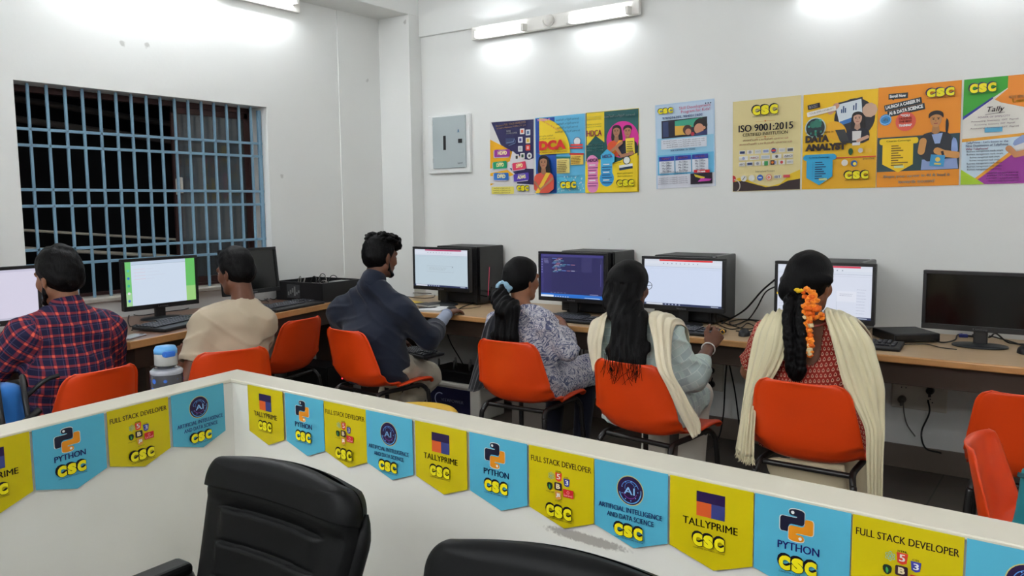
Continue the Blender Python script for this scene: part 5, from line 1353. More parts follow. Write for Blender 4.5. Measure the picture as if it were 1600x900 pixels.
def surface_net(D, lo, res):
    S = D < 0
    nx, ny, nz = D.shape
    cnt = np.zeros((nx-1, ny-1, nz-1), np.int8)
    for i in (0, 1):
        for j in (0, 1):
            for k in (0, 1): cnt += S[i:nx-1+i, j:ny-1+j, k:nz-1+k]
    act = (cnt > 0) & (cnt < 8)
    idx = np.argwhere(act); N = len(idx)
    if not N: return np.zeros((0, 3)), np.zeros((0, 4), int)
    vid = np.full(act.shape, -1, np.int32); vid[act] = np.arange(N)
    acc = np.zeros((N, 3)); num = np.zeros(N)
    co = [(i, j, k) for i in (0, 1) for j in (0, 1) for k in (0, 1)]
    val = {c: D[idx[:, 0]+c[0], idx[:, 1]+c[1], idx[:, 2]+c[2]].astype(float) for c in co}
    for a in co:
        for d in range(3):
            if a[d]: continue
            b = list(a); b[d] = 1; b = tuple(b)
            va, vb = val[a], val[b]; m = (va < 0) != (vb < 0)
            t = np.where(m, va/np.where(m, va-vb, 1), 0)
            for q in range(3): acc[:, q] += np.where(m, a[q]+(t if q == d else 0), 0)
            num += m
    P = lo+res*(idx+acc/num[:, None])
    Q = []
    for d in range(3):
        e1, e2 = [(1, 2), (2, 0), (0, 1)][d]
        sa = [slice(None)]*3; sb = [slice(None)]*3
        sa[d] = slice(0, -1); sb[d] = slice(1, None)
        A, B = S[tuple(sa)], S[tuple(sb)]
        cr = np.argwhere(A != B)
        ok = (cr[:, e1] > 0) & (cr[:, e2] > 0) & (cr[:, e1] < vid.shape[e1]) & (cr[:, e2] < vid.shape[e2])
        cr = cr[ok]; inside = A[cr[:, 0], cr[:, 1], cr[:, 2]]
        def g(o1, o2):
            c = cr.copy(); c[:, e1] -= o1; c[:, e2] -= o2
            return vid[c[:, 0], c[:, 1], c[:, 2]]
        q = np.stack([g(1, 1), g(0, 1), g(0, 0), g(1, 0)], 1)
        q[~inside] = q[~inside][:, ::-1]
        Q.append(q)
    return P, np.concatenate(Q)
def smooth_mesh(P, Q, it=1, lam=0.5):
    for _ in range(it):
        A = np.zeros_like(P); n = np.zeros(len(P))
        for a, b in ((0, 1), (1, 2), (2, 3), (3, 0)):
            np.add.at(A, Q[:, a], P[Q[:, b]]); np.add.at(A, Q[:, b], P[Q[:, a]])
            np.add.at(n, Q[:, a], 1); np.add.at(n, Q[:, b], 1)
        P = P+lam*(A/np.maximum(n, 1)[:, None]-P)
    return P
def wob(X, Y, Z, f, sd=0.0):
    return (np.sin(f*(X+0.6*Z)+1.7*np.sin(f*0.7*Y+sd)+sd)+np.sin(f*(0.8*Y-0.5*X)+1.3*np.sin(f*0.6*Z+2*sd)+2.1*sd)+np.sin(f*(0.9*Z+0.35*Y)+1.5*np.sin(f*0.55*X-sd)+0.7*sd))/3
def sdf_object(name, fld, res, material, parent, smooth=1, bones=None):
    P, Q = fld.mesh(res)
    if smooth: P = smooth_mesh(P, Q, smooth)
    off = np.array(parent.matrix_world.translation) if parent.parent is None else np.array(parent.parent.location)
    off = np.array(parent.location) if parent.parent is None else np.array(parent.parent.location)
    me = bpy.data.meshes.new(name)
    me.vertices.add(len(P)); me.vertices.foreach_set('co', (P-off).astype(F32).ravel())
    me.loops.add(4*len(Q)); me.loops.foreach_set('vertex_index', Q.astype(np.int32).ravel())
    me.polygons.add(len(Q)); me.polygons.foreach_set('loop_start', np.arange(0, 4*len(Q), 4, dtype=np.int32))
    me.polygons.foreach_set('use_smooth', np.ones(len(Q), bool))
    me.update(calc_edges=True); me.validate()
    if bones:      # cloth coordinates in metres along and around each bone
        best = np.full(len(P), 1e9); uv = np.zeros((len(P), 3))
        for (a, b, sd, r, typ) in bones:
            a, b, sd = np.array(a), np.array(b), np.array(sd, float); ab = b-a; L = np.linalg.norm(ab); ax_ = ab/L
            sd = unit(sd-ax_*(sd@ax_)); dp = np.cross(ax_, sd)
            t = np.clip((P-a)@ax_/L, 0, 1); dist = np.linalg.norm(P-a-t[:, None]*ab, axis=1)-r
            m = dist < best; best[m] = dist[m]
            if typ == 'flat': u = (P-a)@sd
            else: u = np.arctan2((P-a)@dp, (P-a)@sd)*r
            uv[m, 0] = u[m]; uv[m, 1] = ((P-a)@ax_)[m]
        at = me.attributes.new('cuv', 'FLOAT_VECTOR', 'POINT'); at.data.foreach_set('vector', uv.astype(F32).ravel())
    me.materials.append(material)
    o = bpy.data.objects.new(name, me); COL.objects.link(o); o.parent = parent
    return o

# ---------------------------------------------------------------- cloth, skin and hair materials
class NT:
    def __init__(s, name):
        s.m = bpy.data.materials.new(name); s.nt, s.b = nodes_of(s.m)
    def n(s, typ, **kw):
        q = s.nt.nodes.new(typ)
        for k, v in kw.items(): setattr(q, k, v)
        return q
    def put(s, sock, v):
        if hasattr(v, 'links') or isinstance(v, bpy.types.NodeSocket): s.nt.links.new(v, sock)
        else: sock.default_value = v
    def math(s, op, a, b=0.0, c=None):
        q = s.n('ShaderNodeMath', operation=op); s.put(q.inputs[0], a); s.put(q.inputs[1], b)
        if c is not None: s.put(q.inputs[2], c)
        return q.outputs[0]
    def mix(s, f, a, b, blend='MIX'):
        q = s.n('ShaderNodeMix', data_type='RGBA', blend_type=blend); s.put(q.inputs[0], f); s.put(q.inputs[6], a); s.put(q.inputs[7], b)
        return q.outputs[2]
    def step(s, v, a, b):
        q = s.n('ShaderNodeMapRange'); s.put(q.inputs[0], v); q.inputs[1].default_value = a; q.inputs[2].default_value = b
        return q.outputs[0]
    def noise(s, vec, scale, detail=4, dist=0.0):
        q = s.n('ShaderNodeTexNoise'); q.inputs['Scale'].default_value = scale; q.inputs['Detail'].default_value = detail; q.inputs['Distortion'].default_value = dist
        s.nt.links.new(vec, q.inputs['Vector']); return q.outputs['Fac']
    def bump(s, h, strength=0.3, dist=0.002):
        q = s.n('ShaderNodeBump'); q.inputs['Strength'].default_value = strength; q.inputs['Distance'].default_value = dist
        s.nt.links.new(h, q.inputs['Height']); s.nt.links.new(q.outputs[0], s.b.inputs['Normal'])
    def cuv(s):
        q = s.n('ShaderNodeAttribute', attribute_name='cuv'); x = s.n('ShaderNodeSeparateXYZ'); s.nt.links.new(q.outputs['Vector'], x.inputs[0])
        return q.outputs['Vector'], x.outputs[0], x.outputs[1]
    def obj(s): return s.n('ShaderNodeTexCoord').outputs['Object']
def skin_mat(name, rgb):
    t = NT(name); v = t.obj(); c = srgb(*rgb)
    t.put(t.b.inputs['Base Color'], t.mix(t.noise(v, 28, 6), tuple(x*0.86 for x in c[:3])+(1,), tuple(min(1, x*1.12) for x in c[:3])+(1,)))
    t.b.inputs['Roughness'].default_value = 0.5; t.b.inputs['Specular IOR Level'].default_value = 0.35
    t.b.inputs['Subsurface Weight'].default_value = 0.08; t.b.inputs['Subsurface Radius'].default_value = (0.01, 0.004, 0.002)
    t.bump(t.noise(v, 320, 2), 0.12, 0.001); return t.m
def hair_mat(name, rgb=(9, 8, 9)):
    t = NT(name); v = t.obj()
    mp = t.n('ShaderNodeMapping'); mp.inputs['Scale'].default_value = (260, 260, 18); t.nt.links.new(v, mp.inputs['Vector'])
    f = t.noise(mp.outputs[0], 1.0, 3); c = srgb(*rgb)
    t.put(t.b.inputs['Base Color'], t.mix(f, tuple(x*0.5 for x in c[:3])+(1,), tuple(x*1.5 for x in c[:3])+(1,)))
    t.b.inputs['Roughness'].default_value = 0.5; t.b.inputs['Specular IOR Level'].default_value = 0.10
    t.bump(f, 0.7, 0.003); return t.m
def cloth_mat(name, rgb, rough=0.85, weave=900, var=0.08, spec=0.2, sheen=0.15):
    t = NT(name); v = t.obj(); c = srgb(*rgb)
    t.put(t.b.inputs['Base Color'], t.mix(t.noise(v, 12, 5), tuple(x*(1-var) for x in c[:3])+(1,), tuple(min(1, x*(1+var)) for x in c[:3])+(1,)))
    t.b.inputs['Roughness'].default_value = rough; t.b.inputs['Specular IOR Level'].default_value = spec; t.b.inputs['Sheen Weight'].default_value = sheen
    t.bump(t.noise(v, weave, 2), 0.25, 0.001); return t.m
def plaid_mat():
    t = NT('navy_red_checked_cotton'); vec, u, v = t.cuv()
    def band(x, per, w_, off=0.0):
        f = t.math('FRACT', t.math('ADD', t.math('DIVIDE', x, per), off+10.0))
        return t.step(t.math('ABSOLUTE', t.math('SUBTRACT', f, 0.5)), w_, w_-0.05)
    p = 0.041
    a = t.math('MAXIMUM', band(u, p, 0.14), 0.0); b_ = t.math('MAXIMUM', band(v, p, 0.14), 0.0)
    thin = t.math('MAXIMUM', band(u, p, 0.05, 0.30), band(v, p, 0.05, 0.30))
    c1 = t.mix(t.math('MULTIPLY', a, 0.40), srgb(30, 30, 58), srgb(170, 56, 54)); c2 = t.mix(t.math('MULTIPLY', b_, 0.40), c1, srgb(176, 60, 54))
    c3 = t.mix(t.math('MULTIPLY', t.math('MULTIPLY', a, b_), 0.85), c2, srgb(220, 92, 70)); c4 = t.mix(t.math('MULTIPLY', thin, 0.25), c3, srgb(120, 110, 150))
    t.put(t.b.inputs['Base Color'], c4); t.b.inputs['Roughness'].default_value = 0.85; t.b.inputs['Specular IOR Level'].default_value = 0.2
    t.bump(t.noise(vec, 700, 2), 0.2, 0.001); return t.m
def motif_mat():
    t = NT('maroon_printed_cotton'); vec, u, v = t.cuv()
    row = t.math('FLOOR', t.math('DIVIDE', v, 0.019)); par = t.math('MULTIPLY', t.math('FRACT', t.math('MULTIPLY', row, 0.5)), 1.0)
    fu = t.math('SUBTRACT', t.math('FRACT', t.math('ADD', t.math('ADD', t.math('DIVIDE', u, 0.0145), par), 20.0)), 0.5)
    fv = t.math('SUBTRACT', t.math('FRACT', t.math('ADD', t.math('DIVIDE', v, 0.019), 20.0)), 0.5)
    # drop shape: narrower to the top
    wd = t.math('ADD', 0.30, t.math('MULTIPLY', fv, -0.35))
    r = t.math('SQRT', t.math('ADD', t.math('POWER', t.math('DIVIDE', fu, wd), 2.0), t.math('POWER', t.math('DIVIDE', fv, 0.40), 2.0)))
    m1 = t.step(r, 1.0, 0.85); m2 = t.step(r, 0.52, 0.40)
    c = t.mix(m1, srgb(146, 40, 32), srgb(214, 160, 136)); c = t.mix(m2, c, srgb(96, 22, 26))
    t.put(t.b.inputs['Base Color'], c); t.b.inputs['Roughness'].default_value = 0.85; t.b.inputs['Specular IOR Level'].default_value = 0.2
    t.bump(t.noise(vec, 700, 2), 0.2, 0.001); return t.m
def floral_mat():
    t = NT('white_navy_floral_cotton'); vec, u, v = t.cuv()
    a = t.noise(vec, 11, 3, 2.6); b_ = t.noise(vec, 30, 3, 3.0)
    la = t.step(t.math('ABSOLUTE', t.math('SUBTRACT', t.math('FRACT', t.math('MULTIPLY', a, 7.0)), 0.5)), 0.24, 0.14)
    lb_ = t.step(t.math('ABSOLUTE', t.math('SUBTRACT', t.math('FRACT', t.math('MULTIPLY', b_, 5.0)), 0.5)), 0.20, 0.12)
    c = t.mix(t.math('MULTIPLY', la, 0.9), srgb(206, 202, 206), srgb(58, 68, 108)); c = t.mix(t.math('MULTIPLY', lb_, 0.6), c, srgb(104, 110, 140))
    t.put(t.b.inputs['Base Color'], c); t.b.inputs['Roughness'].default_value = 0.85; t.b.inputs['Specular IOR Level'].default_value = 0.2
    t.bump(t.noise(vec, 700, 2), 0.2, 0.001); return t.m
def patch_mat():
    t = NT('mint_patchwork_cotton'); vec, u, v = t.cuv()
    br = t.n('ShaderNodeTexBrick'); br.offset = 0.5; br.inputs['Scale'].default_value = 1.0; br.inputs['Brick Width'].default_value = 0.055; br.inputs['Row Height'].default_value = 0.034
    br.inputs['Mortar Size'].default_value = 0.0015; br.inputs['Color1'].default_value = srgb(196, 216, 210); br.inputs['Color2'].default_value = srgb(150, 168, 176); br.inputs['Mortar'].default_value = srgb(216, 226, 222)
    br.inputs['Bias'].default_value = -0.15
    t.nt.links.new(vec, br.inputs['Vector'])
    t.put(t.b.inputs['Base Color'], t.mix(t.math('MULTIPLY', t.noise(vec, 22, 3), 0.5), br.outputs['Color'], srgb(206, 224, 218)))
    t.b.inputs['Roughness'].default_value = 0.85; t.b.inputs['Specular IOR Level'].default_value = 0.2
    t.bump(t.noise(vec, 700, 2), 0.2, 0.001); return t.m
def gauze_mat(name, rgb):
    t = NT(name); v = t.obj(); c = srgb(*rgb)
    t.put(t.b.inputs['Base Color'], t.mix(t.noise(v, 14, 5), tuple(x*0.93 for x in c[:3])+(1,), c))
    t.b.inputs['Roughness'].default_value = 0.9; t.b.inputs['Sheen Weight'].default_value = 0.3; t.b.inputs['Specular IOR Level'].default_value = 0.15
    t.bump(t.noise(v, 1200, 2), 0.3, 0.001); return t.m
M_HAIR = hair_mat('black_hair')
M_EYEW = mat('eye_white', (226, 222, 214), 0.2); M_IRIS = mat('brown_iris', (36, 22, 16), 0.15)

# ---------------------------------------------------------------- hands, heads, bodies
def hand(fld, wrist, d, n, thumb, curl=(0.35, 0.4, 0.3), sc=1.0, spread=0.12, tcurl=0.3, grip=None):
    """wrist point, direction of the hand, normal of its back, side the thumb is on"""
    d = unit(np.array(d, float)); n = np.array(n, float); n = unit(n-d*(n@d)); s_ = np.cross(d, n)
    if s_@np.array(thumb, float) < 0: s_ = -s_
    w_ = np.array(wrist, float)
    fld.econe(w_-d*0.012*sc, w_+d*0.030*sc, s_, (0.026*sc, 0.018*sc), (0.034*sc, 0.0155*sc), 0.015)
    fld.econe(w_+d*0.028*sc, w_+d*0.082*sc, s_, (0.034*sc, 0.0155*sc), (0.038*sc, 0.0125*sc), 0.012)
    tips = []
    for q, (off, ln, r) in enumerate(((0.029, 0.074, 0.0086), (0.0098, 0.084, 0.0088), (-0.0095, 0.077, 0.0085), (-0.028, 0.060, 0.0076))):
        base = w_+d*(0.082-0.004*abs(q-1.2))*sc+s_*off*sc
        dir_ = unit(d+s_*off/0.03*spread*0.6); cu = 0.0; pts = [base-dir_*0.02*sc]; p = base; pts.append(p)
        cc = [c*(1.0+0.10*q) for c in curl]
        for seg, (fr, c) in enumerate(zip((0.46, 0.30, 0.24), cc)):
            cu += c; v = dir_*math.cos(cu)-n*math.sin(cu); p = p+v*ln*fr*sc; pts.append(p)
        fld.chain(pts, [r*1.05*sc, r*1.05*sc, r*0.96*sc, r*0.9*sc, r*0.75*sc], 0.0045)
        tips.append(p)
    b = w_+d*0.022*sc+s_*0.028*sc-n*0.004
    v1 = unit(d*0.72+s_*0.62-n*0.25); p1 = b+v1*0.038*sc
    v2 = unit(d*(0.9)+s_*(0.35-tcurl)-n*(0.3+tcurl*0.4)); p2 = p1+v2*0.032*sc; p3 = p2+unit(v2*0.9+d*0.3-n*0.15)*0.022*sc
    fld.chain([w_+d*0.01*sc+s_*0.012*sc, b, p1, p2, p3], [0.014*sc, 0.0155*sc, 0.0115*sc, 0.0098*sc, 0.0078*sc], 0.010)
    return tips
def head_frame(yaw, pitch=0.0, roll=0.0):
    """columns: right, front, up"""
    return np.array((Matrix.Rotation(yaw, 3, 'Z') @ Matrix.Rotation(-pitch, 3, 'X') @ Matrix.Rotation(roll, 3, 'Y')))
def head(fld, c, R, sc=1.0, nose=1.0):
    c = np.array(c, float); L = lambda x, y, z: c+R@np.array([x, y, z])*sc
    fld.ell(L(0, -0.012, 0.022), V3(0.073, 0.092, 0.084)*sc, R, 0.02)
    fld.ell(L(0, 0.018, -0.030), V3(0.060, 0.068, 0.076)*sc, R, 0.03)
    fld.cone(L(0, 0.052, -0.086), L(0, 0.070, -0.090), 0.024*sc, 0.017*sc, 0.03)      # chin
    for sg in (-1, 1):
        fld.cone(L(sg*0.052, 0.0, -0.060), L(sg*0.018, 0.062, -0.092), 0.018*sc, 0.015*sc, 0.025)   # jaw
        fld.ell(L(sg*0.036, 0.062, -0.026), V3(0.022, 0.018, 0.020)*sc, R, 0.025)       # cheek
        fld.ell(L(sg*0.031, 0.088, 0.010), V3(0.017, 0.012, 0.010)*sc, R, 0.012, 'sub') # eye socket
        fld.cone(L(sg*0.014, 0.082, 0.026), L(sg*0.048, 0.070, 0.026), 0.009*sc, 0.007*sc, 0.014)   # brow
        fld.ell(L(sg*0.031, 0.0745, 0.0185), V3(0.018, 0.0115, 0.0085)*sc, R, 0.006)    # lids
        fld.ell(L(sg*0.031, 0.0730, -0.0025), V3(0.016, 0.0110, 0.0065)*sc, R, 0.006)
        # ear: rim, lobe, hollow
        fld.ell(L(sg*0.077, -0.008, -0.008), V3(0.008, 0.019, 0.032)*sc, R@np.array(Matrix.Rotation(sg*0.25, 3, 'Z')), 0.006)
        fld.ell(L(sg*0.075, -0.002, -0.036), V3(0.006, 0.009, 0.010)*sc, R, 0.006)
        fld.ell(L(sg*0.088, -0.004, -0.004), V3(0.008, 0.009, 0.017)*sc, R, 0.004, 'sub')
    fld.chain([L(0, 0.082, 0.016), L(0, 0.098, -0.014), L(0, 0.106, -0.030)], [0.008*sc, 0.010*sc, 0.012*sc], 0.012)
    for sg in (-1, 1): fld.ell(L(sg*0.012, 0.094, -0.033), V3(0.008, 0.010, 0.007)*sc, R, 0.008)
    fld.ell(L(0, 0.086, -0.057), V3(0.024, 0.010, 0.006)*sc, R, 0.008); fld.ell(L(0, 0.084, -0.067), V3(0.021, 0.010, 0.007)*sc, R, 0.008)
    return L
def eyes(parent, c, R, sc=1.0):
    c = np.array(c, float); off = np.array(parent.location)
    for sg in (-1, 1):
        p = c+R@np.array([sg*0.031, 0.0705, 0.0085])*sc-off
        mt = Matrix.Translation(p) @ Matrix(R.tolist()).to_4x4()
        e = MB(); e.lathe([(0.0001, -0.0118), (0.006, -0.0102), (0.0102, -0.006), (0.0118, 0), (0.0102, 0.006), (0.006, 0.0102), (0.0001, 0.0118)], M_EYEW, 16, mtx=mt)
        eo = e.build('eye', parent)
        i = MB(); i.lathe([(0.0058, 0.0), (0.0045, 0.0012), (0.0001, 0.0016)], M_IRIS, 14, mtx=mt @ Matrix.Translation((0, 0.0104, 0)) @ Matrix.Rotation(-PI/2, 4, 'X')); i.build('iris', eo)

class Fig:
    """seated figure; points are given as (right, front, up) from a spot on the floor under the hips"""
    def __init__(s, label, at, yaw, male=True, sc=1.0):
        s.at = V3(at[0], at[1], 0); s.yaw = yaw; s.male = male; s.sc = sc
        s.R = V3(math.cos(yaw), math.sin(yaw), 0); s.F = V3(-math.sin(yaw), math.cos(yaw), 0)
        s.root = thing('person', label, 'person', (at[0], at[1], 0))
        s.J = {}
    def p(s, r, f, u): return s.at+s.R*r+s.F*f+V3(0, 0, u)
    def torso(s, fld, inf=0.0, k=0.05):
        J = s.J; w_ = 1.0 if s.male else 0.88
        dir_ = s.R
        fld.ell(J['hip']+V3(0, 0, 0.0), (0.168*w_+inf, 0.120+inf, 0.105+inf), np.stack([s.R, s.F, V3(0, 0, 1)], 1), k)
        fld.econe(J['hip']+V3(0, 0, 0.04), J['chest'], dir_, (0.146*w_+inf, 0.106+inf), (0.158*w_+inf, 0.110+inf), k)
        sd = unit(J['Rs']-J['Ls']); mid = (J['Rs']+J['Ls'])/2
        fld.econe(J['chest'], mid-V3(0, 0, 0.01), sd, (0.158*w_+inf, 0.108+inf), (0.140*w_+inf, 0.075+inf), k)
        fld.cone(J['Ls']+sd*0.02, J['Rs']-sd*0.02, 0.056*w_+inf, 0.056*w_+inf, k)
        for q in ('Ls', 'Rs'):
            fld.cone(J['nb']-V3(0, 0, 0.020), J[q]+V3(0, 0, 0.012), 0.043*w_+inf, 0.042*w_+inf, k)
        return fld
    def arm(s, fld, q, inf=0.0, upto=2.0, k=0.02, cap=False):
        """upto 0..1 along the upper arm, 1..2 along the forearm"""
        J = s.J; a, b, c = J[q+'s'], J[q+'e'], J[q+'w']; w_ = 1.0 if s.male else 0.86
        r0, r1, r2 = 0.052*w_+inf, 0.041*w_+inf, 0.027*w_+inf
        if upto <= 1:
            fld.cone(a, a+(b-a)*upto, r0, r0+(r1-r0)*upto+(0.008 if cap else 0), k, capb=cap)
        else:
            t = upto-1
            fld.cone(a, b, r0, r1, k); fld.cone(b, b+(c-b)*min(1, 0.35), r1, r1+0.001, k)
            if t > 0.35: fld.cone(b+(c-b)*0.35, b+(c-b)*t, r1+0.001, r1+(r2-r1)*t, k, capb=cap)
            else: fld.cone(b, b+(c-b)*t, r1, r1, k, capb=cap)
        return fld
    def legs(s, fld, inf=0.0, upto=2.0, k=0.03, flare=0.0):
        J = s.J; w_ = 1.0 if s.male else 0.95
        for q in ('L', 'R'):
            h, kn, an = J[q+'h'], J[q+'k'], J[q+'a']
            if upto <= 1: fld.cone(h, h+(kn-h)*upto, 0.086*w_+inf, (0.086-0.026*upto)*w_+inf+flare, k)
            else:
                fld.cone(h, kn, 0.086*w_+inf, 0.060*w_+inf, k); fld.cone(kn, kn+(an-kn)*(upto-1), 0.058*w_+inf, (0.058-0.020*(upto-1))*w_+inf+flare, k, capb=inf > 0)
        return fld
    def skin(s, hand_args, res=0.005, material=None, head_sc=1.0):
        J = s.J; f = Field()
        s.torso(f, -0.004); s.legs(f, -0.002)
        for q in ('L', 'R'):
            s.arm(f, q); an = J[q+'a']; toe = an+s.F*0.16-V3(0, 0, an[2]-0.022)
            f.cone(an, V3(an[0], an[1], 0.04)-s.F*0.03, 0.036, 0.032, 0.02); f.econe(V3(an[0], an[1], 0.042), toe, s.R, (0.034, 0.036), (0.040, 0.018), 0.02)
            hand(f, *hand_args[q])
        nk = 0.052 if s.male else 0.045
        f.cone(J['nb']-V3(0, 0, 0.03), J['hc']+s.HR@V3(0, -0.018, -0.045), nk*1.08, nk, 0.03)
        head(f, J['hc'], s.HR, head_sc)
        o = sdf_object('body', f, res, material, s.root, 1)
        eyes(s.root, J['hc'], s.HR, head_sc)
        return o
    def bones(s):
        J = s.J; mid = (J['Ls']+J['Rs'])/2
        B = [(J['hip'], mid, s.R, 0.13, 'flat'), (mid-s.R*0.10, mid+s.R*0.10, s.F, 0.07, 'flat')]
        B = [(J['hip'], mid+V3(0, 0, 0.05), unit(J['Rs']-J['Ls']), 0.13, 'flat')]
        for q in ('L', 'R'):
            B.append((J[q+'s'], J[q+'e'], s.F, 0.05, 'round')); B.append((J[q+'e'], J[q+'w'], s.F, 0.042, 'round'))
            B.append((J[q+'h'], J[q+'k'], V3(0, 0, 1), 0.09, 'round'))
        return B
def drape(name, rows, parent, material, nu=26, nv=48, folds=5, amp=0.006, thick=0.0025, fringe=False, seed=0.0):
    """cloth strip lofted through rows of points; folds run along its length"""
    off = Vector(parent.location)
    cols = [crom(r, 6) for r in rows]; m = min(len(c) for c in cols)
    def samp(c, t):
        j = t*(len(c)-1); i = min(int(j), len(c)-2); return c[i].lerp(c[i+1], j-i)
    U = [[samp(c, i/(nu-1)) for c in cols] for i in range(nu)]
    lines = [crom(u, 8) for u in U]
    G = [[samp(l, j/(nv-1)) for l in lines] for j in range(nv)]
    out = []
    for j in range(nv):
        row = []
        for i in range(nu):
            a = G[j][min(i+1, nu-1)]-G[j][max(i-1, 0)]; b = G[min(j+1, nv-1)][i]-G[max(j-1, 0)][i]
            n = a.cross(b); n = n.normalized() if n.length > 1e-9 else Vector((0, 0, 1))
            u, v = i/(nu-1), j/(nv-1)
            h = amp*(math.sin(2*PI*folds*u+1.3*math.sin(3*v+seed)+seed)+0.5*math.sin(2*PI*folds*2.3*u+2.1*math.sin(2.2*v+seed)))
            row.append(G[j][i]+n*h-off)
        out.append(row)
    mb = MB(); mb.grid(lambda u, v: out[int(round(v*(nv-1)))][int(round(u*(nu-1)))], nu, nv, material)
    o = mb.build(name, parent, solid=thick)
    if fringe:
        fb = MB(); rnd = random.Random(3)
        for i in range(0, nu*3):
            t = i/(nu*3-1); p = samp(out[-1], t)
            fb.tube([p, p+Vector((rnd.uniform(-.004, .004), rnd.uniform(-.004, .004), -.012)), p+Vector((rnd.uniform(-.01, .01), rnd.uniform(-.008, .008), -.026-.01*rnd.random()))], [.0016, .0013, .0007], material, 5)
        fb.build('fringe', o)
    return o
N3 = lambda v: np.array(v, dtype=float)
def yp(px, py, y): return N3(ypt(px, py, y))
def xp(px, py, x): return N3(xpt(px, py, x))
SK1, SK2, SK3 = skin_mat('brown_skin', (126, 84, 62)), skin_mat('deep_brown_skin', (104, 66, 48)), skin_mat('warm_brown_skin', (132, 86, 60))

def setup(f, hip_z, nb, hc, Ls, Rs, Le, Lw, Re, Rw, hyaw, hpitch=0.0, hroll=0.0, kn=(0.40, 0.50), spread=0.10, hipf=0.0):
    J = f.J
    J['hip'] = f.p(0, hipf, hip_z)
    J['Ls'], J['Rs'], J['Le'], J['Lw'], J['Re'], J['Rw'] = Ls, Rs, Le, Lw, Re, Rw
    mid = (Ls+Rs)/2
    J['chest'] = J['hip']*0.42+mid*0.58-f.F*0.012
    J['nb'], J['hc'] = nb, hc
    for q, sg in (('L', -1), ('R', 1)):
        J[q+'h'] = f.p(sg*0.085, hipf+0.03, hip_z-0.015); J[q+'k'] = f.p(sg*spread, hipf+kn[0], kn[1]+0.03); J[q+'a'] = f.p(sg*(spread-0.01), hipf+kn[0]-0.06, 0.085)
    f.HR = head_frame(hyaw, hpitch, hroll)
def folds(amp, f_, sd):
    return lambda X, Y, Z: amp*wob(X, Y, Z, f_, sd)
def creases(amp, f_, sd):
    """sharp-crested pulls that run slantwise through the cloth"""
    def fn(X, Y, Z):
        w1 = np.sin(f_*(0.55*X+0.45*Y+0.9*Z)+2.0*np.sin(f_*0.33*(X-Y)+sd)+sd); w2 = np.sin(f_*(0.8*X-0.5*Y-0.7*Z)+1.7*np.sin(f_*0.4*(Z+X)+2*sd)+3*sd)
        m_ = 0.5+0.5*np.sin(f_*0.23*(X+Y+1.3*Z)+5*sd)
        return -amp*((1-np.abs(w1))**2*m_+(1-np.abs(w2))**2*(1-m_))
    return fn
def hair_cap(f, sc=1.0, thick=0.010, low=-0.02, front=0.045, amp=0.003, fr=90, top=0.0, res=0.004, side=0.0):
    """short hair: a cap over the cranium trimmed at the hairline"""
    c, R = f.J['hc'], f.HR; L = lambda x, y, z: c+R@np.array([x, y, z])*sc
    h = Field()
    h.ell(L(0, -0.014, 0.024+top/2), V3(0.074+thick+side, 0.093+thick, 0.085+thick+top/2)*sc, R, 0.02)
    h.ell(L(0, -0.045, -0.022), V3(0.062+thick*0.6, 0.052+thick, 0.055)*sc, R, 0.03)
    h.noise(folds(amp, fr, 1.0)); h.noise(folds(amp*0.5, fr*2.3, 2.0))
    lo, hi = c-0.2, c+0.2
    h.half(L(0, front+0.030, 0.055), R@V3(0, 0.75, -0.66), lo, hi)          # forehead line
    h.half(L(0, 0.022, 0.0), R@V3(0, 0.93, -0.36), lo, hi)                   # temples, in front of the ears
    h.half(L(0, -0.05, low-0.045), R@V3(0, 0.35, -0.94), lo, hi)             # nape
    return h, L

# ================================================================ man in the checked shirt
f = Fig('man in a navy and red checked shirt seated before the leftmost monitor, seen from behind', (-3.60, 1.69), math.radians(94), True)
c0 = yp(0, 0, 1)
setup(f, 0.55, nb=xp(106, 484, -3.56), hc=xp(91, 432, -3.60), Ls=xp(38, 528, -3.55), Rs=xp(168, 516, -3.55),
      Le=f.p(-0.29, 0.16, 0.70), Lw=f.p(-0.20, 0.40, 0.855), Re=f.p(0.27, 0.08, 0.68), Rw=f.p(0.13, 0.36, 0.855), hyaw=math.radians(104), hpitch=0.18)
PLAID = plaid_mat()
f.skin({'L': (f.J['Lw'], f.F-V3(0, 0, .15), V3(0, 0, 1), f.R), 'R': (f.J['Rw'], f.F*1.0-f.R*.3, V3(0, 0, 1), -f.R)}, material=SK1)
s_ = Field(); f.torso(s_, 0.016)
for q in 'LR': f.arm(s_, q, 0.015, 1.85, 0.03, True)
s_.econe(f.J['hip']-V3(0, 0, 0.09), f.J['hip']+V3(0, 0, 0.1), f.R, (0.185, 0.14), (0.165, 0.125), 0.04)
s_.noise(folds(0.0045, 24, 0.5)); s_.noise(creases(0.010, 30, 0.5)); s_.noise(folds(0.0022, 60, 1.5))
s_.half(f.J['nb']+V3(0, 0, 0.028), V3(0, 0, 1)); s_.half(V3(0, 0, 0.478), V3(0, 0, -1))
sh = sdf_object('checked_shirt', s_, 0.0065, PLAID, f.root, 1, f.bones())
cl = Field(); ax = unit(f.J['hc']-f.J['nb']); cl.econe(f.J['nb']-ax*0.012, f.J['nb']+ax*0.036, f.R, (0.070, 0.070), (0.061, 0.063), 0.005, capb=True); cl.econe(f.J['nb']-ax*0.018, f.J['nb']+ax*0.012, f.R, (0.075, 0.074), (0.069, 0.070), 0.008)
sdf_object('collar', cl, 0.005, PLAID, sh, 1, f.bones())
JEAN = cloth_mat('dark_blue_denim', (34, 38, 58))
t_ = Field(); f.legs(t_, 0.014, 1.95); t_.ell(f.J['hip'], (0.18, 0.13, 0.10), np.stack([f.R, f.F, V3(0, 0, 1)], 1), 0.05); t_.noise(folds(0.003, 40, 0.3))
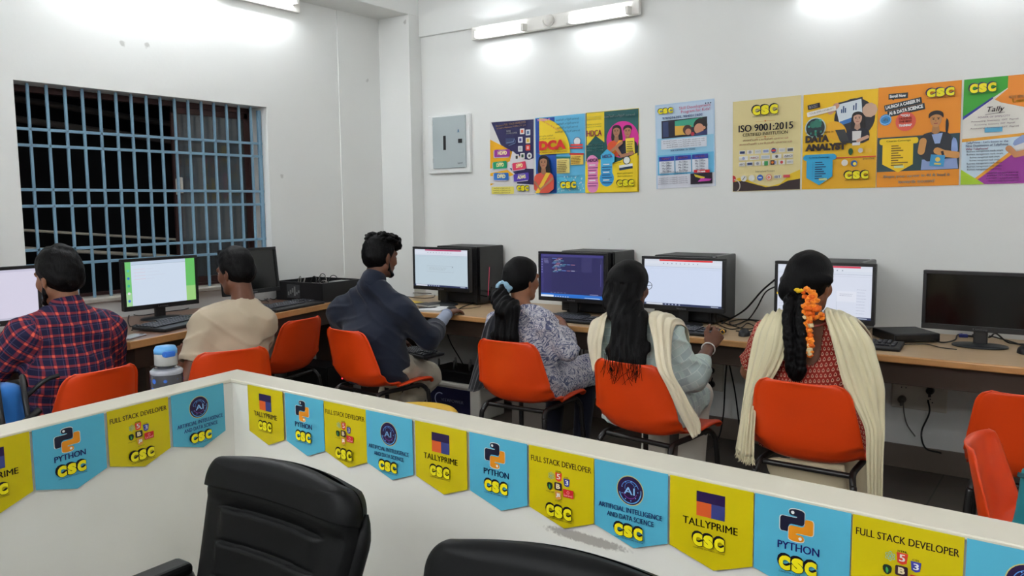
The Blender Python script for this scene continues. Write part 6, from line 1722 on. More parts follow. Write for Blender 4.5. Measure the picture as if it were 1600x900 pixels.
sdf_object('jeans', t_, 0.009, JEAN, f.root, 1)
h, L = hair_cap(f, 1.0, 0.012, -0.03, 0.045, 0.0035, 80, 0.012)
h.noise(lambda X, Y, Z: -0.006*np.clip((Z-L(0, 0, 0.07)[2])*20, 0, 1)*(0.5+wob(X, Y, Z, 110, 3.0)))
sdf_object('hair', h, 0.004, M_HAIR, f.root, 1)
bd = Field()   # short beard along the jaw
for sg in (-1, 1): bd.chain([L(sg*0.066, 0.006, -0.03), L(sg*0.058, 0.014, -0.066), L(sg*0.026, 0.070, -0.098), L(0, 0.082, -0.104)], [0.011, 0.016, 0.014, 0.014], 0.015)
bd.chain([L(-0.028, 0.088, -0.047), L(0, 0.094, -0.045), L(0.028, 0.088, -0.047)], [0.005, 0.007, 0.005], 0.008); bd.noise(folds(0.0012, 300, 1))
sdf_object('beard', bd, 0.004, M_HAIR, f.root, 1)

# ================================================================ boy in the beige shirt
f = Fig('boy in a beige T-shirt seated before the window, his face turned left', (-3.56, 2.44), math.radians(80), True)
setup(f, 0.53, nb=xp(382, 472, -3.50), hc=xp(367, 424, -3.555), Ls=xp(322, 508, -3.52), Rs=xp(410, 506, -3.44),
      Le=xp(294, 594, -3.50), Lw=xp(285, 563, -3.66), Re=f.p(0.25, 0.17, 0.66), Rw=f.p(0.12, 0.27, 0.70), hyaw=math.radians(102), hpitch=0.22)
f.skin({'L': (f.J['Lw'], f.F*0.5+V3(0, 0, 0.8)+f.R*.25, -f.F*0.6-f.R*0.6+V3(0, 0, .4), f.R, (0.5, 0.5, 0.4), 0.9), 'R': (f.J['Rw'], f.F-f.R*.4, V3(0, 0, 1), -f.R, (0.3, 0.4, 0.3), 0.9)}, material=SK2, head_sc=0.96)
s_ = Field(); f.torso(s_, 0.016)
for q in 'LR': f.arm(s_, q, 0.022, 0.72, 0.03, True)
s_.econe(f.J['hip']-V3(0, 0, 0.07), f.J['hip']+V3(0, 0, 0.1), f.R, (0.18, 0.14), (0.165, 0.125), 0.04)
for q in 'LR':
    a, b = f.J[q+'s'], f.J[q+'e']; s_.cone(a+(b-a)*0.60, a+(b-a)*0.85, 0.056, 0.060, 0.003, mode='sub')
s_.noise(folds(0.0050, 22, 2.5)); s_.noise(creases(0.009, 30, 2.5)); s_.noise(folds(0.0022, 55, 4.5))
ax = unit(f.J['hc']-f.J['nb']); s_.cone(f.J['nb']+ax*0.006, f.J['nb']+ax*0.10, 0.064, 0.085, 0.006, mode='sub'); s_.half(V3(0, 0, 0.478), V3(0, 0, -1))
sh = sdf_object('t_shirt', s_, 0.006, cloth_mat('beige_jersey', (176, 162, 140), var=0.04), f.root, 1)
t_ = Field(); f.legs(t_, 0.014, 1.95); t_.ell(f.J['hip'], (0.175, 0.125, 0.095), np.stack([f.R, f.F, V3(0, 0, 1)], 1), 0.05)
sdf_object('trousers', t_, 0.009, cloth_mat('black_cotton', (26, 26, 30)), f.root, 1)
h, L = hair_cap(f, 0.96, 0.013, -0.025, 0.045, 0.0030, 70, 0.012); sdf_object('hair', h, 0.004, M_HAIR, f.root, 1)

# ================================================================ man in the navy shirt
f = Fig('man in a dark navy shirt reaching for a mouse, seated before the corner monitor', (-3.235, 3.20), math.radians(16), True)
Ls, Rs = yp(532, 490, 3.20), yp(630, 490, 3.27)
setup(f, 0.56, nb=yp(583, 440, 3.23), hc=yp(595, 400, 3.29), Ls=Ls, Rs=Rs,
      Le=f.p(-0.30, 0.16, 0.68), Lw=yp(600, 531, 3.40), Re=yp(668, 528, 3.42), Rw=yp(699, 490, 3.90), hyaw=math.radians(-8), hpitch=0.16, kn=(0.42, 0.51), spread=0.13)
f.J['Rk'] = yp(668, 586, 3.62); f.J['Ra'] = yp(612, 668, 3.50); f.J['Ra'][2] = 0.085
f.skin({'L': (f.J['Lw'], f.R*0.9+f.F*0.4, V3(0, 0, 1), f.F, (0.25, 0.3, 0.25)), 'R': (f.J['Rw'], unit(yp(722, 478, 4.03)-f.J['Rw'])-V3(0, 0, .12), V3(0, 0, 1), -f.R, (0.35, 0.45, 0.35))}, material=SK2)
s_ = Field(); f.torso(s_, 0.018); f.arm(s_, 'L', 0.016, 1.8, 0.03, True); f.arm(s_, 'R', 0.019, 1.30, 0.03, True)
s_.econe(f.J['hip']-V3(0, 0, 0.09), f.J['hip']+V3(0, 0, 0.1), f.R, (0.185, 0.14), (0.168, 0.128), 0.04)
s_.noise(folds(0.0050, 22, 7.5)); s_.noise(creases(0.009, 30, 7.5)); s_.noise(folds(0.0022, 55, 9.5)); s_.half(f.J['nb']+V3(0, 0, 0.026), V3(0, 0, 1)); s_.half(V3(0, 0, 0.478), V3(0, 0, -1))
NAVYC = cloth_mat('dark_navy_cotton', (25, 31, 46), var=0.06)
sh = sdf_object('navy_shirt', s_, 0.0065, NAVYC, f.root, 1)
cl = Field(); ax = unit(f.J['hc']-f.J['nb']); cl.econe(f.J['nb']-ax*0.012, f.J['nb']+ax*0.034, f.R, (0.070, 0.070), (0.061, 0.063), 0.005, capb=True); cl.econe(f.J['nb']-ax*0.018, f.J['nb']+ax*0.012, f.R, (0.075, 0.074), (0.069, 0.070), 0.008)
sdf_object('collar', cl, 0.005, NAVYC, sh, 1)
iv_ = Field(); a, b = f.J['Re'], f.J['Rw']; iv_.cone(a+(b-a)*0.20, a+(b-a)*0.96, 0.046, 0.034, 0.01, capb=True); iv_.noise(folds(0.0018, 60, 2))
slv = sdf_object('inner_sleeve', iv_, 0.005, cloth_mat('pale_blue_grey_cotton', (150, 160, 182), var=0.04), f.root, 1); slv['label'] = 'pale blue grey inner sleeve'
cf = Field(); cf.cone(a+(b-a)*0.905, a+(b-a)*0.975, 0.037, 0.0365, 0.003, capa=True, capb=True); sdf_object('cuff', cf, 0.004, cloth_mat('slate_blue_cotton', (120, 132, 160)), slv, 1)
t_ = Field(); f.legs(t_, 0.018, 1.93); t_.ell(f.J['hip'], (0.18, 0.13, 0.10), np.stack([f.R, f.F, V3(0, 0, 1)], 1), 0.05); t_.noise(folds(0.0035, 34, 0.3)); t_.noise(creases(0.010, 36, 0.9))
sdf_object('trousers', t_, 0.008, cloth_mat('cream_cotton_twill', (196, 186, 166), var=0.05), f.root, 1)
h, L = hair_cap(f, 1.0, 0.010, -0.03, 0.06, 0.003, 80, 0.010)
sdf_object('hair', h, 0.004, M_HAIR, f.root, 1)
ct = Field(); ct.ell(L(0, 0.005, 0.082), V3(0.082, 0.098, 0.040), f.HR, 0.02); ct.ell(L(0.0, 0.075, 0.066), V3(0.070, 0.036, 0.032), f.HR, 0.03); rnd = random.Random(11)
for k in range(120):
    a = rnd.uniform(0, 2*PI); r = math.sqrt(rnd.random()); p = L(0.086*r*math.cos(a), 0.006+0.106*r*math.sin(a), 0.088+0.036*math.sqrt(max(0, 1-r*r))+rnd.uniform(-.010, .007))
    q_ = rnd.uniform(.009, .014); ct.ell(p, (q_, q_, q_*.85), None, 0.004)
ct.noise(folds(0.0028, 150, 4)); ct.noise(folds(0.002, 260, 1))
sdf_object('curly_top', ct, 0.004, M_HAIR, f.root, 0)
bd = Field()
for sg in (-1, 1): bd.chain([L(sg*0.066, 0.006, -0.03), L(sg*0.058, 0.014, -0.066), L(sg*0.026, 0.070, -0.098), L(0, 0.082, -0.104)], [0.008, 0.012, 0.011, 0.011], 0.012)
sdf_object('beard', bd, 0.004, M_HAIR, f.root, 1)
rg = MB(); d_ = unit(yp(722, 478, 4.03)-f.J['Rw']); rp = f.J['Rw']+d_*0.098-f.R*0.004-V3(0, 0, .022)-np.array(f.root.location)
rg.tube([Vector(rp)+Vector((0.0105*math.cos(2*PI*k/18)*f.R[0], 0.0105*math.cos(2*PI*k/18)*f.R[1], 0.0105*math.sin(2*PI*k/18))) for k in range(18)], 0.0022, M_STEEL, 8, closed=True)
rg.build('ring', f.root)['label'] = 'silver finger ring'
lapkb = keyboard('black keyboard lying on the lap of the navy shirted man', tuple(ypt(645, 552, 3.50)), math.radians(-12), .42, .15)

# ================================================================ woman in floral white with a ponytail
f = Fig('woman in a white and navy floral tunic with a ponytail and blue hair tie', (-2.34, 3.40), math.radians(-2), False)
setup(f, 0.54, nb=yp(816, 482, 3.40), hc=yp(816, 436, 3.455), Ls=yp(778, 508, 3.42), Rs=yp(850, 505, 3.40),
      Le=f.p(-0.23, 0.16, 0.66), Lw=f.p(-0.12, 0.38, 0.79), Re=yp(887, 548, 3.44), Rw=yp(876, 503, 3.86), hyaw=math.radians(-14), hpitch=0.12)
FLOR = floral_mat()
f.skin({'L': (f.J['Lw'], f.F-V3(0, 0, .1), V3(0, 0, 1), f.R, (.3, .4, .3), .9), 'R': (f.J['Rw'], yp(866, 489, 3.95)-f.J['Rw'], V3(0.5, 0, .85), -f.R, (0.45, 0.5, 0.4), 0.9)}, material=SK3, head_sc=0.95)
s_ = Field(); f.torso(s_, 0.014)
for q in 'LR': f.arm(s_, q, 0.014, 1.62, 0.03, True)
s_.econe(f.J['hip']-V3(0, 0, 0.09), f.J['hip']+V3(0, 0, 0.1), f.R, (0.19, 0.14), (0.155, 0.12), 0.04); f.legs(s_, 0.026, 0.98, 0.05); s_.cone(f.J['Lk'], f.J['Rk'], 0.075, 0.075, 0.06)
s_.noise(folds(0.0045, 26, 1.1)); s_.noise(creases(0.009, 34, 1.1)); s_.noise(folds(0.002, 60, 3.3))
ax = unit(f.J['hc']-f.J['nb']); s_.cone(f.J['nb']+ax*0.004, f.J['nb']+ax*0.10, 0.058, 0.085, 0.006, mode='sub'); s_.half(V3(0, 0, 0.475), V3(0, 0, -1))
sdf_object('floral_tunic', s_, 0.0065, FLOR, f.root, 1, f.bones())
t_ = Field(); f.legs(t_, 0.006, 1.95); sdf_object('leggings', t_, 0.009, cloth_mat('navy_black_jersey', (24, 26, 40)), f.root, 1)
h, L = hair_cap(f, 0.95, 0.014, -0.02, 0.04, 0.0018, 60, 0.002)
tie = L(-0.012, -0.112, -0.052)
h.chain([L(-0.008, -0.075, -0.03), tie], [0.045, 0.026], 0.03)
hr = sdf_object('hair', h, 0.004, M_HAIR, f.root, 2)
pt = Field(); yb = f.p(0, -0.165, 0)
pts = [tie, tie+V3(-.015, -.035, -.05), N3(yp(795, 482, 3.24)), N3(yp(790, 525, 3.225)), N3(yp(790, 570, 3.235))]
for i, (w0, w1) in enumerate(((.026, .045), (.045, .062), (.062, .076), (.076, .070))): pt.econe(pts[i], pts[i+1], f.R, (w0, .028 if i else .024), (w1, .030), 0.03)
pt.noise(lambda X, Y, Z: 0.004*np.sin(170*X+6*np.sin(9*Z))+0.003*np.sin(90*X+30*Y+5*np.sin(7*Z)))
sdf_object('ponytail', pt, 0.004, M_HAIR, f.root, 1)
sc_ = Field(); rnd = random.Random(2)
for k in range(11):
    a = 2*PI*k/11; sc_.ell(tie+f.R*0.034*math.cos(a)+V3(0, -0.004, 0.026*math.sin(a))+V3(rnd.uniform(-.004, .004), rnd.uniform(-.006, .002), 0), (0.014, 0.015, 0.013), None, 0.008)
sc_.noise(folds(0.002, 140, 1)); o = sdf_object('hair_tie', sc_, 0.004, cloth_mat('powder_blue_fabric', (138, 172, 194), var=0.2), f.root, 1); o['label'] = 'powder blue gathered hair tie'
NV = gauze_mat('navy_shawl_cloth', (13, 15, 26))
drape('shawl', [[f.p(-.06, .165, .72), f.p(-.12, .16, .72), f.p(-.17, .13, .71)], [f.p(-.06, .135, .85), f.p(-.12, .125, .84), f.p(-.18, .09, .82)], [f.p(-.055, .06, .945), f.p(-.12, .055, .93), f.p(-.19, .03, .89)], [yp(806, 476, 3.34), yp(788, 478, 3.35), yp(772, 492, 3.38)],
   [yp(806, 500, 3.275), yp(778, 504, 3.28), yp(758, 512, 3.33)], [yp(800, 540, 3.26), yp(772, 545, 3.26), yp(748, 552, 3.32)], [yp(775, 580, 3.255), yp(752, 582, 3.28), yp(740, 580, 3.36)], [yp(756, 606, 3.30), yp(742, 612, 3.34), yp(731, 610, 3.40)]], f.root, NV, folds=4, amp=0.005)

# ================================================================ woman with long loose hair
f = Fig('woman with long loose black hair, mint patchwork tunic and cream scarf', (-1.60, 3.235), math.radians(4), False)
setup(f, 0.54, nb=yp(986, 500, 3.23), hc=yp(985, 447, 3.285), Ls=yp(944, 525, 3.24), Rs=yp(1046, 528, 3.22),
      Le=f.p(-0.24, 0.14, 0.64), Lw=f.p(-0.14, 0.38, 0.79), Re=yp(1083, 588, 3.30), Rw=yp(1109, 541, 3.66), hyaw=math.radians(-6), hpitch=0.10)
PATCH = patch_mat()
f.skin({'L': (f.J['Lw'], f.F-V3(0, 0, .1), V3(0, 0, 1), f.R, (.3, .4, .3), .9), 'R': (f.J['Rw'], yp(1128, 514, 3.72)-f.J['Rw'], V3(0.75, -.5, .35), -f.R-f.F*.3, (0.75, 0.85, 0.6), 0.92)}, material=SK2, head_sc=0.95)
s_ = Field(); f.torso(s_, 0.014); f.arm(s_, 'L', 0.014, 1.5, 0.03, True); f.arm(s_, 'R', 0.018, 1.18, 0.03, True)
s_.econe(f.J['hip']-V3(0, 0, 0.09), f.J['hip']+V3(0, 0, 0.1), f.R, (0.19, 0.14), (0.155, 0.12), 0.04); f.legs(s_, 0.024, 0.8, 0.05)
s_.noise(folds(0.0045, 26, 5.1)); s_.noise(creases(0.009, 34, 5.1)); s_.noise(folds(0.002, 60, 8.3))
ax = unit(f.J['hc']-f.J['nb']); s_.cone(f.J['nb']+ax*0.004, f.J['nb']+ax*0.10, 0.058, 0.085, 0.006, mode='sub'); s_.half(V3(0, 0, 0.475), V3(0, 0, -1))
sdf_object('patchwork_tunic', s_, 0.0065, PATCH, f.root, 1, f.bones())
WH = cloth_mat('white_cotton_trousers', (214, 208, 196), var=0.04)
t_ = Field(); f.legs(t_, 0.010, 1.9, 0.04, flare=0.02); t_.noise(folds(0.004, 30, 3)); sdf_object('loose_trousers', t_, 0.008, WH, f.root, 1)
h, L = hair_cap(f, 0.95, 0.014, -0.06, 0.04, 0.0018, 60, 0.004)
hair_pts = [L(0, -0.055, 0.03), L(0, -0.085, -0.06), N3(yp(985, 500, 3.115)), N3(yp(980, 545, 3.06)), N3(yp(980, 572, 3.02))]
for i, (w0, d0, w1, d1) in enumerate(((.080, .052, .080, .040), (.080, .040, .074, .034), (.074, .034, .092, .030), (.092, .030, .088, .022))): h.econe(hair_pts[i], hair_pts[i+1], f.R, (w0, d0), (w1, d1), 0.03)
h.noise(lambda X, Y, Z: np.where(Z < 1.10, 0.0035*np.sin(150*X+5*np.sin(8*Z))+0.003*np.sin(70*X+25*Y+6*np.sin(6*Z)), 0))
hr = sdf_object('hair', h, 0.004, M_HAIR, f.root, 1)
wi = MB(); rnd = random.Random(4)
for k in range(46):
    u = rnd.uniform(-.085, .085); p = N3(yp(980, 570, 3.0))+f.R*u+V3(0, rnd.uniform(-.02, .0), rnd.uniform(0, .02))-np.array(f.root.location); p[1] = min(p[1], 2.955-f.root.location[1])
    l = rnd.uniform(.03, .085); q = [p+V3(0, 0, .03), p, p+V3(rnd.uniform(-.012, .012), -.006, -l*.5), p+V3(rnd.uniform(-.025, .025), -.008, -l)]
    wi.tube(crom(q, 4), 0.0009, M_HAIR, 4)
wi.build('hair_ends', hr)
CR = gauze_mat('cream_muslin', (226, 214, 186))
drape('scarf', [[f.p(-.06, .165, .72), f.p(-.11, .160, .72), f.p(-.16, .135, .71)], [f.p(-.06, .135, .85), f.p(-.12, .125, .84), f.p(-.18, .095, .82)], [f.p(-.055, .065, .945), f.p(-.11, .06, .935), f.p(-.185, .035, .90)], [yp(955, 489, 3.17), yp(944, 491, 3.17), yp(928, 500, 3.19)],
   [yp(944, 520, 3.095), yp(932, 522, 3.09), yp(919, 525, 3.14)], [yp(940, 548, 3.08), yp(930, 550, 3.075), yp(920, 548, 3.12)], [yp(940, 580, 3.06), yp(934, 582, 3.055), yp(926, 580, 3.08)]], f.root, CR, nu=18, nv=36, folds=2, amp=0.004, seed=1.0)
drape('scarf', [[f.p(.06, .165, .72), f.p(.10, .160, .72), f.p(.15, .140, .71)], [f.p(.06, .14, .85), f.p(.11, .130, .84), f.p(.17, .10, .82)], [f.p(.055, .065, .95), f.p(.11, .06, .945), f.p(.18, .035, .91)], [yp(1012, 492, 3.16), yp(1034, 496, 3.14), yp(1056, 508, 3.15)],
   [yp(1020, 536, 3.06), yp(1034, 538, 3.045), yp(1050, 542, 3.09)], [yp(1026, 575, 2.935), yp(1040, 578, 2.925), yp(1052, 582, 2.96)], [yp(1042, 606, 2.925), yp(1056, 606, 2.925), yp(1066, 612, 2.95)],
   [yp(1058, 640, 2.94), yp(1072, 640, 2.94), yp(1084, 640, 2.96)], [yp(1070, 664, 2.96), yp(1082, 662, 2.955), yp(1094, 658, 2.97)], [yp(1082, 686, 2.97), yp(1088, 682, 2.965), yp(1095, 676, 2.97)]], f.root, CR, nu=24, nv=64, folds=3, amp=0.006, seed=2.0)
bg = MB(); a, b = f.J['Re'], f.J['Rw']; cpt = b-(b-a)*0.10-np.array(f.root.location); d_ = unit(b-a); e1 = unit(np.cross(d_, V3(0, 0, 1))); e2 = np.cross(d_, e1)
bg.tube([cpt+(e1*math.cos(2*PI*k/24)+e2*math.sin(2*PI*k/24))*0.031 for k in range(24)], 0.0032, mat('white_bangle', (230, 226, 220), 0.4), 8, closed=True)
bg.build('bangle', f.root)['label'] = 'white wrist bangle'
M_GOLD = mat('gold_metal', (220, 170, 60), 0.3, metal=0.9)
fr_ = MB(); rp = f.J['Rw']+unit(yp(1128, 514, 3.72)-f.J['Rw'])*0.088-np.array(f.root.location)+V3(.012, 0, 0)
fr_.tube([rp+V3(0.010*math.cos(2*PI*k/16), 0, 0.010*math.sin(2*PI*k/16)) for k in range(16)], 0.0022, M_GOLD, 8, closed=True); fr_.build('ring', f.root)['label'] = 'gold finger ring'
gl = MB()
for sg in (-1, 1):
    gl.tube([Vector(L(sg*0.034+0.024*math.cos(2*PI*k/20), 0.098, 0.006+0.019*math.sin(2*PI*k/20))-np.array(f.root.location)) for k in range(20)], 0.0012, M_DARK, 6, closed=True)
    gl.tube([Vector(L(sg*0.058, 0.097, 0.010)-np.array(f.root.location)), Vector(L(sg*0.078, 0.02, 0.006)-np.array(f.root.location))], 0.0012, M_DARK, 6)
gl.tube([Vector(L(-0.011, 0.099, 0.010)-np.array(f.root.location)), Vector(L(0.011, 0.099, 0.010)-np.array(f.root.location))], 0.0012, M_DARK, 6)
gl.build('spectacles', f.root)

# ================================================================ woman with marigolds in her braid
f = Fig('woman in a maroon printed tunic and pale yellow dupatta with orange marigolds in her braid', (-.885, 3.245), math.radians(3), False)
setup(f, 0.54, nb=yp(1268, 502, 3.22), hc=yp(1266, 441, 3.27), Ls=yp(1202, 526, 3.23), Rs=yp(1312, 524, 3.23),
      Le=yp(1172, 580, 3.30), Lw=f.p(-0.16, 0.46, 0.79), Re=f.p(0.155, 0.26, 0.70), Rw=f.p(0.06, 0.62, 0.79), hyaw=math.radians(-16), hpitch=0.14)
MOT = motif_mat()
f.skin({'L': (f.J['Lw'], f.F-V3(0, 0, .1), V3(0, 0, 1), f.R, (.3, .4, .3), .92), 'R': (f.J['Rw'], f.F-V3(0, 0, .1), V3(0, 0, 1), -f.R, (.3, .4, .3), .92)}, material=SK3, head_sc=0.98)
s_ = Field(); f.torso(s_, 0.013); f.arm(s_, 'L', 0.016, 0.80, 0.03, True); f.arm(s_, 'R', 0.016, 0.80, 0.03, True)
s_.econe(f.J['hip']-V3(0, 0, 0.09), f.J['hip']+V3(0, 0, 0.1), f.R, (0.20, 0.15), (0.155, 0.12), 0.04); f.legs(s_, 0.030, 0.9, 0.05)
s_.noise(folds(0.0035, 26, 6.1)); s_.noise(creases(0.007, 34, 6.1)); s_.noise(folds(0.0018, 60, 9.3))
bkp = f.J['nb']-f.F*0.10
s_.econe(bkp+V3(0.008, 0, 0.06), bkp+V3(0.012, 0, -0.115), f.R, (0.066, 0.085), (0.040, 0.085), 0.006, mode='sub')      # deep round back neckline
ax = unit(f.J['hc']-f.J['nb']); s_.cone(f.J['nb']+ax*0.0, f.J['nb']+ax*0.10, 0.066, 0.09, 0.006, mode='sub'); s_.half(V3(0, 0, 0.475), V3(0, 0, -1))
tn = sdf_object('printed_tunic', s_, 0.0055, MOT, f.root, 1, f.bones())
WS = cloth_mat('cream_cotton_salwar', (206, 192, 160), var=0.05)
t_ = Field(); f.legs(t_, 0.012, 1.85, 0.05, flare=0.02); t_.noise(folds(0.004, 28, 3)); sdf_object('loose_trousers', t_, 0.009, WS, f.root, 1)
tl = Field(); tl.econe(f.p(.0, -.10, .44), f.p(.02, -.04, .27), f.R, (0.15, .02), (0.14, .02), 0.02, capb=True); tl.noise(folds(0.006, 40, 1)); sdf_object('tunic_tail', tl, 0.007, WS, f.root, 1)['label'] = 'cream cloth hanging below the seat'
h, L = hair_cap(f, 0.98, 0.015, -0.03, 0.04, 0.0018, 60, 0.004)
h.cone(L(0.030, -0.092, 0.005), L(0.098, -0.035, 0.012), 0.020, 0.018, 0.02); h.cone(L(-0.03, -0.092, 0.0), L(-0.092, -0.04, 0.0), 0.022, 0.018, 0.02)
h.ell(L(-0.02, -0.085, -0.045), V3(0.060, 0.040, 0.050), f.HR, 0.03)
sdf_object('hair', h, 0.004, M_HAIR, f.root, 1)
br = Field(); bp_ = [N3(yp(1246, 466, 3.155)), N3(yp(1242, 495, 3.11)), N3(yp(1243, 525, 3.085)), N3(yp(1244, 552, 3.075)), N3(yp(1244, 578, 3.07))]
path = [N3(p) for p in crom(bp_, 12)]; n_ = len(path)
for st_ in range(3):
    q = []
    for i, p in enumerate(path):
        ph_ = 2*PI*(i/n_*3.4+st_/3); wd = 0.026*(1-0.18*i/n_); q.append(p+f.R*wd*math.sin(ph_)+f.F*0.013*math.cos(2*ph_))
    br.chain(q, [0.021-0.004*i/n_ for i in range(n_)], 0.006)
br.ell(bp_[-1]-V3(0, 0, .015), (0.030, 0.020, 0.03), None, 0.02); br.noise(lambda X, Y, Z: 0.0016*np.sin(260*X+8*np.sin(20*Z)))
sdf_object('braid', br, 0.004, M_HAIR, f.root, 1)
M_MG = [mat('orange_marigold_petals', (244, 136, 18), 0.7, sheen=0.2), mat('deep_orange_petals', (232, 104, 14), 0.7), mat('yellow_petals', (246, 200, 30), 0.7), mat('cream_bud', (226, 206, 160), 0.7)]
gm = MB(); rnd = random.Random(9)
def blossom(c, r, m_):
    bm = bmesh.new(); bmesh.ops.create_icosphere(bm, subdivisions=2, radius=1)
    vs = []
    for v in bm.verts:
        d = v.co.normalized(); k = 1+0.22*math.sin(9*d.x+3*d.z+c[0]*900)*math.sin(8*d.y-5*d.z+c[2]*700); vs.append((c[0]+d.x*r*k, c[1]+d.y*r*k*0.9, c[2]+d.z*r*k*0.8))
    bm.verts.index_update(); gm.add(vs, [[v.index for v in fc.verts] for fc in bm.faces], m_, False); bm.free()
o_ = np.array(f.root.location)
for k in range(110):
    t = k/109
    if t < 0.55:
        tt = t/0.55; px = 1262+15*tt+rnd.uniform(-10, 9); py = 452+46*tt+rnd.uniform(-4, 4); yy = 3.135-0.02*tt+rnd.uniform(-.012, .008)
    else:
        tt = (t-.55)/.45; px = 1259+7*tt+rnd.uniform(-5, 5); py = 478+76*tt+rnd.uniform(-3, 3); yy = 3.105-0.035*tt+rnd.uniform(-.008, .006)
    blossom(yp(px, py, yy)-o_, rnd.uniform(.0085, .0125), M_MG[rnd.choice([0, 0, 0, 1, 1, 0, 3 if t > .5 else 0])])
for px, py in ((1248, 455), (1252, 454), (1245, 453)): blossom(yp(px, py, 3.13)-o_, .010, M_MG[2])
o = gm.build('flower_garland', f.root); o['label'] = 'string of orange marigolds'
nc = MB(); nc.tube(crom([yp(1240, 500, 3.13)-o_, yp(1262, 509, 3.105)-o_, yp(1278, 509, 3.108)-o_, yp(1292, 504, 3.14)-o_], 10), 0.0045, mat('maroon_twisted_cord', (120, 50, 40), 0.7, var=0.5, vscale=150), 8); nc.build('neck_tie_cord', f.root)
DP = gauze_mat('pale_yellow_muslin', (226, 216, 180))
drape('dupatta', [[f.p(-.06, .17, .72), f.p(-.12, .165, .72), f.p(-.18, .135, .71)], [f.p(-.06, .14, .87), f.p(-.13, .135, .86), f.p(-.20, .10, .84)], [f.p(-.06, .06, .995), f.p(-.13, .055, .985), f.p(-.205, .03, .945)], [yp(1240, 484, 3.17), yp(1222, 484, 3.17), yp(1198, 492, 3.19)],
   [yp(1236, 512, 3.095), yp(1210, 514, 3.085), yp(1182, 518, 3.14)], [yp(1228, 550, 3.075), yp(1202, 552, 3.065), yp(1173, 556, 3.13)], [yp(1208, 590, 3.075), yp(1186, 593, 3.07), yp(1166, 598, 3.10)],
   [yp(1184, 616, 3.085), yp(1173, 622, 3.06), yp(1161, 630, 3.08)], [yp(1179, 660, 3.05), yp(1168, 664, 3.03), yp(1155, 668, 3.05)], [yp(1178, 714, 3.03), yp(1164, 712, 3.02), yp(1149, 700, 3.04)]], f.root, DP, nu=30, nv=64, folds=5, amp=0.006, fringe=True, seed=0.4)
drape('dupatta', [[f.p(.06, .17, .72), f.p(.12, .165, .72), f.p(.18, .135, .71)], [f.p(.06, .14, .88), f.p(.13, .135, .87), f.p(.20, .10, .85)], [f.p(.06, .06, .995), f.p(.13, .055, .985), f.p(.205, .03, .945)], [yp(1287, 484, 3.17), yp(1308, 488, 3.165), yp(1340, 500, 3.17)],
   [yp(1294, 514, 3.10), yp(1322, 518, 3.085), yp(1361, 528, 3.10)], [yp(1303, 548, 3.085), yp(1334, 552, 3.07), yp(1371, 558, 3.10)], [yp(1318, 602, 3.065), yp(1350, 604, 3.07), yp(1383, 606, 3.10)],
   [yp(1338, 640, 3.05), yp(1360, 642, 3.06), yp(1383, 645, 3.12)], [yp(1352, 672, 3.04), yp(1368, 674, 3.05), yp(1382, 676, 3.09)], [yp(1354, 715, 3.03), yp(1368, 716, 3.04), yp(1380, 716, 3.07)], [yp(1357, 790, 3.03), yp(1368, 790, 3.04), yp(1379, 790, 3.06)]], f.root, DP, nu=30, nv=70, folds=5, amp=0.006, seed=2.4)
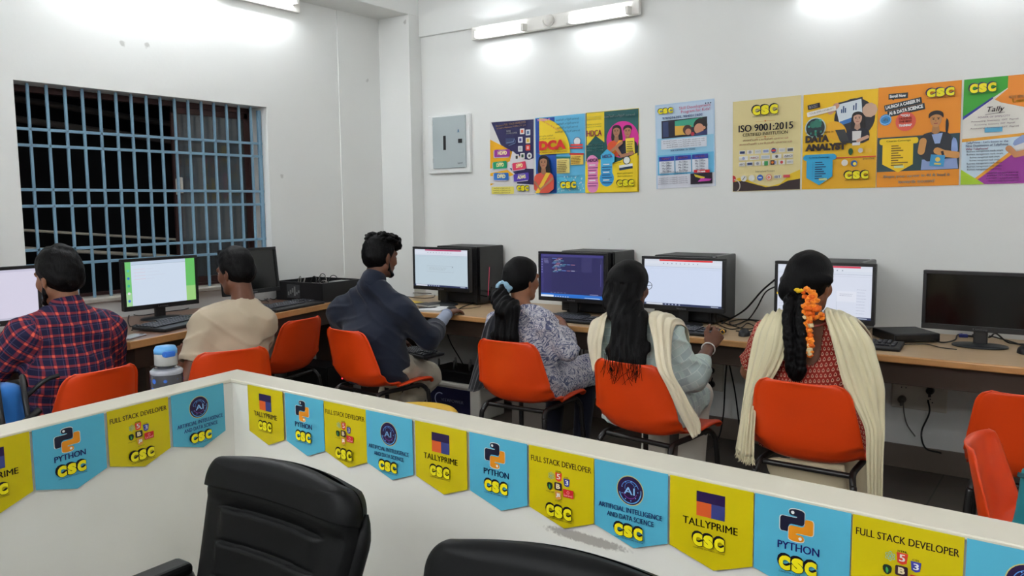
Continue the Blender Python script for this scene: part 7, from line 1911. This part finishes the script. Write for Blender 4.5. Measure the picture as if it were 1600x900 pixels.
# ================================================================ black office chairs in the near booth
def leatherette(name):
    t = NT(name); v = t.obj()
    t.put(t.b.inputs['Base Color'], t.mix(t.noise(v, 9, 5), srgb(6, 7, 7), srgb(11, 11, 12)))
    t.b.inputs['Roughness'].default_value = 0.5; t.b.inputs['Specular IOR Level'].default_value = 0.15
    vo = t.n('ShaderNodeTexVoronoi'); vo.inputs['Scale'].default_value = 420; t.nt.links.new(v, vo.inputs['Vector'])
    t.bump(vo.outputs['Distance'], 0.10, 0.0008); return t.m
M_LEATH = leatherette('black_leatherette')
M_PLAST = mat('black_chair_plastic', (20, 20, 21), 0.35, spec=0.5)
def office_chair(label, loc, rz, top=0.885):
    """faces local -y; the back leans away to +y"""
    t = thing('office_chair', label, 'chair', loc, rz, 'black office chairs')
    H0 = 0.47; HB = (top-H0)/math.cos(0.30)
    mt = Matrix.Translation((0, -0.125, H0)) @ Matrix.Rotation(-0.30, 4, 'X')
    def outline(v):                     # half width, rounded at the top, tapering to the foot
        w_ = 0.188+0.040*min(1, v/0.75)
        e = (1-v)*HB
        if e < 0.055: w_ -= 0.055*(1-math.sqrt(max(0, 1-((0.055-e)/0.055)**2)))
        return w_
    nu, nv = 61, 170
    def surf(side):
        def fn(u, v):
            uu = 2*u-1; w_ = outline(v); x = w_*uu; z = v*HB
            z += 0.018*(1-uu*uu)*v**6          # crowned top edge
            edge = max(abs(uu)**8, (max(0, (v-0.93)/0.07))**2*1.0)
            th = 0.036*math.sqrt(max(0, 1-min(1, edge)))+0.004
            y = side*th
            if side < 0:
                y += 0.020*(uu*uu)*-1*(1 if True else 0)       # side bolsters come forward
                y += 0.004*math.sin(v*3)
                roll = 1/(1+math.exp(-(v-0.80)*90)); y -= 0.014*roll*(1-abs(uu)**10)
                for g in (0.26, 0.43, 0.595, 0.755):
                    gc = g-0.022*(uu*uu)+0.012
                    m_ = 1/(1+math.exp((abs(uu)-0.66)*60))
                    d_ = (v-gc)*HB
                    y += m_*0.006*math.exp(-(d_/0.006)**2)-m_*(0.015*math.exp(d_/0.05) if d_ < 0 else 0.0)
            else:
                y -= 0.020*(uu*uu)
            return mt @ Vector((x, y, z))
        return fn
    mb = MB(); mb.grid(lambda u, v: surf(-1)(u, v), nu, nv, M_LEATH); mb.grid(lambda u, v: surf(1)(1-u, v), nu, nv, M_LEATH)
    bo = mb.build('backrest', t, weld=True)
    # outer side bands: plastic shell edge
    for sx in (-1, 1):
        MB().tube([mt @ Vector((sx*(outline(v)-0.002), 0.0-0.004, v*HB)) for v in [k/24*0.90 for k in range(25)]], [0.017]*22+[0.014, 0.010, 0.004], M_LEATH, 10).build('side_bolster', bo)
    cov = MB()
    cov.grid(lambda u, v: surf(-1)(u, 0.845+0.155*v)+mt.to_3x3() @ Vector(((2*u-1)*0.006, -0.004, 0)), 49, 24, M_LEATH)
    cov.build('head_roll', bo, solid=0.004)
    sg = MB()
    def seatf(u, v):
        uu, vv = 2*u-1, 2*v-1; r = max(abs(uu), abs(vv)); return Vector((0.245*uu, -0.36+0.235*vv, 0.44+0.055*math.sqrt(max(0, 1-r**6))))
    sg.grid(seatf, 33, 33, M_LEATH); sg.grid(lambda u, v: Vector((seatf(1-u, v).x, seatf(u, v).y, 0.44-0.03*math.sqrt(max(0, 1-max(abs(2*u-1), abs(2*v-1))**6)))), 33, 33, M_PLAST)
    sg.build('seat', t, weld=True)
    for sx in (-1, 1):
        am = MB(); am.tube(crom([(sx*0.22, -0.14, 0.43), (sx*0.255, -0.13, 0.50), (sx*0.262, -0.09, 0.60), (sx*0.255, -0.14, 0.650), (sx*0.25, -0.34, 0.635), (sx*0.255, -0.42, 0.58), (sx*0.25, -0.42, 0.47), (sx*0.23, -0.40, 0.43)], 8), 0.016, M_PLAST, 12)
        ao = am.build('armrest', t)
        MB().bbox((sx*0.252-0.030, -0.36, 0.640), (sx*0.252+0.030, -0.10, 0.670), M_LEATH, 0.012, 3).build('arm_pad', ao)
    MB().tube([(0, -0.36, 0.42), (0, -0.36, 0.12)], [0.03, 0.026], M_PLAST, 16).build('gas_column', t)
    MB().tube(crom([mt @ Vector((0, 0.035, 0.16)), mt @ Vector((0, 0.05, 0.02)), Vector((0, -0.13, 0.415)), Vector((0, -0.34, 0.415))], 8), 0.022, M_PLAST, 10).build('back_bracket', t)
    bs = MB()
    for k in range(5):
        a = 2*PI*k/5+0.3; bs.tube([(0, -0.36, 0.115), (0.28*math.cos(a), -0.36+0.28*math.sin(a), 0.075)], [0.028, 0.016], M_PLAST, 10)
    bo2 = bs.build('star_base', t)
    for k in range(5):
        a = 2*PI*k/5+0.3; p = Vector((0.28*math.cos(a), -0.36+0.28*math.sin(a), 0.03))
        MB().lathe([(0.0, -0.022), (0.026, -0.022), (0.03, -0.016), (0.03, 0.016), (0.026, 0.022), (0.0, 0.022)], M_PLAST, 18, mtx=Matrix.Translation(p) @ Matrix.Rotation(a, 4, 'Z') @ Matrix.Rotation(PI/2, 4, 'X')).tube([p+Vector((0, 0, 0.02)), p+Vector((0, 0, 0.055))], 0.008, M_PLAST, 8).build('castor', bo2)
    return t
office_chair('tall black ribbed office chair in the corner of the booth, its whole back in view', (-1.365, 1.10, 0), math.radians(1), top=0.886)
office_chair('black office chair at the bottom centre of the photo, only its top edge in view', (-.665, 1.06, 0), math.radians(8), top=0.885)

# ================================================================ bottle, bag and cloth
lg = MB(); q = L0+Ln*TH
cx, cy = -2.40, 1.445
mtl = Matrix.Translation((cx, cy, 0))
MB().bbox((-0.085, -0.12, 0.716), (0.075, 0.12, 0.734), M_CAP, 0.003, mtx=mtl).build('partition_ledge', pwo)
M_BOT = NT('smoky_dotted_bottle_plastic')
v = M_BOT.obj()
vo = M_BOT.n('ShaderNodeTexVoronoi'); vo.inputs['Scale'].default_value = 36; vo.inputs['Randomness'].default_value = 0.35; M_BOT.nt.links.new(v, vo.inputs['Vector'])
M_BOT.put(M_BOT.b.inputs['Base Color'], M_BOT.mix(M_BOT.step(vo.outputs['Distance'], 0.30, 0.25), srgb(54, 54, 60), srgb(40, 92, 186)))
M_BOT.b.inputs['Roughness'].default_value = 0.2; M_BOT.b.inputs['Coat Weight'].default_value = 0.4; M_BOT.b.inputs['Specular IOR Level'].default_value = 0.5
wb = thing('water_bottle', 'dark water bottle with blue dots and grey and blue cap behind the partition', 'bottle', (cx, cy, 0.7345))
MB().lathe([(0.0, 0.0), (0.042, 0.0), (0.049, 0.008), (0.050, 0.06), (0.050, 0.186), (0.046, 0.200), (0.036, 0.206), (0.030, 0.208), (0.030, 0.222)], M_BOT.m, 40).build('body', wb)
MB().lathe([(0.0495, 0.184), (0.050, 0.198), (0.037, 0.2065), (0.036, 0.2035), (0.0465, 0.196)], mat('clear_grey_shoulder', (150, 152, 160), 0.15, spec=0.6), 40).build('shoulder_band', wb)
cpw = MB(); cpw.lathe([(0.031, 0.214), (0.035, 0.216), (0.0345, 0.262), (0.030, 0.270), (0.0, 0.272)], mat('pale_grey_cap_plastic', (176, 176, 174), 0.4), 36); co = cpw.build('cap', wb)
lid = MB(); lid.lathe([(0.0352, 0.252), (0.0352, 0.264), (0.030, 0.2745), (0.0, 0.277)], mat('sky_blue_lid_plastic', (96, 160, 216), 0.35), 36)
lid.bbox((0.012, -0.026, 0.243), (0.040, 0.012, 0.262), mat('bright_blue_catch_plastic', (36, 98, 190), 0.35), 0.006); lid.build('flip_lid', co)

bgc = V3(-3.33, 1.33, 0.0); B_ = thing('backpack', 'blue and black backpack hanging at the left of the checked shirt man', 'bag', (-3.33, 1.33, 0.42))
bf = Field(); bf.econe(bgc+V3(0, 0, .47), bgc+V3(0, 0, .74), V3(0, 1, 0), (0.10, 0.075), (0.085, 0.06), 0.04); bf.econe(bgc+V3(.05, 0, .47), bgc+V3(.05, 0, .60), V3(0, 1, 0), (0.075, 0.05), (0.07, 0.045), 0.02); bf.noise(folds(0.005, 34, 1.0))
sdf_object('bag_body', bf, 0.007, cloth_mat('bright_blue_nylon', (36, 104, 176), 0.5), B_, 1)
sb = MB()
for dy in (-0.04, 0.05):
    sb.tube(crom([(0.06, dy, 0.06), (0.108, dy, 0.16), (0.085, dy, 0.30), (0.0, dy+0.03, 0.385), (-0.05, dy+0.06, 0.34)], 8), 0.011, M_DARK, 8)
sb.tube(crom([(0.10, -0.11, 0.10), (0.115, -0.02, 0.20), (0.10, 0.09, 0.27)], 8), 0.014, M_DARK, 8)
sb.tube(crom([(0, 0.08, 0.30), (0.02, 0.15, 0.36), (0.035, 0.20, 0.375)], 6), 0.009, M_DARK, 8)
sb.build('straps', B_)
TB = thing('cloth_bag', 'teal cloth bag hanging at the near side of the side-on orange chair', 'bag', (-0.015, 2.235, 0.42))
tf = Field(); o_ = V3(-0.015, 2.235, 0); tf.econe(o_+V3(0, 0, .48), o_+V3(0.03, 0, .79), V3(1, 0, 0), (0.150, 0.055), (0.135, 0.040), 0.04); tf.noise(folds(0.006, 30, 2.0))
sdf_object('bag_body', tf, 0.007, cloth_mat('teal_cotton', (24, 112, 120), 0.8), TB, 1)
hm = MB(); hm.tube(crom([(-0.11, -0.03, 0.385), (0.0, -0.045, 0.378), (0.13, -0.03, 0.385)], 8), 0.006, mat('dark_teal_webbing', (16, 60, 66), 0.8), 8); hm.build('hem_band', TB)
